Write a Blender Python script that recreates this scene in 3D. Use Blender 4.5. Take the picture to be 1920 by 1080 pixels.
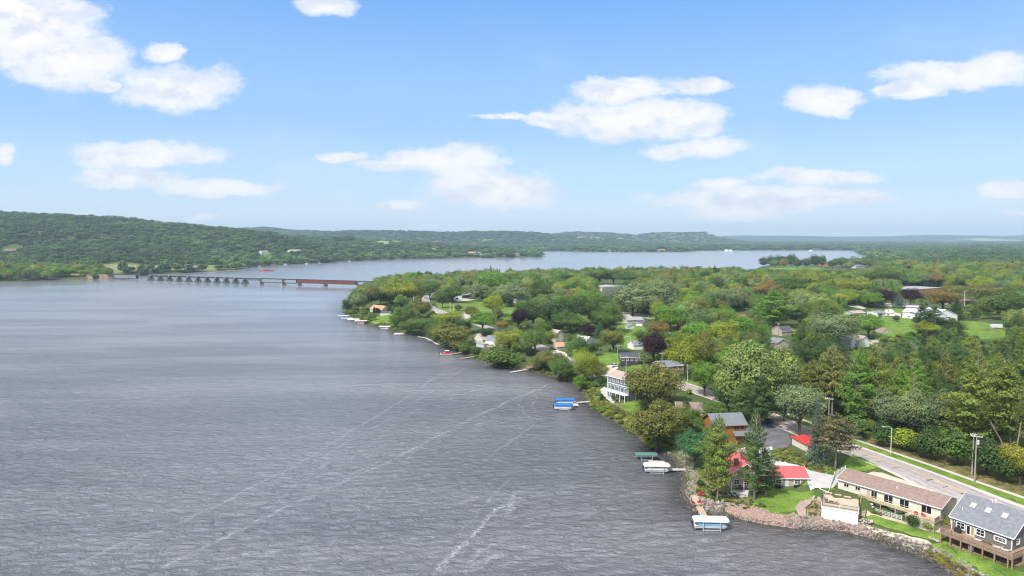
import bpy, bmesh, math, random
import numpy as np
from mathutils import Vector, Matrix
from mathutils.geometry import delaunay_2d_cdt
rnd = random.Random(7)
S = bpy.context.scene
for o in list(bpy.data.objects): bpy.data.objects.remove(o)
# ------------------------------------------------------------------ camera
cam_d = bpy.data.cameras.new('camera'); cam = bpy.data.objects.new('camera', cam_d); S.collection.objects.link(cam)
cam_d.sensor_width = 36; cam_d.lens = 24; cam_d.clip_start = 1; cam_d.clip_end = 60000
cam.location = (0, 0, 72); cam.rotation_euler = (math.radians(90)-math.atan(94.0/1280.0), 0, 0)
S.camera = cam
# ------------------------------------------------------------------ light and exposure
SUN_EL, SUN_AZ = math.radians(50), math.radians(222)     # azimuth clockwise from +Y: behind the camera, to the left
sun_d = bpy.data.lights.new('sun', 'SUN'); sun_d.energy = 2.75; sun_d.angle = math.radians(3.0); sun_d.color = (1, 0.965, 0.91)
sun = bpy.data.objects.new('sun', sun_d); S.collection.objects.link(sun)
sv = Vector((math.sin(SUN_AZ)*math.cos(SUN_EL), math.cos(SUN_AZ)*math.cos(SUN_EL), math.sin(SUN_EL)))
sun.rotation_euler = sv.to_track_quat('Z', 'Y').to_euler()
sun.location = (-200, -200, 400)
SKY_STRENGTH = 0.15
S.view_settings.view_transform = 'Standard'; S.view_settings.look = 'None'
S.view_settings.exposure = 1.02; S.view_settings.gamma = 1; S.view_settings.use_curve_mapping = False
S.cycles.max_bounces = 6; S.cycles.diffuse_bounces = 2; S.cycles.glossy_bounces = 3; S.cycles.transmission_bounces = 2
S.cycles.volume_bounces = 0; S.cycles.transparent_max_bounces = 8; S.cycles.use_denoising = True; S.cycles.sample_clamp_direct = 3.0; S.cycles.sample_clamp_indirect = 4.0; S.cycles.pixel_filter_type = 'BLACKMAN_HARRIS'; S.cycles.filter_width = 1.1
S.cycles.caustics_reflective = False; S.cycles.caustics_refractive = False
W = bpy.data.worlds.new("World"); S.world = W; W.use_nodes = True
nt = W.node_tree; nt.nodes.clear()
def N(t, **k):
    n = nt.nodes.new(t)
    for a, b in k.items(): setattr(n, a, b)
    return n
def sock(i, v):
    if hasattr(v, 'is_output') or isinstance(v, bpy.types.NodeSocket): nt.links.new(v, i)
    else: i.default_value = v
def math_(op, a, b=None, c=None, clamp=False):
    n = N('ShaderNodeMath', operation=op, use_clamp=clamp); sock(n.inputs[0], a)
    if b is not None: sock(n.inputs[1], b)
    if c is not None: sock(n.inputs[2], c)
    return n.outputs[0]
def vmath(op, a, b=None, c=None):
    n = N('ShaderNodeVectorMath', operation=op); sock(n.inputs[0], a)
    if b is not None: sock(n.inputs[1], b)
    if c is not None: sock(n.inputs[2], c)
    return n.outputs[1] if op in ('LENGTH', 'DISTANCE', 'DOT_PRODUCT') else n.outputs[0]
def scale_(v, k):
    n = N('ShaderNodeVectorMath', operation='SCALE'); sock(n.inputs[0], v); n.inputs['Scale'].default_value = k; return n.outputs[0]
def noise(vec, scale, detail=5, rough=0.55, dist=0.0):
    n = N('ShaderNodeTexNoise'); sock(n.inputs['Vector'], vec); n.inputs['Scale'].default_value = scale
    n.inputs['Detail'].default_value = detail; n.inputs['Roughness'].default_value = rough; n.inputs['Distortion'].default_value = dist
    return n
def maprange(v, a, b, c, d, smooth=True):
    n = N('ShaderNodeMapRange', interpolation_type='SMOOTHSTEP' if smooth else 'LINEAR'); sock(n.inputs[0], v)
    for i, x in zip((1, 2, 3, 4), (a, b, c, d)): n.inputs[i].default_value = x
    return n.outputs[0]
def mixc(f, a, b, blend='MIX'):
    n = N('ShaderNodeMix', data_type='RGBA', blend_type=blend); sock(n.inputs[0], f)
    for i, x in ((6, a), (7, b)):
        if isinstance(x, tuple): n.inputs[i].default_value = (*x, 1)
        else: sock(n.inputs[i], x)
    return n.outputs[2]
sky = N('ShaderNodeTexSky', sky_type='NISHITA'); sky.sun_disc = False; sky.sun_elevation = SUN_EL; sky.sun_rotation = SUN_AZ
sky.altitude = 200; sky.air_density = 1.0; sky.dust_density = 1.2; sky.ozone_density = 2.0
tc = N('ShaderNodeTexCoord'); D = tc.outputs['Generated']
sep = N('ShaderNodeSeparateXYZ'); sock(sep.inputs[0], D); dx, dy, dz = sep.outputs
# clouds seen ahead: each an ellipse of sky direction (tangent of azimuth, of elevation), broken up by noise
CL = [(60,55,120,72),(125,112,115,55),(10,25,90,60),(330,160,112,44),(305,95,38,18),(190,155,35,13),(605,14,52,19),
 (265,288,130,28),(215,330,75,24),(280,335,60,14),(415,350,110,18),(2,300,28,24),(650,295,40,13),(830,300,115,28),(740,312,55,14),(880,325,80,22),(920,348,120,28),(930,368,120,24),
 (765,383,55,9),(1160,168,88,27),(1300,155,60,19),(1170,222,140,40),(1270,225,90,40),(1040,222,60,16),(945,215,46,10),(1305,280,85,18),
 (1550,190,65,28),(1790,142,130,26),(1875,126,55,26),(1700,172,60,16),(1530,332,112,17),(1350,350,42,14),(1440,375,215,24),(1380,395,100,16),(1630,370,40,12),
 (1890,352,60,15),(840,425,70,8),(1100,430,42,7),(240,408,48,6),(375,410,26,8),(600,427,20,5),(1905,400,26,8),(155,401,26,5),
 (2080,250,120,30),(2200,120,150,45),(-150,200,120,40),(-260,330,130,25),(2300,380,200,20)]
_c, _s = math.cos(math.atan(94/1280)), math.sin(math.atan(94/1280))
def sky_uv(px, py):
    u = (px-960)/1280; w = (540-py)/1280; y = _c+w*_s; z = -_s+w*_c
    return u/y, z/y
uv = N('ShaderNodeCombineXYZ'); ysafe = math_('MAXIMUM', dy, 0.02)
sock(uv.inputs[0], math_('DIVIDE', dx, ysafe)); sock(uv.inputs[1], math_('DIVIDE', dz, ysafe))
UV = uv.outputs[0]
wv = N('ShaderNodeMapping'); sock(wv.inputs[0], UV); wv.inputs['Scale'].default_value = (1.0, 1.75, 1)
warp = noise(wv.outputs[0], 9, 6, 0.62)
wsub = vmath('SUBTRACT', warp.outputs['Color'], (0.5, 0.5, 0.5))
UVW = vmath('ADD', UV, vmath('MULTIPLY', wsub, (0.095, 0.044, 0)))
best = None; vrel = None
for (px, py, rx, ry) in CL:
    cx, cy = sky_uv(px, py); a = 1.10*rx/1280; b = 1.02*ry/1280
    n = N('ShaderNodeVectorMath', operation='MULTIPLY_ADD'); sock(n.inputs[0], UVW)
    n.inputs[1].default_value = (1/a, 1/b, 0); n.inputs[2].default_value = (-cx/a, -cy/b, 0)
    L = vmath('LENGTH', n.outputs[0])
    best = L if best is None else math_('SMOOTH_MIN', best, L, 0.12)
fine = noise(vmath('ADD', wv.outputs[0], scale_(wsub, 0.03)), 22, 10, 0.68)
edge = math_('ADD', best, math_('MULTIPLY', math_('SUBTRACT', fine.outputs[0], 0.5), 1.1))
front = maprange(edge, 1.16, 0.70, 0.0, 1.0)
front = math_('MULTIPLY', front, maprange(dy, 0.05, 0.25, 0, 1))
# broken cloud over the rest of the sky
plane = N('ShaderNodeCombineXYZ'); zs = math_('ADD', math_('MAXIMUM', dz, 0.0), 0.06)
sock(plane.inputs[0], math_('DIVIDE', dx, zs)); sock(plane.inputs[1], math_('DIVIDE', dy, zs))
gen = noise(plane.outputs[0], 0.8, 8, 0.6, 0.3)
gmask = math_('MAXIMUM', maprange(gen.outputs[0], 0.36, 0.52, 0, 1), maprange(dz, 0.42, 0.7, 0, 0.8))
out_of_view = math_('MAXIMUM', maprange(dz, 0.36, 0.55, 0, 1), maprange(dy, 0.72, 0.45, 0, 1))
gmask = math_('MULTIPLY', math_('MULTIPLY', gmask, out_of_view), maprange(dz, 0.0, 0.1, 0, 1))
mask = math_('MAXIMUM', front, gmask)
# colours: the sky itself, a pale veil low down, white tops and faintly grey bases
ramp = N('ShaderNodeValToRGB'); sock(ramp.inputs[0], math_('ADD', dz, 0.05)); ramp.color_ramp.interpolation = 'EASE'
while len(ramp.color_ramp.elements) < 6: ramp.color_ramp.elements.new(0.5)
for e, (q, c) in zip(ramp.color_ramp.elements, [(0.0, (3.9, 4.4, 4.9)), (0.06, (4.2, 4.7, 5.05)), (0.13, (2.95, 4.0, 5.15)), (0.22, (1.95, 3.25, 5.15)), (0.42, (0.92, 2.28, 5.0)), (1.0, (0.5, 1.35, 3.3))]):
    e.position = q; e.color = tuple(v/6 for v in c)+(1,)
blue = mixc(0.18, scale_(ramp.outputs[0], 6.0), mixc(1.0, sky.outputs[0], (0.72, 0.93, 1.15), 'MULTIPLY'))
wisp = math_('MULTIPLY', maprange(noise(wv.outputs[0], 3.2, 6, 0.6).outputs[0], 0.48, 0.8, 0, 0.4), maprange(dz, 0.35, 0.05, 0.15, 1))
blue = mixc(wisp, blue, (4.2, 4.6, 5.0))
bp = vmath('ADD', wv.outputs[0], scale_(wsub, 0.03))
nA = noise(bp, 13, 6, 0.6); nB = noise(vmath('ADD', bp, (0.004, -0.030, 0)), 13, 6, 0.6)     # billows: lit above, greyer beneath
relief = math_('ADD', math_('SUBTRACT', nA.outputs[0], nB.outputs[0]), 0.0)
thick = maprange(edge, 0.9, 0.2, 0.0, 1.0)
ccol = mixc(maprange(relief, -0.17, 0.07, 0.0, 1.0), (3.95, 4.25, 4.9), (5.25, 5.25, 5.3))
ccol = mixc(math_('MULTIPLY', math_('SUBTRACT', 1.0, thick), 0.35), ccol, (4.5, 4.75, 5.15))
mask = math_('MULTIPLY', mask, math_('ADD', 0.86, math_('MULTIPLY', thick, 0.14)))
col = mixc(mask, blue, ccol)
bg = N('ShaderNodeBackground'); sock(bg.inputs[0], col); bg.inputs[1].default_value = SKY_STRENGTH*0.645
ow = N('ShaderNodeOutputWorld'); sock(ow.inputs[0], bg.outputs[0])
# ------------------------------------------------------------------ terrain maths (pure numpy)
CAMZ = 72.0; SC = 1.2; FPX = 1280.0; PITCH = math.atan(94.0/FPX)
_cp, _sp = math.cos(PITCH), math.sin(PITCH)
def ray(px, py):
    """direction of the sight line through a point of the 1920x1080 survey photo"""
    u = (px-960.0)/FPX; w = -(py-540.0)/FPX
    return np.array([u, _cp + w*_sp, -_sp + w*_cp])
def Z0(px, py, z=0.0):
    d = ray(px, py); t = (z-CAMZ)/d[2]
    return np.array([d[0]*t, d[1]*t])
def proj(p):
    """world point -> photo pixel"""
    p = np.asarray(p, float); x = p[..., 0]; y = p[..., 1]; z = p[..., 2]-CAMZ
    dep = y*_cp - z*_sp; up = y*_sp + z*_cp
    return np.stack([960+FPX*x/dep, 540-FPX*up/dep], -1)

SHORE_NEAR = [(1905,1150),(1830,1100),(1789,1080),(1766,1061),(1732,1044),(1686,1029),(1640,1011),(1595,999),(1560,993),(1526,992),(1480,990),
 (1440,984),(1405,977),(1355,967),(1320,962),(1292,953),(1278,938),(1276,915),(1282,902),(1275,886),(1266,867),(1254,855),
 (1238,850),(1212,840),(1196,822),(1188,811),(1160,797),(1137,785),(1110,769),(1101,754),(1092,739),(1083,726),(1071,718),
 (1050,711),(1015,701),(989,695),(960,692),(924,689),(912,680),(889,670),(872,664),(849,657),(821,646),(795,633),
 (784,629),(760,626),(731,620),(701,611),(686,608),(670,601),(656,594),(643,585),(641,575)]
SHORE_NORTH = [(648,563),(668,553),(700,546),(740,541),(800,537),(900,533),(1000,529),(1100,526),(1200,523),(1300,524),(1385,526),
 (1405,518),(1414,508),(1425,500),(1450,498),(1480,499.5),(1560,499.5),(1600,499),(1618,495),(1640,489),(1668,486),(1640,482.5),(1612,476.5),
 (1606,472)]
SHORE_FAR = [(1604,469.3),(1500,469),(1400,469.3),(1300,470),(1287,472),(1200,472),(1100,472),(1060,471),(1019,470.5),(1008,473),(1019,480),(1012,482),
 (960,483),(856,484),(760,486),(700,488),(660,490),(579,494.5),(506,498),(458,503),(440,507),(400,508),(381,510),(312,514),
 (255,516),(212,516.5),(200,524),(170,524),(142,523.5),(83,526.5),(0,529.5)]
_near = np.array([Z0(*p) for p in SHORE_NEAR]); _north = np.array([Z0(*p) for p in SHORE_NORTH]); _far = np.array([Z0(*p) for p in SHORE_FAR])
LAKE = np.vstack([[[504,-504],[276,-144],[180,24],[136,84]], _near, _north, _far, [[-1032,1080],[-1380,840],[-1620,240],[-1560,-600],[-360,-1080]]])
def sdist(x, y, poly=LAKE, inside_neg=True):
    """distance to the lake's edge, positive on land"""
    x = np.asarray(x, float); y = np.asarray(y, float); sh = x.shape; x = x.ravel(); y = y.ravel()
    best = np.full(x.shape, 1e18); ins = np.zeros(x.shape, bool)
    n = len(poly)
    for i in range(n):
        ax, ay = poly[i]; bx, by = poly[(i+1) % n]
        dx, dy = bx-ax, by-ay; L = dx*dx+dy*dy+1e-9
        t = np.clip(((x-ax)*dx+(y-ay)*dy)/L, 0, 1)
        d = (x-ax-t*dx)**2+(y-ay-t*dy)**2
        best = np.minimum(best, d)
        c = ((ay > y) != (by > y)) & (x < (bx-ax)*(y-ay)/((by-ay) if by != ay else 1e-9)+ax)
        ins ^= c
    s = np.sqrt(best); s = np.where(ins, -s, s)
    return s.reshape(sh)
def inpoly(x, y, poly):
    x = np.asarray(x, float); y = np.asarray(y, float); ins = np.zeros(x.shape, bool); n = len(poly)
    for i in range(n):
        ax, ay = poly[i]; bx, by = poly[(i+1) % n]
        ins ^= ((ay > y) != (by > y)) & (x < (bx-ax)*(y-ay)/((by-ay) if by != ay else 1e-9)+ax)
    return ins
def ss(t): t = np.clip(t, 0, 1); return t*t*(3-2*t)
# ridges: (px, py of the wooded crest, distance), foot width
RIDGES = [
 ([(-500,392,2300),(-200,392,2250),(0,394,2150),(60,396,2120),(125,399,2100),(167,402,2050),(205,408,2050),(235,417,2050)], 950, 28),
 ([(232,419,2350),(255,412,2350),(333,414,2350),(400,421,2400),(433,427,2450),(474,434,2500),(537,436,2550),(579,441,2600),(610,443,2600)], 900, 36),
 ([(590,445,2350),(631,440,2400),(662,443,2450),(685,450,2450),(730,459,2500)], 420, 30),
 ([(380,430,5400),(440,428,5400),(500,425,5400),(545,431,5400),(600,432,5400),(660,437,5600)], 900, 24),
 ([(600,437,4600),(660,432,4600),(760,433,4700),(860,435,4700),(900,432.5,4800),(950,432.5,4900),(1000,435,5000),(1035,440,5000)], 1000, 24),
 ([(1030,440,6400),(1050,437,6400),(1075,434.5,6400),(1140,436,6400),(1172,438,6400),(1195,443.5,6400)], 900, 22),
 ([(1165,446,5900),(1200,441,6000),(1222,436.5,6000),(1260,436,6000),(1300,435,6000),(1318,433.5,6000),(1328,437,6000),(1340,445,6000)], 380, 18),
 ([(1320,444,11000),(1400,442.5,11000),(1500,443.5,11000),(1580,445,11000),(1680,444,11000),(1722,441.5,11000),(1765,441.5,11000),(1850,443,11000),(1872,445.5,11000),(1890,443.5,11000),(1930,441.5,11000),(2200,441,11000),(2700,440,10500)], 1800, 14),
 ([(-300,436,9000),(100,436,9000),(600,438,10000),(1000,440,10500),(1330,444,11000)], 1800, 14),
 ([(-1600,380,1700),(-1000,385,1900),(-500,392,2300)], 950, 14),
]
_R = []
for pts, w, th in RIDGES:
    q = []
    for px, py, D in pts:
        D *= SC; d = ray(px, py); t = D/d[1]; q.append((d[0]*t, D, CAMZ+d[2]*t-th))
    _R.append((np.array(q), w*SC))
def hills(x, y):
    out = np.zeros_like(x)
    for q, w in _R:
        best = np.full(x.shape, 1e18); zc = np.zeros_like(x)
        for i in range(len(q)-1):
            ax, ay, az = q[i]; bx, by, bz = q[i+1]; dx, dy = bx-ax, by-ay
            t = np.clip(((x-ax)*dx+(y-ay)*dy)/(dx*dx+dy*dy), 0, 1)
            d = (x-ax-t*dx)**2+(y-ay-t*dy)**2
            m = d < best; best = np.where(m, d, best); zc = np.where(m, az+(bz-az)*t, zc)
        r = np.sqrt(best)/w
        pf = 0.5+0.5*np.cos(np.pi*np.clip(r, 0, 1)); out = np.maximum(out, zc*pf*(1+pf*(1-pf)*4*(0.20*vnoise(x, y, 130, 1)+0.14*vnoise(x, y, 55, 6))*(q[:, 1].mean() < 4500)))
    return out
def vnoise(x, y, sc, seed=0):
    x = x/sc+seed*17.3; y = y/sc+seed*7.7
    return (np.sin(x*1.3+1.7*np.sin(y*0.9+seed))+np.sin(y*1.1+1.9*np.sin(x*0.8+2+seed))+np.sin((x+y)*0.7+seed*3))/3
RANCH = (87.05, 179.0, math.radians(-53)); BOAT_H = (78.2, 167.9, math.radians(-27))
def loc2w(fr, x, y): c, s_ = math.cos(fr[2]), math.sin(fr[2]); return (fr[0]+x*c-y*s_, fr[1]+x*s_+y*c)
PLATEAUS = [(np.array([loc2w(RANCH, x, y) for x, y in [(-9, -4), (-3, -6.5), (4, -7), (9.3, -3.5), (10, 1.5), (27, 4), (27, 13), (-9, 13)]]), 4.85, 1.2)]
def H(x, y, s=None):
    x = np.asarray(x, float); y = np.asarray(y, float)
    if s is None: s = sdist(x, y)
    z = np.where(s < 0, np.maximum(-3, s*0.4),
        2.4*ss(s/6.5)+1.2*ss((s-11)/14)+2.8*ss((s-22)/17)+3*ss((s-75)/240))
    far = ss((np.hypot(x, y)-900)/900)
    z = z + np.where(s > 0, ss((s-30)/150)*far*(5+5*vnoise(x, y, 260, 2)), 0)
    z = z + np.where(s > 0, ss((s-25)/60)*(1-far)*1.0*vnoise(x, y, 45, 5), 0)
    hl = hills(x, y)*ss((s-10)/220)
    z = z+hl
    for P, zp, bl in PLATEAUS:
        x0, y0 = P.min(0)-5; x1, y1 = P.max(0)+5; m = (x > x0) & (x < x1) & (y > y0) & (y < y1)
        if m.any():
            d = -sdist(np.asarray(x)[m], np.asarray(y)[m], P); z = np.array(z, float); z[m] = z[m]+(zp-z[m])*ss((d+bl)/bl)
    return z
_T = np.concatenate([np.linspace(100, 1700, 1300), np.geomspace(1705, 15000, 500)])
def G(px, py, lift=0.0):
    """point of the ground seen at a photo pixel"""
    d = ray(px, py); d = d/d[1]
    X = d[0]*_T; Z = CAMZ+d[2]*_T
    s = sdist(X, _T); h = np.maximum(H(X, _T, s), 0)
    k = np.argmax(Z-h <= 0)
    if Z[k]-h[k] > 0: k = len(_T)-1
    if k == 0: k = 1
    a = Z[k-1]-h[k-1]; b = Z[k]-h[k]; f = a/(a-b) if a != b else 0
    t = _T[k-1]+(_T[k]-_T[k-1])*f
    return Vector((d[0]*t, t, CAMZ+d[2]*t+lift))
def gz(x, y): return float(max(H(np.array([x]), np.array([y]))[0], 0))
# ------------------------------------------------------------------ helpers
def link(o): S.collection.objects.link(o); return o
def tag(o, label=None, cat=None, group=None, kind=None):
    if label: o['label'] = label
    if cat: o['category'] = cat
    if group: o['group'] = group
    if kind: o['kind'] = kind
    return o
def thing(name, label, cat, loc=(0, 0, 0), rz=0.0, group=None):
    o = link(bpy.data.objects.new(name, None)); o.location = loc; o.rotation_euler = (0, 0, rz); o.empty_display_size = 0.5
    return tag(o, label, cat, group)
class MB:
    """collects solid shapes; build() links them as one mesh object"""
    def __init__(s): s.v = []; s.f = []
    def add(s, vs, fs):
        b = len(s.v); s.v += [tuple(p) for p in vs]; s.f += [tuple(i+b for i in f) for f in fs]; return s
    def box(s, x0, x1, y0, y1, z0, z1):
        return s.add([(x0,y0,z0),(x1,y0,z0),(x1,y1,z0),(x0,y1,z0),(x0,y0,z1),(x1,y0,z1),(x1,y1,z1),(x0,y1,z1)],
                     [(0,3,2,1),(4,5,6,7),(0,1,5,4),(1,2,6,5),(2,3,7,6),(3,0,4,7)])
    def bar(s, a, b, w, h=None, up=(0, 0, 1)):
        a = Vector(a); b = Vector(b); h = h or w; d = (b-a)
        if d.length < 1e-6: return s
        d.normalize(); u = Vector(up)
        if abs(d.dot(u)) > 0.98: u = Vector((1, 0, 0))
        r = d.cross(u).normalized()*w/2; u = r.cross(d).normalized()*h/2
        vs = [a-r-u, a+r-u, a+r+u, a-r+u, b-r-u, b+r-u, b+r+u, b-r+u]
        return s.add(vs, [(0,1,2,3),(7,6,5,4),(0,4,5,1),(1,5,6,2),(2,6,7,3),(3,7,4,0)])
    def tube(s, pts, rad, n=6, caps=True):
        pts = [Vector(p) for p in pts]; base = len(s.v); k = len(pts)
        if not isinstance(rad, (list, tuple)): rad = [rad]*k
        for i, p in enumerate(pts):
            d = (pts[min(i+1, k-1)]-pts[max(i-1, 0)]).normalized()
            u = Vector((0, 0, 1)) if abs(d.z) < 0.9 else Vector((1, 0, 0))
            r = d.cross(u).normalized(); q = r.cross(d)
            for j in range(n):
                t = 2*math.pi*j/n; s.v.append(tuple(p+(r*math.cos(t)+q*math.sin(t))*rad[i]))
        for i in range(k-1):
            for j in range(n):
                a = base+i*n+j; b = base+i*n+(j+1) % n; s.f.append((a, b, b+n, a+n))
        if caps: s.f.append(tuple(base+j for j in range(n))[::-1]); s.f.append(tuple(base+(k-1)*n+j for j in range(n)))
        return s
    def prism(s, poly, y0, y1):
        """outline of (x, z) swept along y"""
        n = len(poly); vs = [(x, y0, z) for x, z in poly]+[(x, y1, z) for x, z in poly]
        fs = [tuple(range(n)), tuple(range(2*n-1, n-1, -1))]+[(i, i+n, (i+1) % n+n, (i+1) % n) for i in range(n)]
        return s.add(vs, fs)
    def slab(s, poly, z0, z1):
        n = len(poly); vs = [(x, y, z0) for x, y in poly]+[(x, y, z1) for x, y in poly]
        return s.add(vs, [tuple(range(n-1, -1, -1)), tuple(range(n, 2*n))]+[(i, (i+1) % n, (i+1) % n+n, i+n) for i in range(n)])
    def blob(s, c, r, seed=0, sub=1, j=0.18):
        rr = random.Random(seed); bm = bmesh.new(); bmesh.ops.create_icosphere(bm, subdivisions=sub, radius=1)
        vs = []
        for v in bm.verts:
            k = 1+rr.uniform(-j, j); vs.append((c[0]+v.co.x*r[0]*k, c[1]+v.co.y*r[1]*k, c[2]+v.co.z*r[2]*k))
        fs = [tuple(v.index for v in f.verts) for f in bm.faces]; bm.free()
        return s.add(vs, fs)
    def build(s, name, m, parent=None, smooth=False, bevel=0):
        me = bpy.data.meshes.new(name); me.from_pydata(s.v, [], s.f); me.materials.append(m)
        if smooth: me.shade_smooth()
        o = link(bpy.data.objects.new(name, me))
        if parent is not None: o.parent = parent
        if bevel:
            b = o.modifiers.new('bevel', 'BEVEL'); b.width = bevel; b.segments = 2; b.limit_method = 'ANGLE'
        return o
def npmesh(name, V, F, mats, attr=None, smooth=False):
    """mesh from numpy arrays; F is (n,4) or (n,3); attr = dict of face float attributes"""
    me = bpy.data.meshes.new(name); n, k = F.shape
    me.vertices.add(len(V)); me.vertices.foreach_set('co', V.astype(np.float32).ravel())
    me.loops.add(n*k); me.loops.foreach_set('vertex_index', F.astype(np.int32).ravel())
    me.polygons.add(n); me.polygons.foreach_set('loop_start', np.arange(0, n*k, k, dtype=np.int32))
    if attr:
        for a, (dom, vals) in attr.items():
            if vals.ndim == 1:
                t = me.attributes.new(a, 'FLOAT', dom); t.data.foreach_set('value', vals.astype(np.float32))
            else:
                t = me.attributes.new(a, 'FLOAT_COLOR', dom); t.data.foreach_set('color', vals.astype(np.float32).ravel())
    for m in mats: me.materials.append(m)
    me.update(calc_edges=True); me.validate()
    if smooth: me.shade_smooth()
    return me
def newmat(name):
    global nt
    m = bpy.data.materials.new(name); m.use_nodes = True; nt = m.node_tree; nt.nodes.clear()
    p = N('ShaderNodeBsdfPrincipled'); o = N('ShaderNodeOutputMaterial'); nt.links.new(p.outputs[0], o.inputs[0])
    return m, p, o
M = {}
def mat(name, col, rough=0.7, var=0.12, scale=1.5, bump=0.0, bscale=8, metal=0.0, lines=None, spec=0.3, col2=None, stretch=None):
    """colour with two scales of mottling, fine relief, and optional board lines (spacing, axis)"""
    m, p, o = newmat(name)
    t = N('ShaderNodeTexCoord').outputs['Object']
    if stretch:
        mp = N('ShaderNodeMapping'); sock(mp.inputs[0], t); mp.inputs['Scale'].default_value = stretch; t = mp.outputs[0]
    n1 = noise(t, scale, 5); n2 = noise(t, scale*9, 3)
    f = math_('ADD', math_('MULTIPLY', n1.outputs[0], 0.6), math_('MULTIPLY', n2.outputs[0], 0.4))
    lo = tuple(c*(1-var*1.6) for c in col); hi = tuple(min(1, c*(1+var*1.6)) for c in (col2 or col))
    c = mixc(maprange(f, 0.3, 0.7, 0, 1), lo, hi)
    hgt = n2.outputs[0]
    if lines:
        sp, ax = lines; se = N('ShaderNodeSeparateXYZ'); sock(se.inputs[0], N('ShaderNodeTexCoord').outputs['Object'])
        fr = math_('FRACT', math_('DIVIDE', se.outputs[ax], sp))
        ln = maprange(fr, 0.0, 0.16, 0, 1, False)
        hgt = math_('ADD', math_('MULTIPLY', hgt, 0.3), math_('MULTIPLY', ln, 1.0))
        bump = bump or 0.3
        c = mixc(math_('MULTIPLY', math_('SUBTRACT', 1.0, ln), 0.35), c, tuple(x*0.55 for x in col))
    sock(p.inputs['Base Color'], c); p.inputs['Roughness'].default_value = rough; p.inputs['Metallic'].default_value = metal
    p.inputs['Specular IOR Level'].default_value = spec
    if bump:
        b = N('ShaderNodeBump'); sock(b.inputs['Height'], hgt); b.inputs['Strength'].default_value = bump; b.inputs['Distance'].default_value = 0.05
        sock(p.inputs['Normal'], b.outputs[0])
    M[name] = m; return m
def drape(name, polys, m, lift=0.08, step=2.0, kind='structure', parent=None):
    """a sheet laid on the ground: outlines in world metres, finely divided"""
    V = []; F = []
    for poly in polys:
        P = []
        n = len(poly)
        for i in range(n):
            a = Vector(poly[i][:2]); b = Vector(poly[(i+1) % n][:2]); k = max(1, int((b-a).length/step))
            for j in range(k): P.append(a+(b-a)*j/k)
        xs = [p.x for p in P]; ys = [p.y for p in P]; inner = []
        gx = np.arange(min(xs)+step*.5, max(xs), step); gy = np.arange(min(ys)+step*.5, max(ys), step)
        if len(gx) and len(gy):
            X, Y = np.meshgrid(gx, gy); X = X.ravel(); Y = Y.ravel(); pa = np.array([(p.x, p.y) for p in P])
            ok = inpoly(X, Y, pa) & (np.abs(sdist(X, Y, pa)) > step*0.45); inner = [Vector((a, b)) for a, b in zip(X[ok], Y[ok])]
        nb = len(P)
        r = delaunay_2d_cdt(P+inner, [], [list(range(nb))], 1, 1e-5)
        b0 = len(V); V += [(v.x, v.y) for v in r[0]]; F += [tuple(i+b0 for i in f) for f in r[2]]
    A = np.array(V); z = HM(A[:, 0], A[:, 1])+lift
    me = bpy.data.meshes.new(name); me.from_pydata([(a, b, c) for (a, b), c in zip(V, z)], [], F); me.materials.append(m); me.shade_smooth()
    o = link(bpy.data.objects.new(name, me)); o['kind'] = kind
    if parent: o.parent = parent
    return o
def gp(pts, z=None):
    """photo pixels -> ground outline in metres"""
    return [tuple(G(*p)[:2]) if z is None else tuple(Z0(p[0], p[1], z)) for p in pts]
# ------------------------------------------------------------------ ground
def graded(lo, a, b, hi, step, grow):
    c = list(np.arange(a, b, step)); st = step; x = b
    up = []
    while x < hi: up.append(x); st *= grow; x += st
    up.append(hi); dn = []; st = step; x = a-step
    while x > lo: dn.append(x); st *= grow; x -= st
    dn.append(lo)
    return np.array(dn[::-1]+c+up)
GX = graded(-15000, -30, 330, 15000, 3.0, 1.045); GY = graded(-1500, 95, 560, 15500, 3.0, 1.022)
_X, _Y = np.meshgrid(GX, GY); _Sd = sdist(_X, _Y); GZ = H(_X, _Y, _Sd)
def HM(x, y):
    x = np.asarray(x, float); y = np.asarray(y, float)
    i = np.clip(np.searchsorted(GX, x)-1, 0, len(GX)-2); j = np.clip(np.searchsorted(GY, y)-1, 0, len(GY)-2)
    fx = (x-GX[i])/(GX[i+1]-GX[i]); fy = (y-GY[j])/(GY[j+1]-GY[j])
    a, b, c, d = GZ[j, i], GZ[j, i+1], GZ[j+1, i+1], GZ[j+1, i]
    return np.where(fx > fy, a+fx*(b-a)+fy*(c-b), a+fy*(d-a)+fx*(c-d))
def hz(x, y): return float(HM(np.array([x]), np.array([y]))[0])
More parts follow.
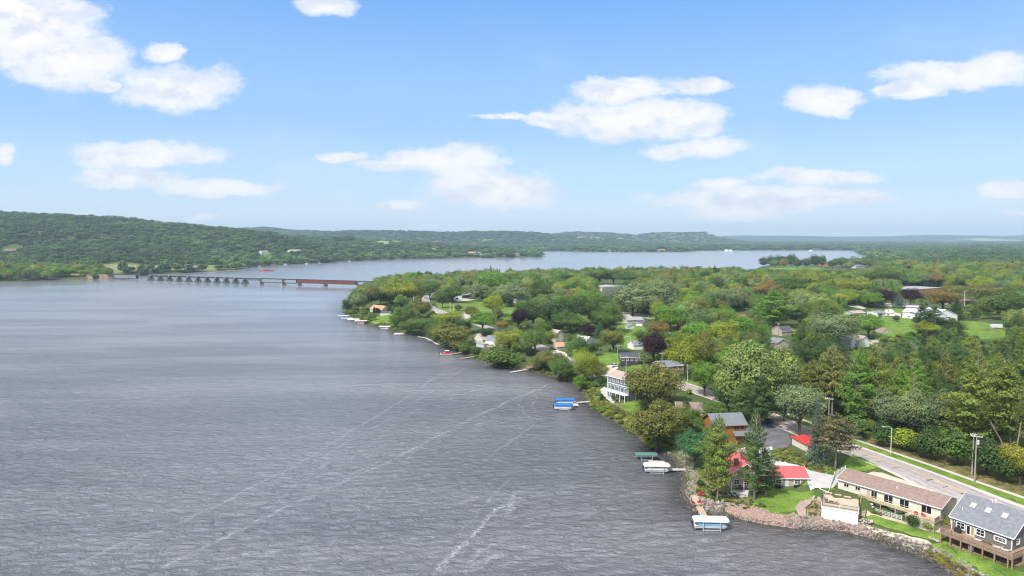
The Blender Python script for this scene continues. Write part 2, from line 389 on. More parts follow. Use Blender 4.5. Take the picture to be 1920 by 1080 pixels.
# far fields and clearings (photo outlines) -> colour of the ground there
FIELDS = [
 ([(196,516),(230,512),(400,508),(440,503),(445,499),(395,497),(330,498),(262,497),(225,490),(185,497),(182,508)], (0.20,0.24,0.07)),
 ([(225,498),(330,500),(330,503),(190,505)], (0.30,0.28,0.16)),
 ([(330,497),(345,493),(352,500),(332,502)], (0.34,0.29,0.20)),
 ([(695,452),(755,451),(757,456),(745,460),(700,457)], (0.26,0.33,0.10)),
 ([(808,452.5),(825,451),(823,455),(808,455)], (0.48,0.38,0.24)),
 ([(895,450),(925,448.5),(918,452),(897,453)], (0.34,0.33,0.15)),
 ([(1080,446),(1110,445),(1172,447.5),(1220,449.5),(1185,451),(1120,448.5)], (0.36,0.38,0.22)),
 ([(1240,450.5),(1260,450),(1280,451),(1260,452.5)], (0.36,0.36,0.20)),
 ([(480,476),(505,475),(512,485),(490,487)], (0.13,0.24,0.05)),
 ([(545,481),(560,480),(560,487),(548,489)], (0.13,0.24,0.05)),
 ([(0,466),(45,468),(40,474),(0,476)], (0.15,0.25,0.06)),
 ([(1441,500),(1480,499),(1530,500),(1540,505),(1500,508),(1445,506)], (0.14,0.26,0.05)),
 ([(1790,448),(1850,447),(1920,450),(1920,453),(1830,452)], (0.30,0.33,0.18)),
 ([(1870,479),(1920,478),(1925,482),(1870,483)], (0.26,0.30,0.13)),
 ([(1650,463),(1700,460),(1690,464)], (0.28,0.33,0.13)),
]
_FW = [(np.array(gp(p)), c) for p, c in FIELDS]
col = np.tile(np.array([0.080, 0.118, 0.036, 1.0]), (_X.size, 1)); xf, yf = _X.ravel(), _Y.ravel(); sf = _Sd.ravel()
farm = np.clip((np.hypot(xf, yf)-5200)/2500, 0, 1)*(vnoise(xf, yf, 900, 3) > 0.15)*(GZ.ravel() < 22)
col[:, :3] += farm[:, None]*(np.array([0.16, 0.19, 0.08])-col[:, :3])
for P, c in _FW:
    m = inpoly(xf, yf, P); col[m, :3] = c
col[sf < 1.5, :3] = (0.075, 0.062, 0.045)
nx, ny = len(GX), len(GY); I = (np.arange(ny-1)[:, None]*nx+np.arange(nx-1)[None, :]).ravel()
F = np.concatenate([np.stack([I, I+1, I+nx+1], 1), np.stack([I, I+nx+1, I+nx], 1)])
m, p, o = newmat('ground_soil')
t = N('ShaderNodeTexCoord').outputs['Object']; a = N('ShaderNodeAttribute', attribute_name='col')
n1 = noise(t, 0.06, 6, 0.65); n2 = noise(t, 0.9, 4)
c = mixc(maprange(n1.outputs[0], 0.35, 0.65, 0, 0.5), a.outputs[0], (0.11, 0.12, 0.045))
c = mixc(maprange(n2.outputs[0], 0.3, 0.7, 0, 0.55), c, mixc(0.5, a.outputs[0], (0.03, 0.05, 0.015)))
sock(p.inputs['Base Color'], mixc(maprange(N('ShaderNodeAttribute', attribute_name='field').outputs['Fac'], 0.3, 0.7, 0, 1), c, mixc(maprange(n2.outputs[0], 0.3, 0.7, 0, 0.2), a.outputs[0], (0.1, 0.12, 0.05))))
p.inputs['Roughness'].default_value = 0.95; p.inputs['Specular IOR Level'].default_value = 0.1
fld = (np.abs(col[:, :3]-np.array([0.080, 0.118, 0.036])).sum(1) > 0.1).astype(float)
me = npmesh('ground', np.stack([xf, yf, GZ.ravel()], 1), F, [m], {'col': ('POINT', col), 'field': ('POINT', fld)}, smooth=True)
ground = link(bpy.data.objects.new('ground', me)); ground['kind'] = 'structure'
# ------------------------------------------------------------------ lake
m, p, o = newmat('lake_water')
t = N('ShaderNodeTexCoord').outputs['Object']
def aniso(ang, sx, sy, scale, det, rough=0.6, dist=0.0):
    mp = N('ShaderNodeMapping'); sock(mp.inputs[0], t); mp.inputs['Rotation'].default_value = (0, 0, ang); mp.inputs['Scale'].default_value = (sx, sy, 1)
    return noise(mp.outputs[0], scale, det, rough, dist).outputs[0]
w1 = aniso(math.radians(-12), 0.55, 1.0, 0.42, 6, 0.64, 0.9)    # short chop, crests across the wind
w2 = aniso(math.radians(14), 0.5, 1.0, 1.3, 3, 0.6, 0.4)
w3 = aniso(math.radians(-16), 0.42, 1.0, 0.10, 3, 0.5, 0.6)
w1 = math_('POWER', w1, 1.6)     # sharper crests, flatter troughs
hh = math_('ADD', math_('ADD', math_('MULTIPLY', w1, 2.5), math_('MULTIPLY', w2, 0.30)), math_('MULTIPLY', w3, 2.2))
b = N('ShaderNodeBump'); sock(b.inputs['Height'], hh); b.inputs['Strength'].default_value = 1.0; 
yy = N('ShaderNodeSeparateXYZ'); sock(yy.inputs[0], t)          # the chop dies away up the sheltered reach
sock(b.inputs['Distance'], math_('ADD', maprange(yy.outputs[1], 120, 520, 0.68, 0.0), maprange(yy.outputs[1], 250, 900, 0.60, 0.03)))
gust = aniso(math.radians(20), 0.25, 1.0, 0.02, 4, 0.6, 0.6)
sh = N('ShaderNodeAttribute', attribute_name='shallow_reflection').outputs['Fac']; lanes = aniso(math.radians(62), 0.14, 1.0, 0.03, 3, 0.5, 0.3)
gust = math_('ADD', math_('MULTIPLY', gust, 0.6), math_('MULTIPLY', lanes, 0.4))
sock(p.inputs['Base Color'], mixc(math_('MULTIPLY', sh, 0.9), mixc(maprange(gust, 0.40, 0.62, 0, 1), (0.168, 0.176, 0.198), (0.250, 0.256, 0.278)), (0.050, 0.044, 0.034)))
p.inputs['Roughness'].default_value = 0.17; p.inputs['IOR'].default_value = 1.333; p.inputs['Specular IOR Level'].default_value = 1.0
sock(p.inputs['Normal'], b.outputs[0])
lx = GX[(GX > -7000) & (GX < 7000)]; ly = GY[GY < 6500]; LX, LY = np.meshgrid(lx, ly); SL = _Sd[np.ix_(GY < 6500, (GX > -7000) & (GX < 7000))].ravel()
k = len(lx); I = (np.arange(len(ly)-1)[:, None]*k+np.arange(k-1)[None, :]).ravel(); F = np.stack([I, I+1, I+k+1, I+k], 1)
shal_refl = np.exp(np.minimum(SL, 0)/9.0)*np.clip((1400-LY.ravel())/700, 0, 1)     # brown of the shallows, with the bank's dark reflections painted in
me = npmesh('lake_water', np.stack([LX.ravel(), LY.ravel(), np.zeros(LX.size)], 1), F[(SL[F].min(1) < 6)], [m], {'shallow_reflection': ('POINT', shal_refl)})
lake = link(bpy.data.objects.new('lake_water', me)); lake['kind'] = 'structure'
# ------------------------------------------------------------------ trees: prototypes one metre tall and one metre wide, stretched to size
def leafmat(name, trans=0.25, far=False):
    m, p, o = newmat(name)
    a = N('ShaderNodeAttribute', attribute_name='col', attribute_type='INSTANCER'); f = N('ShaderNodeAttribute', attribute_name='tint')
    c = mixc(1.0, a.outputs[0], f.outputs[0], 'MULTIPLY')
    g = N('ShaderNodeTexNoise'); g.inputs['Scale'].default_value = 3.0; sock(g.inputs[0], N('ShaderNodeTexCoord').outputs['Object'])
    c = mixc(maprange(g.outputs[0], 0.52, 0.75, 0, 0.35), c, mixc(1.0, c, (1.5, 1.25, 0.6), 'MULTIPLY'))
    sock(p.inputs['Base Color'], c); p.inputs['Roughness'].default_value = 0.6; p.inputs['Specular IOR Level'].default_value = 0.25
    if trans:
        tr = N('ShaderNodeBsdfTranslucent'); sock(tr.inputs[0], c); mx = N('ShaderNodeMixShader'); mx.inputs[0].default_value = trans
        nt.links.new(p.outputs[0], mx.inputs[1]); nt.links.new(tr.outputs[0], mx.inputs[2]); nt.links.new(mx.outputs[0], o.inputs[0])
    M[name] = m; return m
leafmat('leaf', 0.25); leafmat('leaf_far', 0.0)
mat('bark', (0.13, 0.10, 0.075), 0.9, 0.3, 6, 0.4); mat('bark_pale', (0.30, 0.25, 0.20), 0.85, 0.25, 6, 0.3)
def quads(P, Nrm, sx, sy, R):
    """leaf-sized quads at P facing Nrm, turned at random"""
    n = len(P); Nrm = Nrm/np.linalg.norm(Nrm, axis=1)[:, None]
    a = R.normal(size=(n, 3)); t = np.cross(Nrm, a); t /= np.linalg.norm(t, axis=1)[:, None]+1e-9; b = np.cross(Nrm, t)
    sx = np.broadcast_to(sx, n)[:, None]/2; sy = np.broadcast_to(sy, n)[:, None]/2
    k = R.uniform(0.15, 0.6, (n, 1))
    V = np.stack([P-t*sx, P-b*sy*k-Nrm*sx*0.3, P+t*sx, P+b*sy+Nrm*0.1*sx], 1).reshape(-1, 3)
    return V, np.arange(4*n).reshape(n, 4)
def rgb1(v, warm): # a tint per leaf: brightness and a small shift to yellow
    return np.stack([v*(1+0.25*warm), v*(1+0.05*warm), v*(1-0.3*warm), np.ones_like(v)], 1)
TREE_H = 14.0
def broad(name, seed, cb=0.18, nclump=46, nleaf=95, leaf=0.036, cr=0.15, shape='round', fl='leaf', open_=0.0):
    R = np.random.RandomState(seed); C = []; rad = []
    hz_ = (1-cb)/2; zc = cb+hz_
    while len(C) < nclump:
        d = R.normal(size=3); d /= np.linalg.norm(d)
        if d[2] < -0.55: continue
        k = R.uniform(0.45, 0.86)**0.7; r = cr*R.uniform(0.7, 1.25)
        px = 0.5-r*0.75; pz = hz_-r*0.75*0.8
        if shape == 'willow': w = 1.0 if d[2] > -0.2 else 0.92
        elif shape == 'oval': w = 0.95
        elif shape == 'vase': w = 1.0 if d[2] > 0 else 1.0+d[2]*0.7
        else: w = 1.0 if d[2] > 0 else 1.0+d[2]*0.35
        az = math.atan2(d[1], d[0]); lump = 1+0.17*math.sin(2*az+seed*1.7)+0.12*math.sin(3*az+seed)+0.12*math.sin(6*d[2]+seed*2)+R.uniform(-.12, .12)
        c = np.array([d[0]*px*w*k*lump, d[1]*px*w*k*lump, zc+d[2]*pz*k*lump])
        if all(np.linalg.norm((c-q)*[1, 1, 0.8]) > r*0.62 for q in C) or R.rand() < 0.03:
            C.append(c); rad.append(r)
        elif R.rand() < 0.02: C.append(c); rad.append(r*0.8)
    VV = []; FF = []; TT = []; off = 0
    for c, r in zip(C, rad):
        n = int(nleaf*(r/cr)**1.6*(1-open_*R.rand())); d = R.normal(size=(n, 3)); d[:, 2] += 0.35; d /= np.linalg.norm(d, axis=1)[:, None]
        rr = r*R.uniform(0.55, 1.08, n)[:, None]; P = c+d*rr*[1, 1, 0.85]
        if shape == 'willow': P[:, 2] -= R.rand(n)**2*0.10*(d[:, 2] < 0.3)
        out = (P-[0, 0, zc-0.15]); out /= np.linalg.norm(out, axis=1)[:, None]
        Nn = d*0.8+out*0.5+R.normal(size=(n, 3))*0.38
        V, F = quads(P, Nn, leaf*R.uniform(0.7, 1.4, n), leaf*R.uniform(0.7, 1.4, n)*(1.6 if shape == 'willow' else 1), R)
        VV.append(V); FF.append(F+off); off += len(V)
        base = R.uniform(0.78, 1.22); TT.append(rgb1(base*R.uniform(0.7, 1.3, n), R.uniform(-0.3, 1.0)*0.5+R.uniform(-0.3, 0.5, n)))
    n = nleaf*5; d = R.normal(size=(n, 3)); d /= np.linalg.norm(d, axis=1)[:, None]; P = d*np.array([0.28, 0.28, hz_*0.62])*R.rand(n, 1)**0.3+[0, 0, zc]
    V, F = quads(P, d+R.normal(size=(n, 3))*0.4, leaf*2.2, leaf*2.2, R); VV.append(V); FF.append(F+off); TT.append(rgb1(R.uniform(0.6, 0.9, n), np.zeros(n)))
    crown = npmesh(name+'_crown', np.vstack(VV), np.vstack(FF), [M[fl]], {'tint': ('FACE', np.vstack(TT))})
    tb = MB(); top = (R.uniform(-.02, .02), R.uniform(-.02, .02), zc)
    tb.tube([(0, 0, -0.06), (0.004, 0, 0.0), (R.uniform(-.01, .01), 0, cb), top], [0.040, 0.030, 0.022, 0.010], 7)
    order = np.argsort(R.rand(len(C)))[:14]
    for i in order:
        z0 = R.uniform(cb*0.8, zc*0.9); c = C[i]; mid = (c[0]*0.5, c[1]*0.5, z0+(c[2]-z0)*0.65)
        tb.tube([(0, 0, z0), mid, tuple(c)], [0.013, 0.008, 0.003], 5, False)
    me = bpy.data.meshes.new(name+'_trunk'); me.from_pydata(tb.v, [], tb.f); me.materials.append(M['bark']); me.shade_smooth()
    return crown, me
def pine(name, seed, cb=0.3, whorls=15, leaf=0.03, kind='white', fl='leaf', dens=1.0, bark='bark'):
    R = np.random.RandomState(seed); VV = []; FF = []; TT = []; off = 0; tb = MB()
    bend = [R.uniform(-.03, .03), R.uniform(-.03, .03)]
    tb.tube([(0, 0, -0.05), (bend[0]*.3, bend[1]*.3, 0.3), (bend[0], bend[1], 0.65), (bend[0]*.8, bend[1]*.8, 0.97)], [0.026, 0.021, 0.013, 0.004], 7)
    for w in range(whorls):
        f = w/(whorls-1); z = cb+(0.96-cb)*f
        if kind == 'white': L = 0.5*(0.62+0.5*math.sin(math.pi*min(1, f*1.15)))*(1-f**3*0.75); nb = 5; rise = 0.03+0.05*f
        elif kind == 'spruce': L = 0.5*(1-f)**0.85+0.03; nb = 9; rise = -0.05*(1-f)
        else: L = 0.5*math.sin(math.pi*min(1, 0.25+f*0.72))**0.6; nb = 5; rise = 0.06   # red pine: a rounded head
        for b in range(nb):
            if kind == 'white' and R.rand() < 0.16: continue
            a = 2*math.pi*(b+R.rand()*0.7)/nb+w*2.4; l = L*R.uniform(0.72, 1.1) if kind != 'white' else L*R.uniform(0.5, 1.12)
            zz = z+R.uniform(-.4, .4)*(0.96-cb)/whorls; dirv = np.array([math.cos(a), math.sin(a), 0]); side = np.array([-math.sin(a), math.cos(a), 0])
            bx = np.array([bend[0]*min(1, zz*1.5), bend[1]*min(1, zz*1.5), zz]); tip = bx+dirv*l+[0, 0, rise*R.uniform(.5, 1.5)]
            tb.tube([tuple(bx), tuple((bx+tip)/2-[0, 0, 0.008]), tuple(tip)], [0.007*(1.2-f), 0.004, 0.002], 4, False)
            n = int((75 if kind != 'spruce' else 42)*dens*(l/0.4)**1.2)+8
            s = R.uniform(0.18 if kind != 'spruce' else 0.05, 1.05, n); wd = (0.085 if kind != 'spruce' else 0.05)*(1.15-abs(s-0.6))
            q = R.normal(size=n)*wd*0.75; hh = R.normal(size=n)*0.010+0.014*R.rand(n)
            P = bx+(tip-bx)*s[:, None]+side*q[:, None]+np.array([0, 0, 1])*hh[:, None]-np.array([0, 0, 1])*(np.abs(q)*0.25)[:, None]
            Nn = np.array([0, 0, 1.0])+dirv*0.35+R.normal(size=(n, 3))*0.5
            V, F = quads(P, Nn, leaf*R.uniform(0.7, 1.5, n), leaf*R.uniform(0.5, 1.0, n), R); VV.append(V); FF.append(F+off); off += len(V)
            TT.append(rgb1(R.uniform(0.8, 1.2)*R.uniform(0.7, 1.3, n), R.uniform(-0.3, 0.8)*0.6+R.uniform(-0.2, 0.3, n)))
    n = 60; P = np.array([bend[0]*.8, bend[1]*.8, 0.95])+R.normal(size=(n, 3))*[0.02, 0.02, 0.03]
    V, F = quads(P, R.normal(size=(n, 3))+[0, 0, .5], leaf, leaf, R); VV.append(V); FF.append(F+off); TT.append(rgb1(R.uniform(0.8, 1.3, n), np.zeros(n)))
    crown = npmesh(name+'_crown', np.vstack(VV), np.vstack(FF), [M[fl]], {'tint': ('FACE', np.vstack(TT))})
    me = bpy.data.meshes.new(name+'_trunk'); me.from_pydata(tb.v, [], tb.f); me.materials.append(M[bark]); me.shade_smooth()
    return crown, me
PROTO = {
 'round': [broad('round', s, 0.16, 52, 165, 0.027, 0.14) for s in (11, 12, 13)],
 'oval': [broad('oval', s, 0.12, 54, 150, 0.026, 0.13, 'oval') for s in (21, 22, 23)],
 'vase': [broad('vase', s, 0.22, 44, 160, 0.027, 0.15, 'vase', open_=0.35) for s in (31, 32)],
 'willow': [broad('willow', s, 0.10, 62, 150, 0.025, 0.125, 'willow') for s in (41, 42)],
 'bush': [broad('bush', s, 0.0, 30, 90, 0.055, 0.21) for s in (51, 52)],
 'white': [pine('white', s, 0.20, 17, 0.036, 'white', bark='bark_pale', dens=1.9) for s in (61, 62, 63)],
 'red': [pine('red', s, 0.40, 11, 0.036, 'red', bark='bark_pale', dens=1.8) for s in (71, 72)],
 'spruce': [pine('spruce', s, 0.08, 20, 0.032, 'spruce', dens=1.5) for s in (81, 82)],
}
def farproto(name, seed, con=False):
    R = np.random.RandomState(seed)
    if con: return pine(name, seed, 0.12, 9, 0.075, 'spruce', 'leaf_far', 0.3)[0]
    return broad(name, seed, 0.05, 17, 16, 0.11, 0.24, 'round', 'leaf_far')[0]
FARP = [farproto('far_broad', s) for s in (101, 102, 103, 104)]+[farproto('far_conifer', 105, True)]
COL = dict(MG=(0.085,0.14,0.032), BG=(0.11,0.20,0.03), YG=(0.20,0.235,0.03), OL=(0.15,0.155,0.04), DG=(0.045,0.082,0.024), SG=(0.15,0.19,0.10),
           PU=(0.035,0.014,0.018), OR=(0.20,0.145,0.045), TE=(0.05,0.13,0.055), WG=(0.19,0.24,0.08), PN=(0.075,0.125,0.04), PY=(0.15,0.19,0.035),
           BR=(0.115,0.105,0.055), BS=(0.10,0.15,0.13), YE=(0.24,0.22,0.03))
COL = {k: (min(1, v[0]*1.32), min(1, v[1]*1.43), v[2]*1.28) if k != 'PU' else v for k, v in COL.items()}
CNAME = dict(MG='mid green', BG='bright green', YG='yellow-green', OL='olive green', DG='dark green', SG='silvery green', PU='dark purple', OR='orange-tinged',
             TE='blue-green', WG='pale green', PN='deep green', PY='yellowish green', BR='brownish green', BS='blue-grey', YE='golden yellow')
KNAME = dict(round=('round tree', 'tree'), oval=('tall oval tree', 'tree'), vase=('spreading tree', 'tree'), willow=('willow', 'tree'),
             bush=('bushy tree', 'tree'), white=('layered pine', 'pine tree'), red=('round-headed pine', 'pine tree'), spruce=('conical spruce', 'spruce'))
ONAME = dict(round='broadleaf_tree', oval='broadleaf_tree', vase='broadleaf_tree', willow='willow_tree', bush='bushy_tree', white='pine_tree', red='pine_tree', spruce='spruce_tree')
TREES = []    # dicts: x y z h w kind col px py top label
def plant_px(px, bpy_, top, wpx, kind, col, label=None, s=None):
    g = G(px, bpy_); d = ray(px, top); zt = CAMZ+d[2]/d[1]*g[1]; h = max(2.0, zt-g[2]); w = wpx*g[1]/1280*1.2
    TREES.append(dict(x=g[0], y=g[1], z=g[2], h=h, w=w, kind=kind, col=COL[col], cn=col, px=px, py=bpy_, top=top, wpx=wpx, label=label, hand=True))
HAND = [
 # near shore by the red-roofed cottage
 (1232,846,752,104,'willow','OL'),(1300,882,806,60,'round','TE'),(1345,938,788,62,'white','PY'),(1342,866,792,44,'white','PN'),(1414,937,780,46,'white','PN'),
 (1436,932,842,46,'white','DG'),(1425,922,905,26,'bush','YE'),(1286,778,742,22,'spruce','DG'),(1298,812,762,44,'oval','MG'),(1338,790,752,50,'round','MG'),
 (1272,800,758,60,'round','OL'),(1499,816,707,100,'oval','SG'),(1533,868,752,38,'spruce','BS'),(1566,884,780,66,'red','BR'),(1425,800,706,58,'white','DG'),(1390,790,716,52,'white','MG'),
 (1362,772,726,46,'round','DG'),(1470,790,738,36,'oval','DG'),(1316,820,780,34,'oval','MG'),(1340,850,812,30,'bush','DG'),
 # blue house to the willow
 (1220,770,680,92,'willow','OL'),(1192,752,688,40,'round','MG'),(1284,712,624,68,'round','YG'),(1320,708,618,54,'round','OL'),(1321,742,672,58,'round','BG'),
 (1240,770,735,46,'bush','OL'),(1405,772,630,112,'willow','WG'),(1455,760,652,80,'willow','WG'),(1362,750,690,44,'oval','MG'),
 (1035,702,655,50,'willow','OL'),(1060,716,672,44,'oval','MG'),(1097,724,650,48,'round','YG'),(1120,719,672,38,'oval','OL'),(1084,700,618,48,'oval','MG'),(1107,670,640,30,'round','DG'),
 (1010,694,668,30,'bush','OL'),(1128,752,738,16,'spruce','DG'),
 # houses along the lake further up
 (938,690,650,66,'bush','MG'),(955,664,614,50,'round','YG'),(1003,664,615,58,'round','MG'),(1030,645,620,30,'round','YG'),(942,622,600,26,'round','OR'),
 (846,654,604,66,'willow','OL'),(820,640,602,48,'oval','MG'),(796,630,592,54,'round','MG'),(843,610,584,54,'round','YG'),(905,622,584,58,'round','BG'),(925,594,551,46,'round','YG'),(934,600,578,20,'bush','BR'),
 (787,600,559,40,'willow','OL'),(757,612,570,50,'oval','MG'),(775,610,575,30,'oval','OL'),(750,576,519,60,'round','YG'),(773,574,523,40,'round','OL'),(806,562,524,38,'round','MG'),
 (829,578,546,28,'oval','DG'),(847,568,534,48,'round','MG'),(730,588,566,12,'spruce','DG'),(672,584,546,36,'willow','SG'),(651,588,559,18,'round','DG'),(697,576,530,30,'round','OL'),(714,574,538,26,'round','DG'),
 (661,590,580,22,'bush','MG'),(697,600,586,18,'bush','MG'),(707,586,577,12,'spruce','DG'),
 # centre
 (972,622,573,34,'oval','PU'),(1040,616,560,74,'round','DG'),(1075,610,555,66,'round','DG'),(1000,616,566,58,'round','DG'),(1068,626,583,54,'round','MG'),(1143,624,566,56,'round','MG'),
 (1103,600,541,62,'round','BG'),(1128,602,545,42,'oval','MG'),(1150,662,614,44,'round','OL'),(1124,634,604,22,'spruce','TE'),(1186,592,524,76,'willow','SG'),(1238,594,520,74,'willow','SG'),
 (1226,684,620,52,'round','PU'),(1234,634,600,36,'round','OR'),(922,556,506,64,'round','BG'),(958,575,528,60,'willow','SG'),(895,560,530,60,'willow','SG'),(1012,570,523,52,'round','MG'),
 (1255,628,570,60,'round','BG'),(1390,650,590,70,'round','BG'),(1355,655,600,56,'round','YG'),(1305,655,600,66,'round','BG'),(1200,640,618,26,'round','MG'),
 # right half
 (1556,655,582,88,'round','SG'),(1532,704,632,92,'round','DG'),(1450,614,545,66,'white','BG'),(1628,634,588,58,'round','BG'),(1685,578,547,24,'spruce','BS'),(1707,572,540,38,'round','PU'),
 (1730,628,572,34,'white','DG'),(1750,626,576,44,'white','PN'),(1738,634,602,42,'round','YG'),(1784,628,600,42,'round','DG'),(1768,582,540,60,'round','OR'),(1790,600,560,34,'spruce','DG'),
 (1680,603,590,16,'bush','BR'),(1912,912,828,62,'round','YE'),(1662,812,728,56,'willow','SG'),(1710,826,726,64,'willow','SG'),(1762,812,728,50,'willow','SG'),
 (1826,850,690,96,'white','PY'),(1872,842,684,92,'white','PY'),(1560,790,655,48,'red','OL'),(1640,800,655,54,'white','PY'),(1600,800,664,56,'white','BG'),(1904,800,735,50,'red','OL'),
 (1700,846,802,54,'bush','YG'),(1600,820,774,50,'bush','MG'),(1655,838,790,44,'bush','DG'),(1745,862,800,60,'bush','DG'),(1795,872,806,60,'bush','MG'),(1850,892,820,70,'bush','DG'),(1885,905,840,60,'bush','DG'),
 (1785,560,532,36,'round','OL'),(1840,572,530,60,'round','OL'),(1890,600,545,80,'round','MG'),(1590,640,600,40,'round','MG'),
 (1596,560,518,64,'round','YG'),(1655,540,500,60,'round','MG'),(1520,545,505,60,'round','YG'),(1480,560,515,64,'round','MG'),(1440,570,525,56,'round','OR'),
 (1432,501,481,18,'bush','DG'),(1446,501,479,22,'bush','DG'),(1462,501,478,24,'bush','DG'),(1483,500.5,476,22,'bush','DG'),(1453,501.5,486,18,'bush','SG'),(1470,502,484,16,'bush','OR'),(1495,502,485,20,'bush','DG'),
 (1512,502,483,20,'bush','DG'),(1528,501,477,22,'bush','DG'),(1541,501,478,16,'bush','DG'),(1560,502,486,20,'bush','MG'),(1580,502,481,28,'bush','MG'),(1602,502,480,28,'bush','SG'),(1620,501,482,24,'bush','MG'),(1640,499,484,22,'bush','DG'),(1592,505,490,22,'bush','SG'),
 (1333,846,798,38,'oval','MG'),(1150,752,738,10,'bush','MG'),(870,628,594,32,'round','DG'),(872,664,642,30,'bush','MG'),(893,666,650,22,'bush','DG'),(858,658,636,30,'bush','OL'),(1020,692,655,40,'oval','OL'),(1048,714,665,44,'oval','MG'),(1150,533,504,40,'round','DG'),(1124,533,502,36,'round','MG'),(1178,534,507,42,'round','MG'),
 (765,628,600,34,'round','MG'),(742,614,588,24,'bush','MG'),(884,600,572,26,'round','OL'),(1075,668,636,30,'round','MG'),(1090,735,700,26,'oval','BG'),(986,668,640,26,'round','MG'),(913,640,612,26,'round','DG'),(1016,640,600,34,'round','MG'),(985,600,560,40,'oval','MG'),
]
for h_ in HAND: plant_px(*h_)
# ------------------------------------------------------------------ lawns, roads, drives
mat('lawn', (0.105, 0.205, 0.028), 0.9, 0.22, 0.25, 0.3, spec=0.1, col2=(0.15, 0.22, 0.04)); mat('rough_grass', (0.115, 0.135, 0.04), 0.95, 0.3, 0.4, 0.3, spec=0.1, col2=(0.20, 0.17, 0.07))
mat('asphalt', (0.36, 0.32, 0.305), 0.85, 0.10, 0.6, 0.1); mat('concrete', (0.54, 0.48, 0.43), 0.85, 0.08, 0.5, 0.1); mat('pale_concrete', (0.50, 0.48, 0.45), 0.8, 0.05, 0.5)
mat('dark_asphalt', (0.13, 0.125, 0.135), 0.9, 0.18, 0.3, 0.1); mat('yellow_paint', (0.65, 0.42, 0.09), 0.7, 0.12, 2); mat('gravel_pink', (0.30, 0.205, 0.17), 0.95, 0.35, 2.2, 0.6, spec=0.1)
mat('mulch', (0.20, 0.12, 0.07), 0.95, 0.4, 2.0, 0.6, spec=0.1, col2=(0.26, 0.20, 0.11)); mat('paver', (0.36, 0.27, 0.22), 0.9, 0.2, 2.5, 0.3); mat('sand', (0.50, 0.42, 0.32), 0.95, 0.15, 1.0, 0.2)
mat('patch', (0.20, 0.18, 0.18), 0.9, 0.2, 2)
LAWNS = [
 [(680,603),(690,594),(735,588),(738,598),(733,606),(705,608)],
 [(817,569),(850,566),(881,562),(900,573),(906,590),(870,588),(825,584)],
 [(860,564),(905,566),(960,573),(990,588),(958,602),(940,597),(905,590)],
 [(885,668),(917,664),(926,674),(922,681),(905,675)],
 [(1158,604),(1207,609),(1211,631),(1185,658),(1162,650),(1155,625)],
 [(1118,668),(1155,656),(1162,682),(1129,686)],
 [(1257,709),(1290,703),(1316,725),(1318,734),(1289,727)],
 [(1170,694),(1200,681),(1205,693),(1197,703)],
 [(1160,757),(1200,749),(1206,764),(1192,779),(1168,768)],
 [(1650,594),(1691,594),(1730,606),(1720,626),(1683,630),(1638,642),(1642,627),(1654,610)],
 [(1795,600),(1846,604),(1886,616),(1884,634),(1840,636),(1801,618)],
 [(1660,573),(1703,574),(1691,590),(1676,588)],
 [(1618,832),(1700,856),(1800,890),(1862,916),(1925,938),(1925,905),(1860,878),(1780,856),(1700,832),(1640,818)],
 [(1448,914),(1514,916),(1530,920),(1524,936),(1500,940),(1490,962),(1480,970),(1440,960),(1410,948),(1424,925)],
 [(1790,1010),(1885,1064),(1921,1075),(1925,1095),(1850,1085),(1800,1062),(1758,1036),(1746,1022),(1770,1016)],
]
lw = drape('lawn', [gp(p) for i, p in enumerate(LAWNS) if i != 12], M['lawn'], 0.10, 1.5)
drape('roadside_grass', [gp(LAWNS[12])], M['rough_grass'], 0.085, 2.0)
BED = [(1440,846),(1470,838),(1500,852),(1530,864),(1575,880),(1600,890),(1580,898),(1525,884),(1480,872),(1448,862)]
drape('rough_verge', [gp(p) for p in [
  [(1640,819),(1700,832),(1780,856),(1860,878),(1925,905),(1925,888),(1870,866),(1790,842),(1700,818),(1640,806)], BED,
  [(1292,886),(1320,880),(1360,900),(1402,930),(1440,957),(1400,957),(1350,944),(1310,935),(1296,918)],
  [(1102,757),(1116,745),(1160,757),(1190,779),(1196,800),(1160,790),(1120,768)]]], M['rough_grass'], 0.05, 2.0)
RFR = RANCH
def rw(pts, fr=RANCH): return [loc2w(fr, x, y) for x, y in pts]
drape('ranch_lawn', [gp([(1624,968),(1640,967),(1660,974),(1700,985),(1735,996),(1766,1001),(1766,1016),(1730,1009),(1690,997),(1650,985),(1632,979)]),
                rw([(-7.5,-3.8),(-1,-3.0),(1,-1.8),(-0.6,-0.6),(-1,12),(-8,12)])], M['lawn'], 0.13, 1.0)
drape('front_lawn', [gp([(1572,886),(1600,852),(1652,877),(1622,884)])], M['lawn'], 0.14, 1.2)
drape('side_lawn', [rw([(16.5,13.2),(27,13),(27.5,17.5),(17,17.6)])], M['lawn'], 0.10, 1.5)
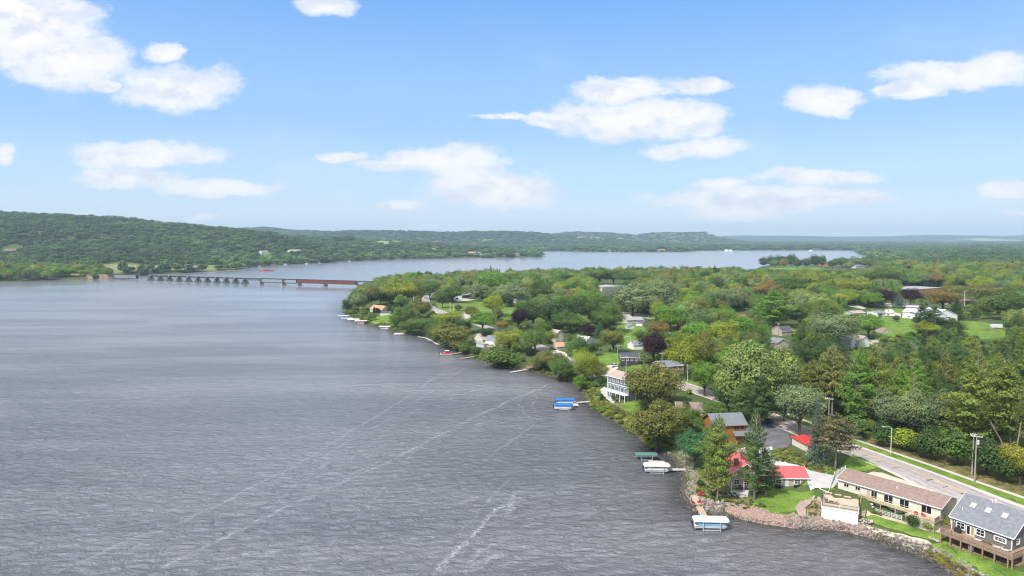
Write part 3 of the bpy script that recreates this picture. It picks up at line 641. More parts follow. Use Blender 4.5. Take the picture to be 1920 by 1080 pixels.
# the lake road
ROADC = [(1860,1010),(1925,961),(1810,920),(1711,883),(1611,847),(1530,817),(1460,788),(1390,759),(1300,729),(1235,709),(1180,697),(1120,684),(1060,665),(1010,648),(960,630),(890,605),(838,588),(806,574),(800,562),(806,552),(818,546)]
rc = [Vector((*Z0(px, py, 6.45), 0)) if px > 900 else Vector((*G(px, py)[:2], 0)) for px, py in ROADC[1:]]
rc = [rc[0]+(rc[0]-rc[1]).normalized()*60]+rc
def spline(P, n=10):
    out = []
    for i in range(len(P)-1):
        p0, p1, p2, p3 = P[max(i-1, 0)], P[i], P[i+1], P[min(i+2, len(P)-1)]
        for k in range(n):
            t = k/n; out.append(0.5*((2*p1)+(p2-p0)*t+(2*p0-5*p1+4*p2-p3)*t*t+(3*p1-p0-3*p2+p3)*t**3))
    return out+[P[-1]]
RL = spline(rc)
def offs(a, b, line=RL, i0=0, i1=None):
    line = line[i0:i1]; A = []; Bq = []
    for i, p in enumerate(line):
        d = (line[min(i+1, len(line)-1)]-line[max(i-1, 0)]).normalized(); nr = Vector((d.y, -d.x, 0))
        A.append(tuple((p+nr*a)[:2])); Bq.append(tuple((p+nr*b)[:2]))
    return A, Bq
def ribbon(name, a, b, m, lift, i0=0, i1=None, line=RL, kind='structure'):
    A, Bq = offs(a, b, line, i0, i1); n = len(A); k = max(1, int(abs(b-a)/2.5)); V = []; F = []
    for i in range(n):
        for j in range(k+1):
            x = A[i][0]+(Bq[i][0]-A[i][0])*j/k; y = A[i][1]+(Bq[i][1]-A[i][1])*j/k; V.append((x, y))
    q = np.array(V); z = HM(q[:, 0], q[:, 1])+lift
    for i in range(n-1):
        for j in range(k): a0 = i*(k+1)+j; F.append((a0, a0+1, a0+k+2, a0+k+1))
    me = bpy.data.meshes.new(name); me.from_pydata([(x, y, c) for (x, y), c in zip(V, z)], [], F); me.materials.append(m)
    o = link(bpy.data.objects.new(name, me)); o['kind'] = kind; return o
def kerb(name, a, w, m, h, lift, i0=0, i1=None):
    A, Bq = offs(a, a+w, RL, i0, i1); mb = MB()
    for i in range(len(A)-1):
        c = [A[i], Bq[i], Bq[i+1], A[i+1]]; zz = [hz(*p)+lift for p in c]; b = len(mb.v)
        mb.v += [(p[0], p[1], z) for p, z in zip(c, zz)]+[(p[0], p[1], z+h) for p, z in zip(c, zz)]
        mb.f += [(b+4, b+5, b+6, b+7), (b, b+1, b+5, b+4), (b+1, b+2, b+6, b+5), (b+2, b+3, b+7, b+6), (b+3, b, b+4, b+7)]
    o = mb.build(name, m); o['kind'] = 'structure'; return o
ND = 95
ribbon('road', -5.3, 3.3, M['asphalt'], 0.12); ribbon('road_gutter', 3.3, 4.0, M['concrete'], 0.124, 0, ND); ribbon('road_gutter', -6.1, -5.3, M['concrete'], 0.124, 0, ND)
kerb('kerb', 4.0, 0.18, M['concrete'], 0.14, 0.10, 0, ND); kerb('kerb', -6.28, 0.18, M['concrete'], 0.14, 0.10, 0, ND)
ribbon('centre_line', -0.26, -0.10, M['yellow_paint'], 0.13, 0, 110); ribbon('centre_line', 0.10, 0.26, M['yellow_paint'], 0.13, 0, 110)
mat('asphalt_worn', (0.315, 0.28, 0.268), 0.85, 0.12, 0.5)
for a_ in (-3.1, -1.4, 0.85, 2.3): ribbon('tyre_track', a_, a_+.5, M['asphalt_worn'], 0.125, 0, 110)
ribbon('edge_line', 3.08, 3.2, M['pale_concrete'], 0.13, 0, 90); ribbon('edge_line', -3.9, -3.78, M['pale_concrete'], 0.13, 0, 90)
ribbon('verge', 4.18, 7.9, M['lawn'], 0.10, 0, 60); ribbon('pavement', 7.9, 9.4, M['concrete'], 0.16, 0, 70)
# cracks sealed across the lanes
pm = MB()
for i in range(8, 90, 3):
    p = RL[i]; d = (RL[i+1]-RL[i-1]).normalized(); nr = Vector((d.y, -d.x, 0)); w = rnd.uniform(0.08, 0.2)
    a = p+nr*rnd.uniform(-4, -1); b = p+nr*rnd.uniform(0, 4); z = hz(p.x, p.y)+0.128
    pm.add([(*(a-d*w)[:2], z), (*(a+d*w)[:2], z), (*(b+d*w*1.5)[:2], z), (*(b-d*w*.5)[:2], z)], [(0, 1, 2, 3)])
o = pm.build('road_cracks', M['patch']); o['kind'] = 'structure'
drape('driveway', [rw([(-1,13.6),(3,12.2),(9,12.4),(17.0,12.2),(17.6,18.5),(3,19.5),(1,18.6)])], M['sand'], 0.17, 1.2)
drape('driveway', [gp([(1416,842),(1448,838),(1450,856),(1478,870),(1520,884),(1578,896),(1562,916),(1520,917),(1500,880),(1455,874),(1425,858)])], M['pale_concrete'], 0.22, 1.2)
drape('driveway', [gp([(1418,790),(1444,786),(1478,812),(1484,832),(1474,842),(1448,846),(1416,846),(1408,820)])], M['dark_asphalt'], 0.19, 1.5)
drape('driveway', [gp([(1116,688),(1150,684),(1160,690),(1140,702),(1128,706),(1122,722),(1114,722),(1112,704)])], M['concrete'], 0.15, 2)
drape('terrace_paving', [gp([(1114,742),(1123,732),(1134,726),(1146,738),(1158,747),(1150,758),(1139,750),(1122,750)])], M['pale_concrete'], 0.22, 1.2)
drape('side_road', [gp(p) for p in [[(815,583),(832,592),(890,600),(878,606),(820,592)],[(850,561),(900,556),(902,561),(858,566)],[(870,584),(900,588),(912,600),(884,600),(860,592)],
   [(1635,566),(1700,569),(1730,572),(1730,577),(1690,576),(1632,572)],[(1655,584),(1688,588),(1690,594),(1650,592)],[(1596,570),(1625,577),(1620,580),(1590,574)],
   [(1160,584),(1215,590),(1260,598),(1262,602),(1210,597),(1160,591)],[(1040,655),(1062,662),(1064,668),(1036,662)]]], M['concrete'], 0.14, 3)
# gravel beach, planting strips
drape('gravel_beach', [gp([(1356,958),(1330,948),(1360,940),(1410,948),(1470,967),(1490,962),(1506,974),(1540,972),(1618,984),(1630,990),(1640,1012),(1595,1001),(1525,995),(1480,992),(1440,986),(1400,978)])], M['gravel_pink'], 0.12, 1.0)
drape('paver_path', [gp([(1500,940),(1526,934),(1546,938),(1544,944),(1522,944),(1510,952),(1512,970),(1498,968),(1490,954)])], M['paver'], 0.18, 1.0)
drape('stone_patio', [gp([(1364,922),(1386,918),(1404,920),(1402,932),(1386,934),(1364,928)])], M['pale_concrete'], 0.12, 1.0)
drape('gravel_path', [gp([(1616,984),(1640,990),(1690,1002),(1740,1014),(1748,1022),(1720,1020),(1680,1010),(1640,1000)]), gp([(1626,962),(1660,968),(1700,980),(1735,990),(1768,993),(1768,1001),(1735,996),(1700,985),(1660,974),(1640,967),(1624,968)])], M['sand'], 0.17, 1.0)
drape('mulch_bed', [gp([(1528,944),(1546,944),(1544,974),(1514,972),(1512,954)]), gp([(1776,1022),(1885,1060),(1912,1064),(1920,1050),(1890,1030),(1790,990)])], M['mulch'], 0.14, 1.0)
# ------------------------------------------------------------------ stones
def rock(seed, m):
    mb = MB().blob((0, 0, 0), (0.5, 0.42, 0.33), seed, 1, 0.22); me = bpy.data.meshes.new('stone'); me.from_pydata(mb.v, [], mb.f); me.materials.append(m); return me
m, p, o = newmat('stone')
a = N('ShaderNodeAttribute', attribute_name='col', attribute_type='INSTANCER'); g = N('ShaderNodeTexNoise'); g.inputs['Scale'].default_value = 4; sock(g.inputs[0], N('ShaderNodeTexCoord').outputs['Object'])
sock(p.inputs['Base Color'], mixc(maprange(g.outputs[0], 0.35, 0.65, 0, 1), mixc(1.0, a.outputs[0], (0.7, 0.7, 0.7), 'MULTIPLY'), a.outputs[0])); p.inputs['Roughness'].default_value = 0.9
M['stone'] = m
ROCKS = [rock(s, m) for s in range(200, 205)]
SCOL = [(0.33,0.265,0.22),(0.28,0.23,0.195),(0.40,0.34,0.28),(0.24,0.22,0.21),(0.35,0.31,0.275),(0.20,0.16,0.135),(0.42,0.37,0.33)]
def scatter(name, P, sc, colr, protos, kind='stuff', idx=None, rot=None, zs=None):
    """geometry nodes: one object that sets copies of the prototypes on points (for what nobody could count)"""
    n = len(P); me = bpy.data.meshes.new(name); me.vertices.add(n); me.vertices.foreach_set('co', np.asarray(P, np.float32).ravel())
    sc = np.asarray(sc, np.float32); sc = sc if sc.ndim == 2 else np.stack([sc, sc, sc], 1)
    t = me.attributes.new('siz', 'FLOAT_VECTOR', 'POINT'); t.data.foreach_set('vector', sc.ravel())
    t = me.attributes.new('col', 'FLOAT_COLOR', 'POINT'); t.data.foreach_set('color', np.concatenate([np.asarray(colr, np.float32), np.ones((n, 1), np.float32)], 1).ravel())
    R = np.random.RandomState(n)
    rt = np.zeros((n, 3), np.float32) if rot is None else np.asarray(rot, np.float32)
    if rot is None: rt[:, 2] = R.rand(n)*6.28
    t = me.attributes.new('rt', 'FLOAT_VECTOR', 'POINT'); t.data.foreach_set('vector', rt.ravel())
    t = me.attributes.new('idx', 'INT', 'POINT'); t.data.foreach_set('value', (R.randint(0, len(protos), n) if idx is None else np.asarray(idx)).astype(np.int32))
    o = link(bpy.data.objects.new(name, me)); o['kind'] = kind
    ng = bpy.data.node_groups.new(name, 'GeometryNodeTree')
    ng.interface.new_socket('Geometry', in_out='INPUT', socket_type='NodeSocketGeometry'); ng.interface.new_socket('Geometry', in_out='OUTPUT', socket_type='NodeSocketGeometry')
    A = ng.nodes.new; gi = A('NodeGroupInput'); go = A('NodeGroupOutput'); m2p = A('GeometryNodeMeshToPoints'); iop = A('GeometryNodeInstanceOnPoints')
    join = A('GeometryNodeGeometryToInstance')
    for i in range(len(protos)-1, -1, -1):
        ob = bpy.data.objects.new(name+'_kind', protos[i]); oi = A('GeometryNodeObjectInfo'); oi.inputs['Object'].default_value = ob; oi.inputs['As Instance'].default_value = True
        ng.links.new(oi.outputs['Geometry'], join.inputs[0])
    def att(nm, ty):
        q = A('GeometryNodeInputNamedAttribute'); q.data_type = ty; q.inputs['Name'].default_value = nm; return q.outputs[0]
    ng.links.new(gi.outputs[0], m2p.inputs[0]); ng.links.new(m2p.outputs[0], iop.inputs['Points'])
    jg = A('GeometryNodeJoinGeometry')
    for nd in [q for q in ng.nodes if q.bl_idname == 'GeometryNodeObjectInfo']: ng.links.new(nd.outputs['Geometry'], jg.inputs[0])
    ng.nodes.remove(join); ng.links.new(jg.outputs[0], iop.inputs['Instance'])
    iop.inputs['Pick Instance'].default_value = True; ng.links.new(att('idx', 'INT'), iop.inputs['Instance Index'])
    ng.links.new(att('rt', 'FLOAT_VECTOR'), iop.inputs['Rotation']); ng.links.new(att('siz', 'FLOAT_VECTOR'), iop.inputs['Scale']); ng.links.new(iop.outputs[0], go.inputs[0])
    mod = o.modifiers.new('scatter', 'NODES'); mod.node_group = ng
    return o
def along(pts, n, lo, hi, seed):
    """points in a band beside the water's edge: pts photo points on the shoreline, lo..hi metres inland"""
    R = np.random.RandomState(seed); q = [Vector((*Z0(*p), 0)) for p in pts]; L = [(q[i+1]-q[i]).length for i in range(len(q)-1)]; tot = sum(L); out = []
    for _ in range(n):
        t = R.rand()*tot; i = 0
        while i < len(L)-1 and t > L[i]: t -= L[i]; i += 1
        d = (q[i+1]-q[i]).normalized(); nr = Vector((d.y, -d.x, 0)); p = q[i]+d*t+nr*R.uniform(lo, hi); out.append((p.x, p.y))
    return np.array(out)
def rocks_band(name, pts, n, lo, hi, smin, smax, seed, sink=0.15):
    P = along(pts, n, lo, hi, seed); R = np.random.RandomState(seed+1)
    z = np.maximum(HM(P[:, 0], P[:, 1]), -0.35); sz = smin+(smax-smin)*R.rand(n)**2
    C = np.array([SCOL[k] for k in R.randint(0, len(SCOL), n)])*R.uniform(0.75, 1.15, (n, 1))
    C = np.where((z < 0.35)[:, None], C*0.45, C)    # wet at the waterline
    return scatter(name, np.column_stack([P, z+sz*sink]), sz, C, ROCKS, rot=R.rand(n, 3)*6.28)
SH = SHORE_NEAR
def seg(x0, x1): return [p for p in SH if x0 <= p[0] <= x1]
rocks_band('riprap_stones', SH[1:11], 1500, -0.6, 4.0, 0.3, 1.0, 31)
rocks_band('riprap_stones', [(1480,990),(1440,984),(1405,977),(1355,967)], 260, -0.6, 1.2, 0.25, 0.7, 32)
rocks_band('riprap_stones', SH[13:22], 1300, -0.6, 4.4, 0.25, 0.85, 33)
rocks_band('riprap_stones', [(1355,967),(1320,962),(1292,953)], 170, -0.7, 4.5, 0.6, 1.7, 34)
rocks_band('riprap_stones', SH[21:46], 1300, -0.7, 1.6, 0.3, 1.0, 35)
rocks_band('riprap_stones', SH[46:], 500, -0.7, 1.6, 0.4, 1.2, 36)
# ------------------------------------------------------------------ buildings
HOUSE_BOXES = []; LANDMARKS = []
def lm(x, y, words): LANDMARKS.append((x, y, words))
def wallm(n, c, **k): return mat(n, c, 0.75, 0.06, 0.8, lines=(0.22, 2), **k)
wallm('siding_white', (0.74, 0.73, 0.70)); wallm('siding_cream', (0.68, 0.62, 0.50)); wallm('siding_beige', (0.45, 0.39, 0.30)); wallm('siding_grey', (0.17, 0.155, 0.145))
wallm('siding_blue', (0.15, 0.185, 0.235)); wallm('siding_dark', (0.045, 0.045, 0.052)); wallm('siding_pale_grey', (0.52, 0.52, 0.53)); wallm('siding_tan', (0.52, 0.44, 0.34)); wallm('siding_yellow', (0.72, 0.58, 0.36))
mat('white_wall', (0.76, 0.75, 0.72), 0.7, 0.04, 1); mat('trim_white', (0.82, 0.81, 0.79), 0.55, 0.03, 2); mat('brick_wall', (0.36, 0.16, 0.10), 0.9, 0.15, 3); mat('tan_wall', (0.55, 0.45, 0.35), 0.85, 0.1, 1)
mat('cedar', (0.33, 0.145, 0.055), 0.7, 0.18, 1.5, lines=(0.25, 2)); mat('deck_wood', (0.33, 0.24, 0.17), 0.85, 0.2, 2, lines=(0.16, 1)); mat('rail_wood', (0.33, 0.215, 0.15), 0.8, 0.2, 3)
mat('pale_deck', (0.52, 0.43, 0.32), 0.85, 0.08, 1.5, lines=(0.16, 1)); mat('new_wood', (0.50, 0.40, 0.24), 0.8, 0.12, 3)
def roofm(n, c, ln=0.24, **k): return mat(n, c, 0.85, 0.14, 1.2, lines=(ln, 1), **k)
roofm('shingle_grey', (0.20, 0.21, 0.23)); roofm('shingle_brown', (0.27, 0.195, 0.165)); roofm('shingle_tan', (0.40, 0.32, 0.27)); roofm('shingle_dark', (0.085, 0.088, 0.10)); roofm('shingle_orange', (0.52, 0.28, 0.16))
mat('metal_red', (0.60, 0.045, 0.05), 0.42, 0.04, 0.5, lines=(0.45, 0), spec=0.5); mat('metal_red_sky_sheen', (0.62, 0.11, 0.115), 0.35, 0.05, 0.5, lines=(0.45, 0), spec=0.5); mat('metal_grey', (0.17, 0.185, 0.20), 0.5, 0.06, 0.5, lines=(0.45, 0), spec=0.5)  # the paler red has the sky's gloss on the metal painted into its colour
mat('metal_white', (0.74, 0.75, 0.77), 0.5, 0.04, 0.5, lines=(0.6, 0)); mat('flat_roof', (0.34, 0.33, 0.33), 0.9, 0.1, 0.6); mat('roof_orange', (0.72, 0.22, 0.07), 0.7, 0.12, 1); mat('roof_redbrown', (0.30, 0.11, 0.09), 0.8, 0.12, 1)
m, p, o = newmat('glass'); p.inputs['Base Color'].default_value = (0.012, 0.014, 0.017, 1); p.inputs['Roughness'].default_value = 0.08; p.inputs['Specular IOR Level'].default_value = 0.6; M['glass'] = m
mat('curtain', (0.40, 0.24, 0.09), 0.9, 0.1, 4); mat('black_metal', (0.03, 0.03, 0.035), 0.5, 0.1, 3); mat('steel', (0.55, 0.56, 0.57), 0.4, 0.06, 3, metal=0.6); mat('stone_wall', (0.36, 0.31, 0.28), 0.95, 0.3, 1.6, 0.6)
mat('brown_stone', (0.22, 0.13, 0.10), 0.95, 0.35, 3, 0.6); mat('red_plastic', (0.70, 0.03, 0.06), 0.5, 0.05, 2); mat('fur_brown', (0.24, 0.14, 0.09), 0.8, 0.15, 3)
class Frame:
    """a building's own axes: x along the front, y away from the lake, z up from its floor"""
    def __init__(s, name, label, cat, origin, ang, group=None): s.o = thing(name, label, cat, origin, ang, group)
def side_pt(side, u, z, w, d, off=0.0):
    """point on a wall; side f front (y=0), b back, l left, r right (x=w)"""
    return {'f': (u, -off, z), 'b': (w-u, d+off, z), 'l': (-off, d-u, z), 'r': (w+off, u, z)}[side]
def window(root, side, u0, u1, z0, z1, W_, D_, cols=2, rows=2, frame='trim_white', pane='glass', name='window', bar=0.07, fr=0.10):
    P = lambda u, z, off=0.0: Vector(side_pt(side, u, z, W_, D_, off))
    g = MB(); a, b, c, d_ = P(u0, z0, .03), P(u1, z0, .03), P(u1, z1, .03), P(u0, z1, .03); k = [P(u, z, -.05) for u, z in ((u0, z0), (u1, z0), (u1, z1), (u0, z1))]
    g.add([a, b, c, d_]+k, [(0, 1, 2, 3), (0, 4, 5, 1), (1, 5, 6, 2), (2, 6, 7, 3), (3, 7, 4, 0)])
    w = g.build(name, M[pane], root); f = MB(); nrm = P(0, 0, 1)-P(0, 0, 0)
    for (ua, za, ub, zb, t) in [(u0-fr/2, z0, u1+fr/2, z0, fr), (u0-fr/2, z1, u1+fr/2, z1, fr), (u0, z0, u0, z1, fr), (u1, z0, u1, z1, fr)]+\
        [(u0+(u1-u0)*i/cols, z0, u0+(u1-u0)*i/cols, z1, bar) for i in range(1, cols)]+[(u0, z0+(z1-z0)*j/rows, u1, z0+(z1-z0)*j/rows, bar) for j in range(1, rows)]:
        f.bar(P(ua, za, .06), P(ub, zb, .06), t, 0.07 if za == zb and False else t, nrm)
    f.build('frame', M[frame], w); return w
def door(root, side, u0, u1, z0, z1, W_, D_, m='trim_white', name='door'):
    P = lambda u, z, off: Vector(side_pt(side, u, z, W_, D_, off)); g = MB(); q = [P(u, z, o_) for o_ in (-.04, .05) for u, z in ((u0, z0), (u1, z0), (u1, z1), (u0, z1))]
    g.add(q, [(0, 3, 2, 1), (4, 5, 6, 7), (0, 1, 5, 4), (1, 2, 6, 5), (2, 3, 7, 6), (3, 0, 4, 7)]); d = g.build(name, M[m], root)
    h = MB(); c = P(u1-0.15, (z0+z1)/2-0.05, .09); h.box(c.x-.05, c.x+.05, c.y-.05, c.y+.05, c.z-.05, c.z+.05); h.build('handle', M['steel'], d); return d
def gable_body(root, w, d, h, rise, axis, m, z0=0, ox=0, oy=0, name='wall', base=-1.0):
    b = MB()
    if axis == 'x':   # ridge along x: gable outlines on the ends
        poly = [(oy, z0+base), (oy+d, z0+base), (oy+d, z0+h), (oy+d/2, z0+h+rise), (oy, z0+h)]
        n = 5; vs = [(ox, y, z) for y, z in poly]+[(ox+w, y, z) for y, z in poly]; b.add(vs, [(4, 3, 2, 1, 0), (5, 6, 7, 8, 9)]+[(i, (i+1) % n, (i+1) % n+n, i+n) for i in range(n)])
    else: b.prism([(ox, z0+base), (ox+w, z0+base), (ox+w, z0+h), (ox+w/2, z0+h+rise), (ox, z0+h)], oy, oy+d)
    return b.build(name, M[m], root)
def gable_roof(root, w, d, h, rise, axis, m, over=0.45, end=0.35, z0=0, ox=0, oy=0, th=0.16, fascia='trim_white', lift=0.03):
    """two slabs meeting at the ridge, with a pale fascia board under each eave"""
    half = (d if axis == 'x' else w)/2; L = (w if axis == 'x' else d); sl = rise/half; r = MB(); fb = MB()
    for sgn in (-1, 1):
        e = half+over; zb = z0+h-sl*over+lift; zt = z0+h+rise+lift
        for (q, mb_, dz0, dz1, e0, l0, l1) in ((None, r, 0.0, th, 0.0, -end, L+end),):
            P = [(l0, sgn*e, zb), (l1, sgn*e, zb), (l1, 0, zt), (l0, 0, zt)]; P = P+[(a, b_, c+th) for a, b_, c in P]
            if axis == 'x': P = [(a+ox, b_+oy+half, c) for a, b_, c in P]
            else: P = [(b_+ox+half, a+oy, c) for a, b_, c in P]
            mb_.add(P, [(0, 3, 2, 1), (4, 5, 6, 7), (0, 1, 5, 4), (1, 2, 6, 5), (2, 3, 7, 6), (3, 0, 4, 7)])
        tr = lambda a, b_, c: (a+ox, b_+oy+half, c) if axis == 'x' else (b_+ox+half, a+oy, c)
        fb.bar(tr(-end, sgn*(e+.04), zb+th*.4), tr(L+end, sgn*(e+.04), zb+th*.4), 0.07, 0.22)
        for l in (-end-.04, L+end+.04): fb.bar(tr(l, sgn*(e+.04), zb+th*.4), tr(l, 0, zt+th*.4), 0.07, 0.22)
    ro = r.build('roof', M[m], root); fb.build('fascia', M[fascia], root); return ro
def roof_at(w, d, h, rise, u, t, z0=0, side=-1, th=0.16):
    """point on the front slope: u along, t from eave 0 to ridge 1 (ridge along x)"""
    return Vector((u, d/2+side*d/2*(1-t), z0+h+rise*t+th+0.03))
def cuboid(root, name, m, x0, x1, y0, y1, z0, z1, bevel=0): return MB().box(x0, x1, y0, y1, z0, z1).build(name, M[m], root, bevel=bevel)
def railing(root, pts, h=1.05, n_post=None, m='rail_wood', post=0.13, pick=0.28, solid=0.0, name='railing', thick=0.05, posts=True):
    r = MB()
    for a, b in zip(pts[:-1], pts[1:]):
        a = Vector(a); b = Vector(b); up = Vector((0, 0, 1)); r.bar(a+up*h, b+up*h, 0.12, 0.07); r.bar(a+up*0.12, b+up*0.12, 0.06, 0.06)
        n = int((b-a).length/pick)
        for i in range(1, n): q = a+(b-a)*i/n; r.bar(q+up*0.1, q+up*h, thick, thick)
    return r.build(name, M[m], root)

# ---- grey house with the raised deck, bottom right
GH = (101.2, 153.7, math.radians(-62.6)); gz0 = 2.4
root = thing('house', 'dark grey house with slate-grey roof, three skylights and a long wooden deck', 'house', (GH[0], GH[1], gz0), GH[2])
Wd, Dp, fl, ev, rs = 13.0, 12.4, 2.5, 5.5, 4.5
def hexbody():
    b = MB(); oy = 0.45; d = Dp-0.9; n = 5; poly = [(oy, -1.0), (oy+d, -1.0), (oy+d, ev), (Dp/2, ev+rs*(1-0.9/Dp*1.0)), (oy, ev)]
    vs = [(0.4, y, z) for y, z in poly]+[(Wd-0.1, y, z) for y, z in poly]; b.add(vs, [(4, 3, 2, 1, 0), (5, 6, 7, 8, 9)]+[(i, (i+1) % n, (i+1) % n+n, i+n) for i in range(n)]); return b
hexbody().build('wall', M['siding_grey'], root)
rf = gable_roof(root, Wd-0.3, Dp-0.9, ev, rs*0.93, 'x', 'shingle_grey', 0.45, 0.45, ox=0.35, oy=0.45)
for u in (3.0, 6.2, 9.6):
    a = roof_at(Wd, Dp-0.9, ev, rs*0.93, u, 0.50); b = roof_at(Wd, Dp-0.9, ev, rs*0.93, u, 0.70); a.y += .45; b.y += .45; sk = MB().bar(a+Vector((0, 0, .05)), b+Vector((0, 0, .05)), 1.15, 0.22, (0, 0, 1)).build('skylight', M['steel'], rf)
    # three levels at most: the dome is its own part of the roof
    MB().bar(a+(b-a)*.1+Vector((0, 0, .14)), a+(b-a)*.9+Vector((0, 0, .14)), 0.95, 0.10, (0, 0, 1)).build('skylight_dome', M['trim_white'], rf)
for u, t, hh in ((1.6, 0.32, 0.6), (6.0, 0.95, 0.5), (6.6, 0.97, 0.9)):
    a = roof_at(Wd, Dp-0.9, ev, rs*0.93, u, t); a.y += .45; MB().tube([a-Vector((0, 0, .3)), a+Vector((0, 0, hh))], 0.10).build('vent_pipe', M['trim_white'], rf)
for x, y in ((0.42, 0.43), (Wd-0.08, 0.43)): MB().box(x-.09, x+.09, y-.06, y+.09, 0.0, ev).build('corner_board', M['trim_white'], root)
wg = MB().tube([(0.2, 0.3, ev-.1), (0.25, 0.36, 0.2)], 0.06).build('downpipe', M['trim_white'], root)
F_ = 0.45
def W2(side, u0, u1, z0, z1, cols, rows, **k):
    w = window(root, side, u0, u1, z0, z1, Wd-0.1, Dp, cols, rows, **k)
    if side == 'f': w.location = (0, F_, 0)
    return w
W2('f', 1.5, 3.3, fl+0.7, fl+2.2, 2, 2, fr=.2); W2('f', 5.7, 7.5, fl+0.7, fl+2.2, 2, 2, fr=.2); W2('f', 9.5, 11.8, fl+1.0, fl+2.0, 3, 2, fr=.22)
W2('f', 3.65, 4.5, fl+0.02, fl+2.15, 1, 1, name='patio_door', fr=.16); W2('f', 4.62, 5.35, fl+0.02, fl+2.15, 1, 1, name='patio_door', pane='curtain', fr=.16)
W2('r', 2.2, 3.3, fl+0.9, fl+2.0, 1, 2, fr=.2); W2('f', 9.2, 10.4, 0.5, 1.7, 1, 1, fr=.16); W2('f', 10.5, 12.3, 0.5, 1.7, 1, 1, fr=.16)
lt = MB().box(0.95, 1.1, 0.25, 0.45, fl+1.9, fl+2.2).build('wall_lamp', M['trim_white'], root)
# deck
dk = thing('deck', 'long weathered wooden deck on posts along the grey house', 'deck', (GH[0], GH[1], gz0), GH[2])
MB().slab([(0.3, -3.6), (15.0, -3.6), (15.0, 9.5), (13.05, 9.5), (13.05, 0.35), (0.3, 0.35)], fl-0.22, fl).build('floor', M['deck_wood'], dk)
for x in (0.35, 2.5, 4.75, 7.0, 9.3, 11.7, 14.3): MB().box(x-.12, x+.12, -3.72, -3.48, -0.6, fl+1.15).build('post', M['rail_wood'], dk)
for y in (-3.3, 1.0, 5.2, 9.3): MB().box(14.85, 15.1, y-.12, y+.12, -0.6, fl+1.15).build('post', M['rail_wood'], dk)
railing(dk, [(0.35, 0.3, fl), (0.35, -3.6, fl), (14.95, -3.6, fl), (14.95, 9.4, fl)], pick=0.17, thick=0.06)
bm_ = MB(); bm_.box(0.3, 15.0, -3.55, -3.42, fl-.48, fl-.22); bm_.box(14.8, 14.95, -3.4, 9.4, fl-.48, fl-.22); bm_.build('beam', M['rail_wood'], dk)
def wl(fr, x, y, z): a, b = loc2w(fr, x, y); return (a, b, z)
def at_local(fr, x, y, z): return Vector(wl(fr, x, y, z))
zf = gz0+fl
# things standing on the deck
gr = thing('barbecue', 'black covered grill standing on the deck of the grey house by its left window', 'grill', wl(GH, 2.3, -0.5, zf), GH[2])
MB().box(-.75, .75, -.3, .3, 0, .85).build('cabinet', M['black_metal'], gr, bevel=.05); MB().prism([(-.6, .85), (.6, .85), (.5, 1.15), (-.5, 1.15)], -.28, .28).build('lid', M['black_metal'], gr)
def chair(loc, rz, label, m='rail_wood', cat='chair', group=None, tall=1.0, name='garden_chair'):
    t = thing(name, label, cat, loc, rz, group)
    MB().add([(-.3,-.28,.36),(.3,-.28,.40),(.3,.28,.40),(-.3,.28,.36),(-.3,-.28,.42),(.3,-.28,.46),(.3,.28,.46),(-.3,.28,.42)], [(0,3,2,1),(4,5,6,7),(0,1,5,4),(1,2,6,5),(2,3,7,6),(3,0,4,7)]).build('seat', M[m], t)
    b = MB(); [b.bar((x, .26, .4), (x*1.15, .52, .42+.62*tall), .11, .04, (0, 1, 0)) for x in (-.24, -.12, 0, .12, .24)]; b.bar((-.3, .40, .72), (.3, .40, .72), .05); b.build('backrest', M[m], t)
    for x in (-.3, .3): MB().box(x-.06, x+.06, -.36, .36, .60, .65).build('armrest', M[m], t)
    for x in (-.29, .29):
        for y in (-.3, .3): MB().box(x-.035, x+.035, y-.035, y+.035, 0, .60).build('leg', M[m], t)
    return t
def table(loc, rz, label, r=0.5, h=0.72, m='black_metal', cat='table', rect=None, group=None):
    t = thing('garden_table', label, cat, loc, rz, group); mb = MB()
    if rect: mb.box(-rect[0]/2, rect[0]/2, -rect[1]/2, rect[1]/2, h-.05, h)
    else: mb.tube([(0, 0, h-.05), (0, 0, h)], r, 16)
    mb.build('tabletop', M[m], t)
    for x, y in ((-.6, -.6), (.6, -.6), (.6, .6), (-.6, .6)):
        a, b = (x*r, y*r) if not rect else (x/1.3*rect[0]*.9, y/1.3*rect[1]*.9); MB().box(a-.03, a+.03, b-.03, b+.03, 0, h-.05).build('leg', M['black_metal'], t)
    return t
chair(wl(GH, 8.6, -1.4, zf), GH[2]+2.8, 'brown wicker chair on the grey house deck, left of its pair', 'fur_brown', group='wicker chairs on the deck'); chair(wl(GH, 9.6, -1.5, zf), GH[2]+3.4, 'brown wicker chair on the grey house deck, right of its pair', 'fur_brown', group='wicker chairs on the deck')
for x, w_ in ((7.0, 'first'), (10.9, 'second'), (12.4, 'third')):
    t = thing('sun_lounger', 'grey sun lounger on the grey house deck, '+w_+' from the patio door', 'lounger', wl(GH, x, -1.3, zf), GH[2]+.3, 'loungers on the deck')
    MB().box(-.6, .6, -.32, .32, .30, .38).build('seat', M['siding_pale_grey'], t); MB().add([(.6,-.32,.3),(.6,.32,.3),(1.15,.32,.75),(1.15,-.32,.75),(.6,-.32,.38),(.6,.32,.38),(1.12,.32,.82),(1.12,-.32,.82)], [(0,1,2,3),(4,7,6,5),(0,4,5,1),(1,5,6,2),(2,6,7,3),(3,7,4,0)]).build('backrest', M['siding_pale_grey'], t)
    for a, b in ((-.5, -.28), (-.5, .28), (.5, -.28), (.5, .28)): MB().box(a-.03, a+.03, b-.03, b+.03, 0, .3).build('leg', M['steel'], t)
ac = thing('air_conditioner', 'white air conditioner box on a stand under the deck of the grey house', 'air conditioner', wl(GH, 5.9, -1.6, gz0), GH[2])
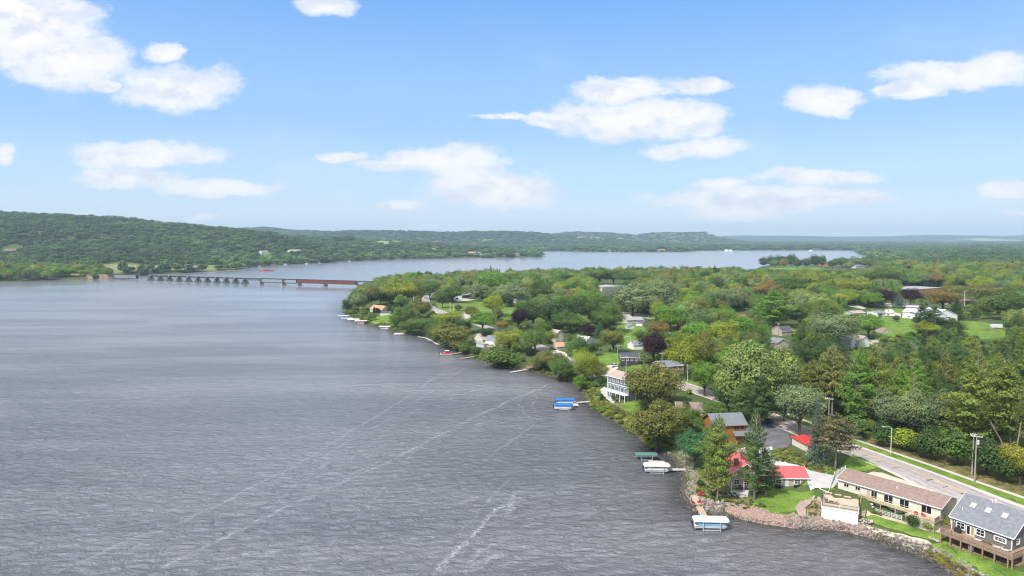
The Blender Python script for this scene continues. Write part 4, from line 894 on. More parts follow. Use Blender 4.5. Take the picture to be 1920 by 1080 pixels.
MB().box(-.5, .5, -.35, .35, .15, 1.05).build('case', M['trim_white'], ac, bevel=.04); MB().tube([(0, 0, 1.05), (0, 0, 1.1)], .3, 14).build('fan_grille', M['steel'], ac); MB().box(-.4, .4, -.3, .3, -.1, .15).build('stand', M['steel'], ac)
HOUSE_BOXES.append((1760, 915, 1925, 1080)); lm(1850, 985, 'grey house with skylights')

# ---- cream ranch house
RZ = 2.6; rlen, rdep, rfl, rev, rrs = 25.6, 10.6, 2.3, 4.95, 1.55
root = thing('house', 'long low cream ranch house with brown shingle roof and walk-out lower floor', 'house', (RANCH[0], RANCH[1], RZ), RANCH[2])
b = MB(); oy = 0.5; d = rdep-1; poly = [(oy, rfl-1.5), (oy+d, rfl-1.5), (oy+d, rev), (oy+d/2, rev+rrs), (oy, rev)]; n = 5
vs = [(0.4, y, z) for y, z in poly]+[(rlen-.4, y, z) for y, z in poly]; b.add(vs, [(4,3,2,1,0),(5,6,7,8,9)]+[(i, (i+1) % n, (i+1) % n+n, i+n) for i in range(n)])
b.build('wall', M['siding_cream'], root); cuboid(root, 'lower_wall', 'siding_cream', 10.3, rlen-.45, 0.56, rdep-0.6, -0.8, rfl-0.02)
rf = gable_roof(root, rlen-.8, rdep-1, rev, rrs, 'x', 'shingle_brown', 0.5, 0.5, ox=.4, oy=.5, fascia='trim_white')
a = roof_at(rlen, rdep-1, rev, rrs, 14.2, .5); MB().tube([a+Vector((0, .5, -.2)), a+Vector((0, .5, .55))], .11).build('vent_pipe', M['trim_white'], rf)
cuboid(root, 'soffit_notch', 'siding_beige', 7.9, 8.7, 0.40, 0.52, rfl, rev-.1)
def RWn(u0, u1, z0, z1, c, r_, **k):
    w = window(root, 'f', u0, u1, z0, z1, rlen, rdep, c, r_, frame=k.pop('frame', 'trim_white'), **k); w.location = (0, 0.5, 0); return w
RWn(1.9, 3.2, rfl+1.0, rfl+1.95, 2, 1); RWn(4.9, 6.2, rfl+1.0, rfl+1.95, 2, 1); RWn(9.0, 10.5, rfl+.1, rfl+2.05, 2, 1); RWn(12.2, 14.4, rfl+.05, rfl+2.05, 2, 1, name='patio_door'); RWn(16.0, 18.2, rfl+.05, rfl+2.05, 2, 1, name='patio_door')
RWn(21.0, 23.3, rfl+.3, rfl+2.2, 2, 1, name='patio_door')
w = window(root, 'f', 12.6, 14.9, .1, 2.0, rlen, rdep, 2, 1, name='patio_door'); w.location = (0, .56, 0); w = window(root, 'f', 16.6, 17.8, .0, 2.0, rlen, rdep, 1, 1, name='doorway'); w.location = (0, .56, 0)
for x_ in (rlen-.5, .33): MB().box(x_, x_+.17, .38, .56, .0 if x_ > 1 else rfl, rev).build('corner_board', M['trim_white'], root)
# walkway and its rail, lower terrace with the red chairs
bw = thing('balcony', 'narrow timber balcony along the front of the cream ranch house', 'balcony', (RANCH[0], RANCH[1], RZ), RANCH[2])
MB().box(8.0, 18.9, -0.9, 0.48, rfl-.35, rfl).build('floor', M['new_wood'], bw); railing(bw, [(10.2, -.85, rfl), (18.9, -.85, rfl)], m='new_wood', pick=3.0); railing(bw, [(6.6, -1.2, rfl), (10.2, -.85, rfl)], m='new_wood', pick=.22, thick=.07)
for x in (8.2, 12.0, 15.6, 18.7): MB().box(x-.08, x+.08, -.9, -.74, -1, rfl-.3).build('post', M['new_wood'], bw)
td = thing('terrace_deck', 'tan raised terrace before the right end of the cream ranch house', 'deck', (RANCH[0], RANCH[1], RZ), RANCH[2])
MB().box(18.9, 25.4, -3.2, 0.46, -1.2, rfl-.25).build('base', M['tan_wall'], td); MB().box(18.8, 25.5, -3.3, 0.46, rfl-.25, rfl-.1).build('floor', M['pale_deck'], td)
railing(td, [(19.0, -3.2, rfl-.1), (25.4, -3.2, rfl-.1)], m='rail_wood', pick=1.6); railing(td, [(25.4, -3.2, rfl-.1), (25.4, -.2, rfl-.1)], m='rail_wood', pick=.16, thick=.08)
for i, (x, y) in enumerate(((20.6, -1.3), (22.2, -1.2))): chair(wl(RANCH, x, y, RZ+rfl-.1), RANCH[2]+math.pi+(.2, -.2)[i], 'bright red garden chair on the tan terrace, '+('nearer the balcony' if i == 0 else 'nearer the grey house'), 'red_plastic', group='red chairs on the terrace')
HOUSE_BOXES.append((1562, 880, 1805, 1000)); lm(1690, 930, 'long cream ranch house')
# ---- boathouse with roof terrace
bh = thing('boathouse', 'white boathouse with two garage doors and a pale roof terrace on top', 'boathouse', (BOAT_H[0], BOAT_H[1], 1.2), BOAT_H[2])
bt = 3.45
MB().box(0, 8.3, 0, 8.8, -1.0, bt-.2).build('wall', M['white_wall'], bh); MB().box(-.12, 8.42, -.12, 10.6, bt-.2, bt).build('roof_terrace', M['pale_deck'], bh)
for x in (.5, 4.4):
    d = MB().box(x, x+3.4, -.06, .02, 0.15, 2.75).build('garage_door', M['trim_white'], bh)
    g = MB(); [g.box(x, x+3.4, -.075, -.06, .15+2.6*k/4-.02, .15+2.6*k/4+.02) for k in (1, 2, 3)]; g.build('groove', M['siding_pale_grey'], d)
MB().box(-.15, 8.45, -.15, -.02, bt-.55, bt-.2).build('fascia', M['trim_white'], bh)
rl_ = railing(bh, [(-.05, 7.6, bt), (-.05, -.05, bt), (8.35, -.05, bt), (8.35, 8.6, bt)], m='black_metal', pick=.16, thick=.02, h=.95)
for x, y in ((-.05, -.05), (8.35, -.05), (-.05, 7.6), (8.35, 8.6), (4.15, -.05)): MB().box(x-.07, x+.07, y-.07, y+.07, bt, bt+1.05).build('post', M['trim_white'], bh)
zt_ = 1.2+bt
chair(wl(BOAT_H, 1.0, 2.6, zt_), BOAT_H[2]+2.2, 'brown wooden garden chair at the left of the boathouse terrace', 'fur_brown', group='chairs on the boathouse terrace', tall=1.2); chair(wl(BOAT_H, 3.2, 2.4, zt_), BOAT_H[2]-1.6, 'brown wooden garden chair right of the fire table on the boathouse terrace', 'fur_brown', group='chairs on the boathouse terrace', tall=1.2)
chair(wl(BOAT_H, 0.9, 3.9, zt_), BOAT_H[2]+1.6, 'brown wooden garden chair at the far left of the boathouse terrace', 'fur_brown', group='chairs on the boathouse terrace', tall=1.2)
table(wl(BOAT_H, 2.1, 2.5, zt_), BOAT_H[2], 'dark square fire table between chairs on the boathouse terrace', rect=(1.0, .8), h=.55, m='black_metal')
for i, (x, y, l) in enumerate(((0.4, 8.9, 1.7), (2.7, 8.4, 1.5), (4.9, 7.9, 1.6))):
    t = thing('planter_box', 'low stone planter at the back of the boathouse terrace, '+['leftmost', 'middle', 'rightmost'][i]+' of three', 'planter', wl(BOAT_H, x+.8, y, zt_), BOAT_H[2], 'planters on the terrace')
    MB().box(-l/2, l/2, -.3, .3, 0, .45).build('box', M['brown_stone'], t, bevel=.03); MB().box(-l/2-.05, l/2+.05, -.35, .35, .45, .52).build('coping', M['tan_wall'], t)
HOUSE_BOXES.append((1535, 915, 1625, 985)); lm(1575, 950, 'white boathouse')
# steps between boathouse and ranch, and the boulder wall beside them
st = thing('staircase', 'straight timber stairs going down between the white boathouse and boulder wall', 'stairs', wl(BOAT_H, 8.9, 8.6, 0), BOAT_H[2]-.10)
n = 11
for k in range(n): z = zt_-.2-(zt_-2.5)*k/n; y = -.2-k*.48; MB().box(.1, 1.3, y-.5, y, z-.07, z).build('step', M['new_wood'], st)
for x in (.05, 1.35):
    s2 = MB(); s2.bar((x, 0, zt_-.3), (x, -5.4, 2.2), .08, .28); s2.build('stringer', M['new_wood'], st)
r = MB(); [r.bar((.0, -k*1.3, zt_-.2-k*1.3*(zt_-2.4)/5.3), (.0, -k*1.3, zt_+.8-k*1.3*(zt_-2.4)/5.3), .09) for k in range(5)]; r.bar((0, 0, zt_+.85), (0, -5.3, 3.35), .09); r.build('handrail', M['new_wood'], st)
def boulder_wall(label, pts, rows, sz, seed, m='stone_wall', group=None):
    t = thing('boulder_wall', label, 'stone wall', (*pts[0][:2], pts[0][2]), 0); R = random.Random(seed)
    col = [mat('boulder_%s' % 'abc'[k], c, .95, .2, 2.5, .5) for k, c in enumerate(((.44, .39, .34), (.36, .30, .26), (.52, .46, .41)))] if 'boulder_a' not in M else [M['boulder_a'], M['boulder_b'], M['boulder_c']]
    org = Vector(pts[0]); protos = []
    for k in range(5):
        b = MB().blob((0, 0, 0), (.5, .42, .38), seed*10+k, 1, .16); me = bpy.data.meshes.new('boulder'); me.from_pydata(b.v, [], b.f); me.materials.append(col[k % 3]); protos.append(me)
    for i in range(len(pts)-1):
        a, b = Vector(pts[i]), Vector(pts[i+1]); n_ = max(1, int((b-a).length/(sz*.85)))
        for j in range(rows):
            for k in range(n_):
                p = a+(b-a)*((k+.5+(.5 if j % 2 else 0))/n_)-org; o = link(bpy.data.objects.new('boulder', protos[R.randrange(5)])); o.parent = t
                nr = Vector((-(b-a).y, (b-a).x, 0)).normalized(); o.location = p+nr*(j*sz*.28)+Vector((R.uniform(-.1, .1), R.uniform(-.1, .1), sz*(.3+j*.58))); k_ = sz*R.uniform(.85, 1.3)
                o.scale = (k_*1.15, k_, k_); o.rotation_euler = (R.uniform(-.4, .4), R.uniform(-.4, .4), R.uniform(0, 6))
    return t
boulder_wall('stepped wall of pale boulders between the stairs and the ranch balcony', [wl(RANCH, 7.7, -1.6, 2.7), wl(RANCH, 10.3, -1.3, 2.5)], 3, .85, 3)
boulder_wall('low boulders at the right foot of the white boathouse', [wl(BOAT_H, 8.6, 1.4, 1.7), wl(BOAT_H, 11.2, .3, 1.8)], 2, .8, 4)
boulder_wall('boulders edging the lawn beside the first deck post of the grey house', [wl(GH, -2.6, -3.0, 2.1), wl(GH, .2, -3.6, 2.2)], 1, .8, 5)
boulder_wall('boulder retaining wall behind the red-roofed cottage below the cedar house', [tuple(G(1378, 852)), tuple(G(1400, 851))], 3, 1.0, 6)
for i, (x0, x1, y) in enumerate(((11.6, 14.8, -2.2), (15.3, 17.6, -2.0))):
    t = thing('split_rail_fence', 'weathered grey split-rail fence below the ranch balcony, '+('left' if i == 0 else 'right')+' stretch', 'fence', wl(RANCH, x0, y, RZ-.1), RANCH[2])
    for x in np.linspace(0, x1-x0, 3): MB().box(x-.07, x+.07, -.07, .07, -.2, 1.25).build('post', M['siding_pale_grey'], t)
    for z in (.3, .65, 1.0): MB().bar((-.2, -.05, z), (x1-x0+.2, .05, z+.05), .07, .14).build('rail', M['siding_pale_grey'], t)
# ---- white privacy fence
fp = [Vector(G(1526, 927)), Vector(G(1548, 938)), Vector((*loc2w(RANCH, -6.0, -1.0), 4.8)), Vector((*loc2w(RANCH, -2.4, 7.0), 5.0))]
fp = [Vector((81.7, 180.9, 2.9)), Vector((83.6, 175.9, 3.0)), Vector((90.0, 186.3, 4.6)), Vector((95.0, 190.3, 5.0))]
fe = thing('privacy_fence', 'tall white panel fence between the red-roofed wing and the ranch house', 'fence', tuple(fp[0]), 0)
for i in range(3):
    a, b = fp[i]-fp[0], fp[i+1]-fp[0]; L = (b-a).length; n = max(2, round(L/2.4))
    for k in range(n+1):
        q = a+(b-a)*k/n
        if i == 0 or k: MB().box(q.x-.08, q.x+.08, q.y-.08, q.y+.08, q.z-.6, q.z+2.3).build('post', M['trim_white'], fe)
        if k < n: r_ = a+(b-a)*(k+1)/n; MB().bar(q+Vector((0, 0, 1.0)), r_+Vector((0, 0, 1.0)), .05, 2.2).build('panel', M['trim_white'], fe)
HOUSE_BOXES.append((1520, 878, 1605, 940))
# ---- red-roofed cottage and its wing
CT = (60.6, 185.6, math.radians(-6))
root = thing('cottage', 'beige cottage with bright red metal gable roof and brown stone chimney among pines', 'house', (CT[0], CT[1], 2.8), CT[2])
gable_body(root, 9.0, 11.0, 3.5, 3.2, 'y', 'siding_beige'); rf = gable_roof(root, 9.0, 11.0, 3.5, 3.2, 'y', 'metal_red_sky_sheen', .5, .5)
ch = MB().box(1.7, 2.9, 2.6, 3.8, 3.6, 7.2).build('chimney', M['brown_stone'], rf)
window(root, 'f', 1.2, 2.6, .8, 2.2, 9, 11); window(root, 'f', 3.8, 5.2, .8, 2.2, 9, 11)
pr = MB(); pr.box(6.4, 9.0, -2.2, 0, -1, 2.5); pr.build('porch', M['siding_beige'], root)
MB().add([(6.1,-2.6,2.35),(9.4,-2.6,2.35),(9.4,0,3.6),(6.1,0,3.6),(6.1,-2.6,2.5),(9.4,-2.6,2.5),(9.4,0,3.75),(6.1,0,3.75)], [(0,3,2,1),(4,5,6,7),(0,1,5,4),(1,2,6,5),(2,3,7,6),(3,0,4,7)]).build('porch_roof', M['metal_red'], root)
w = window(root, 'f', 6.7, 8.7, .6, 2.1, 9, 11, 3, 2, fr=.16); w.location = (0, -2.2, 0)
for x in (.15, 3.4): MB().box(x-.08, x+.08, -2.1, -1.94, -.5, 2.6).build('porch_post', M['trim_white'], root)
HOUSE_BOXES.append((1362, 846, 1412, 935)); lm(1388, 880, 'red-roofed cottage with the chimney')
root = thing('cottage_wing', 'low beige wing with wide red metal roof and two white windows behind the lawn', 'house', (71.6, 185.0, 3.1), math.radians(-2.5))
Wg, Dg = 10.4, 8.4
gable_body(root, Wg, Dg, 2.65, 1.75, 'x', 'siding_beige'); gable_roof(root, Wg, Dg, 2.65, 1.75, 'x', 'metal_red_sky_sheen', .45, .4)
window(root, 'f', 1.5, 3.2, .85, 2.15, Wg, Dg, 2, 2, fr=.2); window(root, 'f', 6.6, 8.2, .85, 2.15, Wg, Dg, 2, 2, fr=.22); door(root, 'f', 4.1, 5.1, .05, 2.2, Wg, Dg)
MB().box(Wg-.14, Wg+.06, -.06, .14, 0, 2.6).build('corner_board', M['trim_white'], root)
HOUSE_BOXES.append((1440, 868, 1525, 920)); lm(1485, 890, 'beige wing with the red roof')
link_roof = thing('link_passage', 'short red-roofed link between the cottage and its beige wing', 'building', (67.6, 188.2, 3.0), 0); gable_body(link_roof, 5.2, 4.0, 2.3, 1.0, 'x', 'siding_beige'); gable_roof(link_roof, 5.2, 4.0, 2.3, 1.0, 'x', 'metal_red', .35, .0)
for i, (x, y, w_, g_) in enumerate(((1.9, -.9, 1.4, 'left'), (7.6, -1.0, 2.7, 'right'))):
    t = thing('clipped_hedge', 'dark clipped box hedge under the '+g_+' window of the red-roofed wing', 'hedge', wl((71.6, 185.0, math.radians(-2.5)), x, y, 3.1), 0)
    mb = MB(); rr = random.Random(i)
    mb.box(-w_/2, w_/2, -.5, .5, 0, .95); o = mb.build('foliage', M['leaf'], t, bevel=.15); o['col'] = (.02, .035, .015); at = o.data.attributes.new('tint', 'FLOAT_COLOR', 'FACE'); at.data.foreach_set('color', np.ones(len(o.data.polygons)*4, np.float32))
# patio things at the cottage
table((63.2, 183.6, 2.75), .2, 'dark patio table before the red-roofed cottage', r=.75, m='black_metal')
for i, (x, y, a) in enumerate(((62.1, 183.4, 1.6), (64.4, 183.9, -1.6), (63.3, 184.9, .1))): chair((x, y, 2.75), a, 'dark patio chair '+['left of', 'right of', 'behind'][i]+' the table before the red-roofed cottage', 'black_metal', group='patio chairs at the cottage')
t = thing('flower_pot', 'large round clay pot by the cottage porch windows', 'pot', (67.0, 182.4, 2.7)); MB().tube([(0, 0, 0), (0, 0, .5), (0, 0, .95)], [.42, .62, .55], 14).build('pot', M['tan_wall'], t); MB().tube([(0, 0, .93), (0, 0, 1.0)], .48, 12).build('soil', M['black_metal'], t)
# ---- small garage with the red roof by the road
SG = (89.3, 213.6, math.radians(-82))
root = thing('garage', 'small cream garage with bright red hipped roof beside the road', 'garage', (SG[0], SG[1], 6.3), SG[2])
gw, gd = 9.0, 5.6
MB().box(0, gw, 0, gd, -1.2, 2.5).build('wall', M['siding_cream'], root)
MB().add([(-.4,-.4,2.4),(gw+.4,-.4,2.4),(gw+.4,gd+.4,2.4),(-.4,gd+.4,2.4),(2.4,gd/2,3.7),(gw-2.4,gd/2,3.7),(-.4,-.4,2.52),(gw+.4,-.4,2.52),(gw+.4,gd+.4,2.52),(-.4,gd+.4,2.52)], [(3,2,1,0),(0,1,7,6),(1,2,8,7),(2,3,9,8),(3,0,6,9),(6,7,5,4),(7,8,5),(8,9,4,5),(9,6,4)]).build('roof', M['metal_red'], root)
MB().box(gw-.1, gw+.06, -.06, .1, 0, 2.4).build('corner_board', M['trim_white'], root); window(root, 'r', 2.1, 3.4, .9, 2.0, gw, gd, 2, 1); MB().tube([(gw+.1, -.1, 2.3), (gw+.1, -.1, .3), (gw+1.5, -1.6, .05)], .09).build('downpipe', M['trim_white'], root)
HOUSE_BOXES.append((1477, 812, 1524, 856)); lm(1500, 832, 'small garage with the red roof')
# ---- cedar house with grey metal roof
WH = (68.6, 232.6, math.radians(-4))
e1, e2 = Z0(1340, 797, 10.2), Z0(1398, 795, 10.2)
WH = (e1[0], e1[1], math.atan2(e2[1]-e1[1], e2[0]-e1[0])); wlen = math.hypot(*(e2-e1)); zb = hz(*e2)-.2
root = thing('house', 'orange cedar-clad house with grey metal gable roof above the red-roofed cottage', 'house', (WH[0], WH[1], zb), WH[2])
hh = 10.2-zb; gable_body(root, wlen, 9, hh, 2.6, 'x', 'cedar'); rf = gable_roof(root, wlen, 9, hh, 2.6, 'x', 'metal_grey', .6, .6, fascia='cedar')
MB().tube([(wlen*.55, 2.5, hh+1.2), (wlen*.55, 2.5, hh+2.0)], .14).build('vent_pipe', M['steel'], rf)
window(root, 'f', wlen-4, wlen-2.2, hh-1.9, hh-.6, wlen, 9, 2, 1, frame='cedar'); door(root, 'f', wlen-2.6, wlen-.5, .3, 2.7, wlen, 9, 'cedar', 'garage_door'); window(root, 'f', wlen-1.8, wlen-.6, hh-1.9, hh-.6, wlen, 9, 1, 1, frame='cedar')
MB().add([(wlen-4.5,-2.0,2.9),(wlen+3,-2.0,2.9),(wlen+3,0,4.0),(wlen-4.5,0,4.0),(wlen-4.5,-2.0,3.05),(wlen+3,-2.0,3.05),(wlen+3,0,4.15),(wlen-4.5,0,4.15)], [(0,3,2,1),(4,5,6,7),(0,1,5,4),(1,2,6,5),(2,3,7,6),(3,0,4,7)]).build('porch_roof', M['metal_grey'], root)
MB().box(wlen+.05, wlen+3, .1, 8, -1, 3.6).build('side_bay', M['cedar'], root); MB().add([(wlen, -.3, 3.6), (wlen+3.4, -.3, 3.6), (wlen+3.4, 8.4, 3.6), (wlen, 8.4, 3.6), (wlen, 0, hh), (wlen, 8, hh)], [(0,1,4), (1,2,5,4), (2,3,5), (0,3,2,1)]).build('side_roof', M['metal_grey'], root)
HOUSE_BOXES.append((1322, 772, 1402, 800)); HOUSE_BOXES.append((1380, 795, 1402, 832)); lm(1362, 788, 'cedar house with the grey metal roof')
# ---- blue-grey lake house with white balconies
BLH = (42.0, 296.4, math.radians(-58)); bl, bd = 13.5, 9.5
root = thing('house', 'three-storey blue-grey lake house with white balconies and brown roof', 'house', (BLH[0], BLH[1], 2.5), BLH[2])
gable_body(root, bl, bd, 9.3, 1.8, 'x', 'siding_blue', base=-1.5); gable_roof(root, bl, bd, 9.3, 1.8, 'x', 'shingle_tan', .5, .5)
for u in (.9, 3.5, 6.1, 8.7, 11.3): window(root, 'f', u, u+1.3, 7.3, 8.6, bl, bd, 2, 1, fr=.12)
for u in (.8, 3.2, 5.9, 8.8, 11.2): window(root, 'f', u, u+1.5, 3.6, 5.6, bl, bd, 2, 1, fr=.12, name='patio_door')
for u in (1.6, 4.2, 7.0, 10.0): window(root, 'f', u, u+1.4, .3, 2.4, bl, bd, 1, 1, fr=.2, name='patio_door')
tb_ = MB(); [tb_.box(-.05, bl+.05, -.05, .0, z-.15, z+.15) for z in (3.15, 6.3)]; [tb_.box(x-.12, x+.12, -.06, .02, 0, 9.2) for x in (0, bl)]; tb_.build('trim_band', M['trim_white'], root)
MB().box(2.2, bl+.6, -2.4, -.06, 3.0, 3.2).build('balcony_floor', M['trim_white'], root); railing(root, [(2.3, -2.3, 3.2), (bl+.5, -2.3, 3.2)], m='trim_white', pick=.5, name='balcony_rail', thick=.08)
for x in (2.4, 5.2, 8.0, 10.8, bl+.4): MB().box(x-.12, x+.12, -2.4, -2.16, -1, 5.4 if False else 4.3).build('balcony_post', M['trim_white'], root)
HOUSE_BOXES.append((1132, 684, 1176, 755)); HOUSE_BOXES.append((1116, 722, 1135, 752)); lm(1150, 715, 'three-storey blue-grey lake house')
# ---- the other houses: photo corners of the front at ground level, then size and look
NW = 0
def house(label, p1, p2, d, h, rise, axis, wall, roof, wins=2, cat='house', name='house', box=None, mark=None, over=.4, z=None, two=False, flat=False, wz=1.0, pane='glass', chimney=False, sidewin=0):
    a, b = G(*p1), G(*p2)
    zz = min(a[2], b[2]) if z is None else z; w = math.hypot(b[0]-a[0], b[1]-a[1]); ang = math.atan2(b[1]-a[1], b[0]-a[0])
    root = thing(name, label, cat, (a[0], a[1], zz-.1), ang)
    if flat:
        MB().box(0, w, 0, d, -1, h).build('wall', M[wall], root); MB().box(-.15, w+.15, -.15, d+.15, h, h+.35).build('roof', M[roof], root)
    else:
        gable_body(root, w, d, h, rise, axis, wall); rf = gable_roof(root, w, d, h, rise, axis, roof, over, over*.8, fascia='trim_white')
        if chimney: MB().box(w*.6, w*.6+.8, d*.5-.4, d*.5+.4, h, h+rise+1.0).build('chimney', M['brick_wall'], rf)
    k = wins
    for i in range(k):
        u = w*(i+.5)/k; ww = min(1.3, w/k*.5)
        for fz in ([wz, wz+2.8] if two else [wz]):
            window(root, 'f', u-ww/2, u+ww/2, fz, fz+1.15, w, d, 2, 1, fr=.14, pane=pane)
    for i in range(sidewin):
        u = d*(i+.5)/sidewin; window(root, 'r', u-.5, u+.5, wz, wz+1.15, w, d, 1, 1, fr=.14); window(root, 'l', u-.5, u+.5, wz, wz+1.15, w, d, 1, 1, fr=.14)
    if box: HOUSE_BOXES.append(box)
    if mark: lm((box[0]+box[2])/2, (box[1]+box[3])/2, mark)
    return root
house('cream cottage with bright orange-tan roof near the point', (694,584), (716,584), 9, 2.8, 3.2, 'x', 'siding_cream', 'shingle_orange', 2, box=(692,566,717,583), mark='orange-roofed cottage on the point')
house('small white shed with dark roof beside a columnar evergreen', (713,592), (731,590), 4.5, 2.4, 1.4, 'x', 'white_wall', 'shingle_dark', 0, 'shed', 'shed', (712,579,732,592), 'white shed with dark roof')
house('white cottage with steep dark grey roof by the lake, front gable with small window', (886,642), (905,645), 9, 3.2, 3.2, 'y', 'siding_cream', 'shingle_tan', 2, box=(878,618,906,645), mark='grey-roofed white cottage', chimney=True)
house('white lake house with grey roof and stilted deck, left of the yellow house', (910,650), (928,650), 9, 4.6, 2.2, 'x', 'white_wall', 'shingle_grey', 2, box=(906,626,930,652), mark='white stilted lake house', sidewin=2)
house('pale yellow house with tan roof half hidden by yellow trees', (927,648), (942,647), 8, 4.0, 2.0, 'x', 'siding_yellow', 'shingle_tan', 2, box=(925,634,940,652))
house('flat-roofed pale boathouse below the grey-roofed white cottage', (893,650), (907,652), 5, 2.2, .5, 'x', 'siding_pale_grey', 'flat_roof', 0, 'boathouse', 'boathouse', (888,641,906,651), flat=True)
house('light grey house with grey roof glimpsed behind willows', (967,568), (984,566), 9, 3.0, 3.4, 'y', 'siding_pale_grey', 'shingle_grey', 2, box=(965,548,984,566), mark='light grey gabled house')
house('long pale house with white roof behind the junction', (866,560), (884,555), 9, 3.0, 2.4, 'x', 'siding_pale_grey', 'metal_white', 2, box=(868,541,884,556), mark='white-roofed house behind the junction')
house('white gabled house top above the dark treeline', (951,546), (962,546), 8, 5.4, 3.4, 'y', 'white_wall', 'metal_white', 1, box=None)
house('large cream flat-roofed school building with a row of windows', (1129,549), (1168,545), 24, 6.0, .4, 'x', 'siding_cream', 'flat_roof', 6, 'building', 'building', (1130,522,1168,538), 'cream flat-roofed building', flat=True, two=True)
house('brown low house below the cream flat-roofed building', (1133,560), (1152,557), 9, 2.8, 2.0, 'x', 'siding_tan', 'shingle_dark', 2, box=(1132,538,1153,550))
house('pink-beige narrow two-storey house with brown roof', (1042,642), (1056,641), 8, 5.0, 2.6, 'y', 'siding_tan', 'shingle_tan', 2, box=(1040,618,1059,640), mark='narrow pink-beige house', two=True)
house('small brown-roofed garage beside a parked car', (1044,657), (1059,655), 6, 2.4, 1.8, 'x', 'siding_tan', 'shingle_orange', 1, 'garage', 'garage', (1042,641,1060,655), 'small brown-roofed garage')
house('white farmhouse gable with small dark windows among trees', (1094,662), (1116,658), 9, 5.4, 3.6, 'y', 'white_wall', 'metal_white', 2, box=(1088,631,1118,656), mark='white farmhouse gable', two=True)
house('small shore cabin with bright orange roof', (998,694), (1014,690), 6, 2.7, 1.5, 'x', 'siding_tan', 'roof_orange', 2, 'cabin', 'cabin', (986,666,1016,692), 'orange-roofed shore cabin')
house('long light-grey bungalow with pale roof beyond the bright lawn', (1169,603), (1185,602), 10, 3.0, 1.8, 'x', 'white_wall', 'shingle_tan', 2, box=(1168,587,1188,602), mark='long light-grey bungalow')
house('pale grey garage joined to the right of the light-grey bungalow', (1176,607), (1206,605), 8, 2.8, 1.5, 'x', 'siding_pale_grey', 'flat_roof', 1, 'garage', 'garage', (1174,592,1208,605))
house('tiny white shed with open door on the bright lawn', (1178,617), (1190,616), 4, 2.0, 1.4, 'y', 'white_wall', 'shingle_grey', 0, 'shed', 'shed', (1176,605,1191,617), 'tiny white shed on the lawn')
house('small white shed at the right edge of the bright lawn', (1204,612), (1212,610), 5, 2.6, 1.6, 'y', 'white_wall', 'shingle_dark', 1, 'shed', 'shed', (1202,597,1213,611))
house('white garage with grey-brown roof left of the dark purple tree', (1188,656), (1206,655), 8, 3.0, 1.8, 'x', 'white_wall', 'shingle_grey', 0, 'garage', 'garage', (1186,636,1206,655), 'white garage by the purple tree')
r_ = house('charcoal house with white windows and open carport below', (1164,688), (1197,684), 7.5, 5.2, 1.7, 'x', 'siding_dark', 'shingle_dark', 4, box=(1160,652,1198,684), mark='charcoal house with the carport', wz=3.4, sidewin=1)
house('dark low house with grey roof behind the big olive willow', (1240,698), (1287,695), 9, 3.0, 1.8, 'x', 'brick_wall', 'shingle_grey', 4, box=(1262,673,1288,696), mark='low dark house behind the willow')
house('brown-roofed house half hidden beside the road', (1270,783), (1318,778), 10, 2.8, 2.2, 'x', 'siding_tan', 'shingle_brown', 2, box=(1285,748,1322,764), mark='brown-roofed roadside house')
house('large white metal barn with ribbed walls, left of the pair', (1692,596), (1716,598), 16, 5.0, 2.2, 'x', 'metal_white', 'metal_white', 1, 'barn', 'barn', (1690,573,1722,597), 'left white barn')
house('large white metal barn with broad gable, right of the pair', (1750,603), (1795,602), 16, 4.6, 4.2, 'y', 'metal_white', 'metal_white', 0, 'barn', 'barn', (1738,579,1794,600), 'right white barn')
house('low grey house with tan roof left of the parked camper', (1601,594), (1622,593), 10, 3.0, 1.3, 'x', 'siding_pale_grey', 'shingle_tan', 1, box=(1592,576,1622,592), mark='low grey house by the camper')
house('white garage end just left of the parked camper', (1645,594), (1660,593), 9, 3.2, 1.2, 'x', 'white_wall', 'shingle_grey', 1, 'garage', 'garage', (1643,580,1661,592))
house('white house with two gables and brown roof among dark trees', (1596,652), (1612,650), 8, 4.6, 2.8, 'y', 'white_wall', 'shingle_tan', 1, box=(1586,621,1612,646), mark='white house with two gables', two=True)
house('white gabled wing right of the two-gabled white house', (1612,652), (1630,650), 8, 4.0, 2.8, 'y', 'white_wall', 'shingle_tan', 0, 'house', 'house', (1610,624,1632,645))
house('cream garden hut with orange front beside the white gabled wing', (1638,650), (1646,649), 3, 2.8, .8, 'x', 'siding_yellow', 'shingle_tan', 0, 'shed', 'shed', (1636,635,1648,647))
house('brown pyramid-roofed hut standing on the lawn', (1653,626), (1668,625), 6, 1.2, 2.6, 'y', 'siding_tan', 'shingle_brown', 0, 'hut', 'hut', (1652,610,1670,624), 'brown hut on the lawn')
house('dark-roofed beige gabled house beside the utility pole', (1466,630), (1486,628), 9, 3.2, 2.6, 'x', 'siding_beige', 'shingle_dark', 1, box=(1462,602,1488,622), mark='beige house with dark roof')
house('small beige gabled house with pale grey roof and white trim', (1456,655), (1478,653), 7, 3.8, 2.2, 'y', 'siding_beige', 'shingle_grey', 2, box=(1450,630,1480,650), mark='small beige gabled house')
house('long dark flat-roofed school building with rooftop unit', (1702,559), (1766,554), 30, 8.5, .4, 'x', 'brick_wall', 'flat_roof', 5, 'building', 'building', (1696,538,1768,552), 'long dark flat-roofed building', flat=True)
house('red-brown roofed house deep in the trees', (1383,606), (1402,604), 9, 3.4, 2.4, 'x', 'siding_tan', 'roof_redbrown', 1, box=(1380,580,1404,592), mark='red-brown roof in the trees')
house('low brick building with brown roof beyond the orange tree', (1792,572), (1822,569), 12, 3.0, 1.4, 'x', 'siding_tan', 'roof_redbrown', 2, 'building', 'building', (1792,548,1824,562), 'low brown-roofed building')
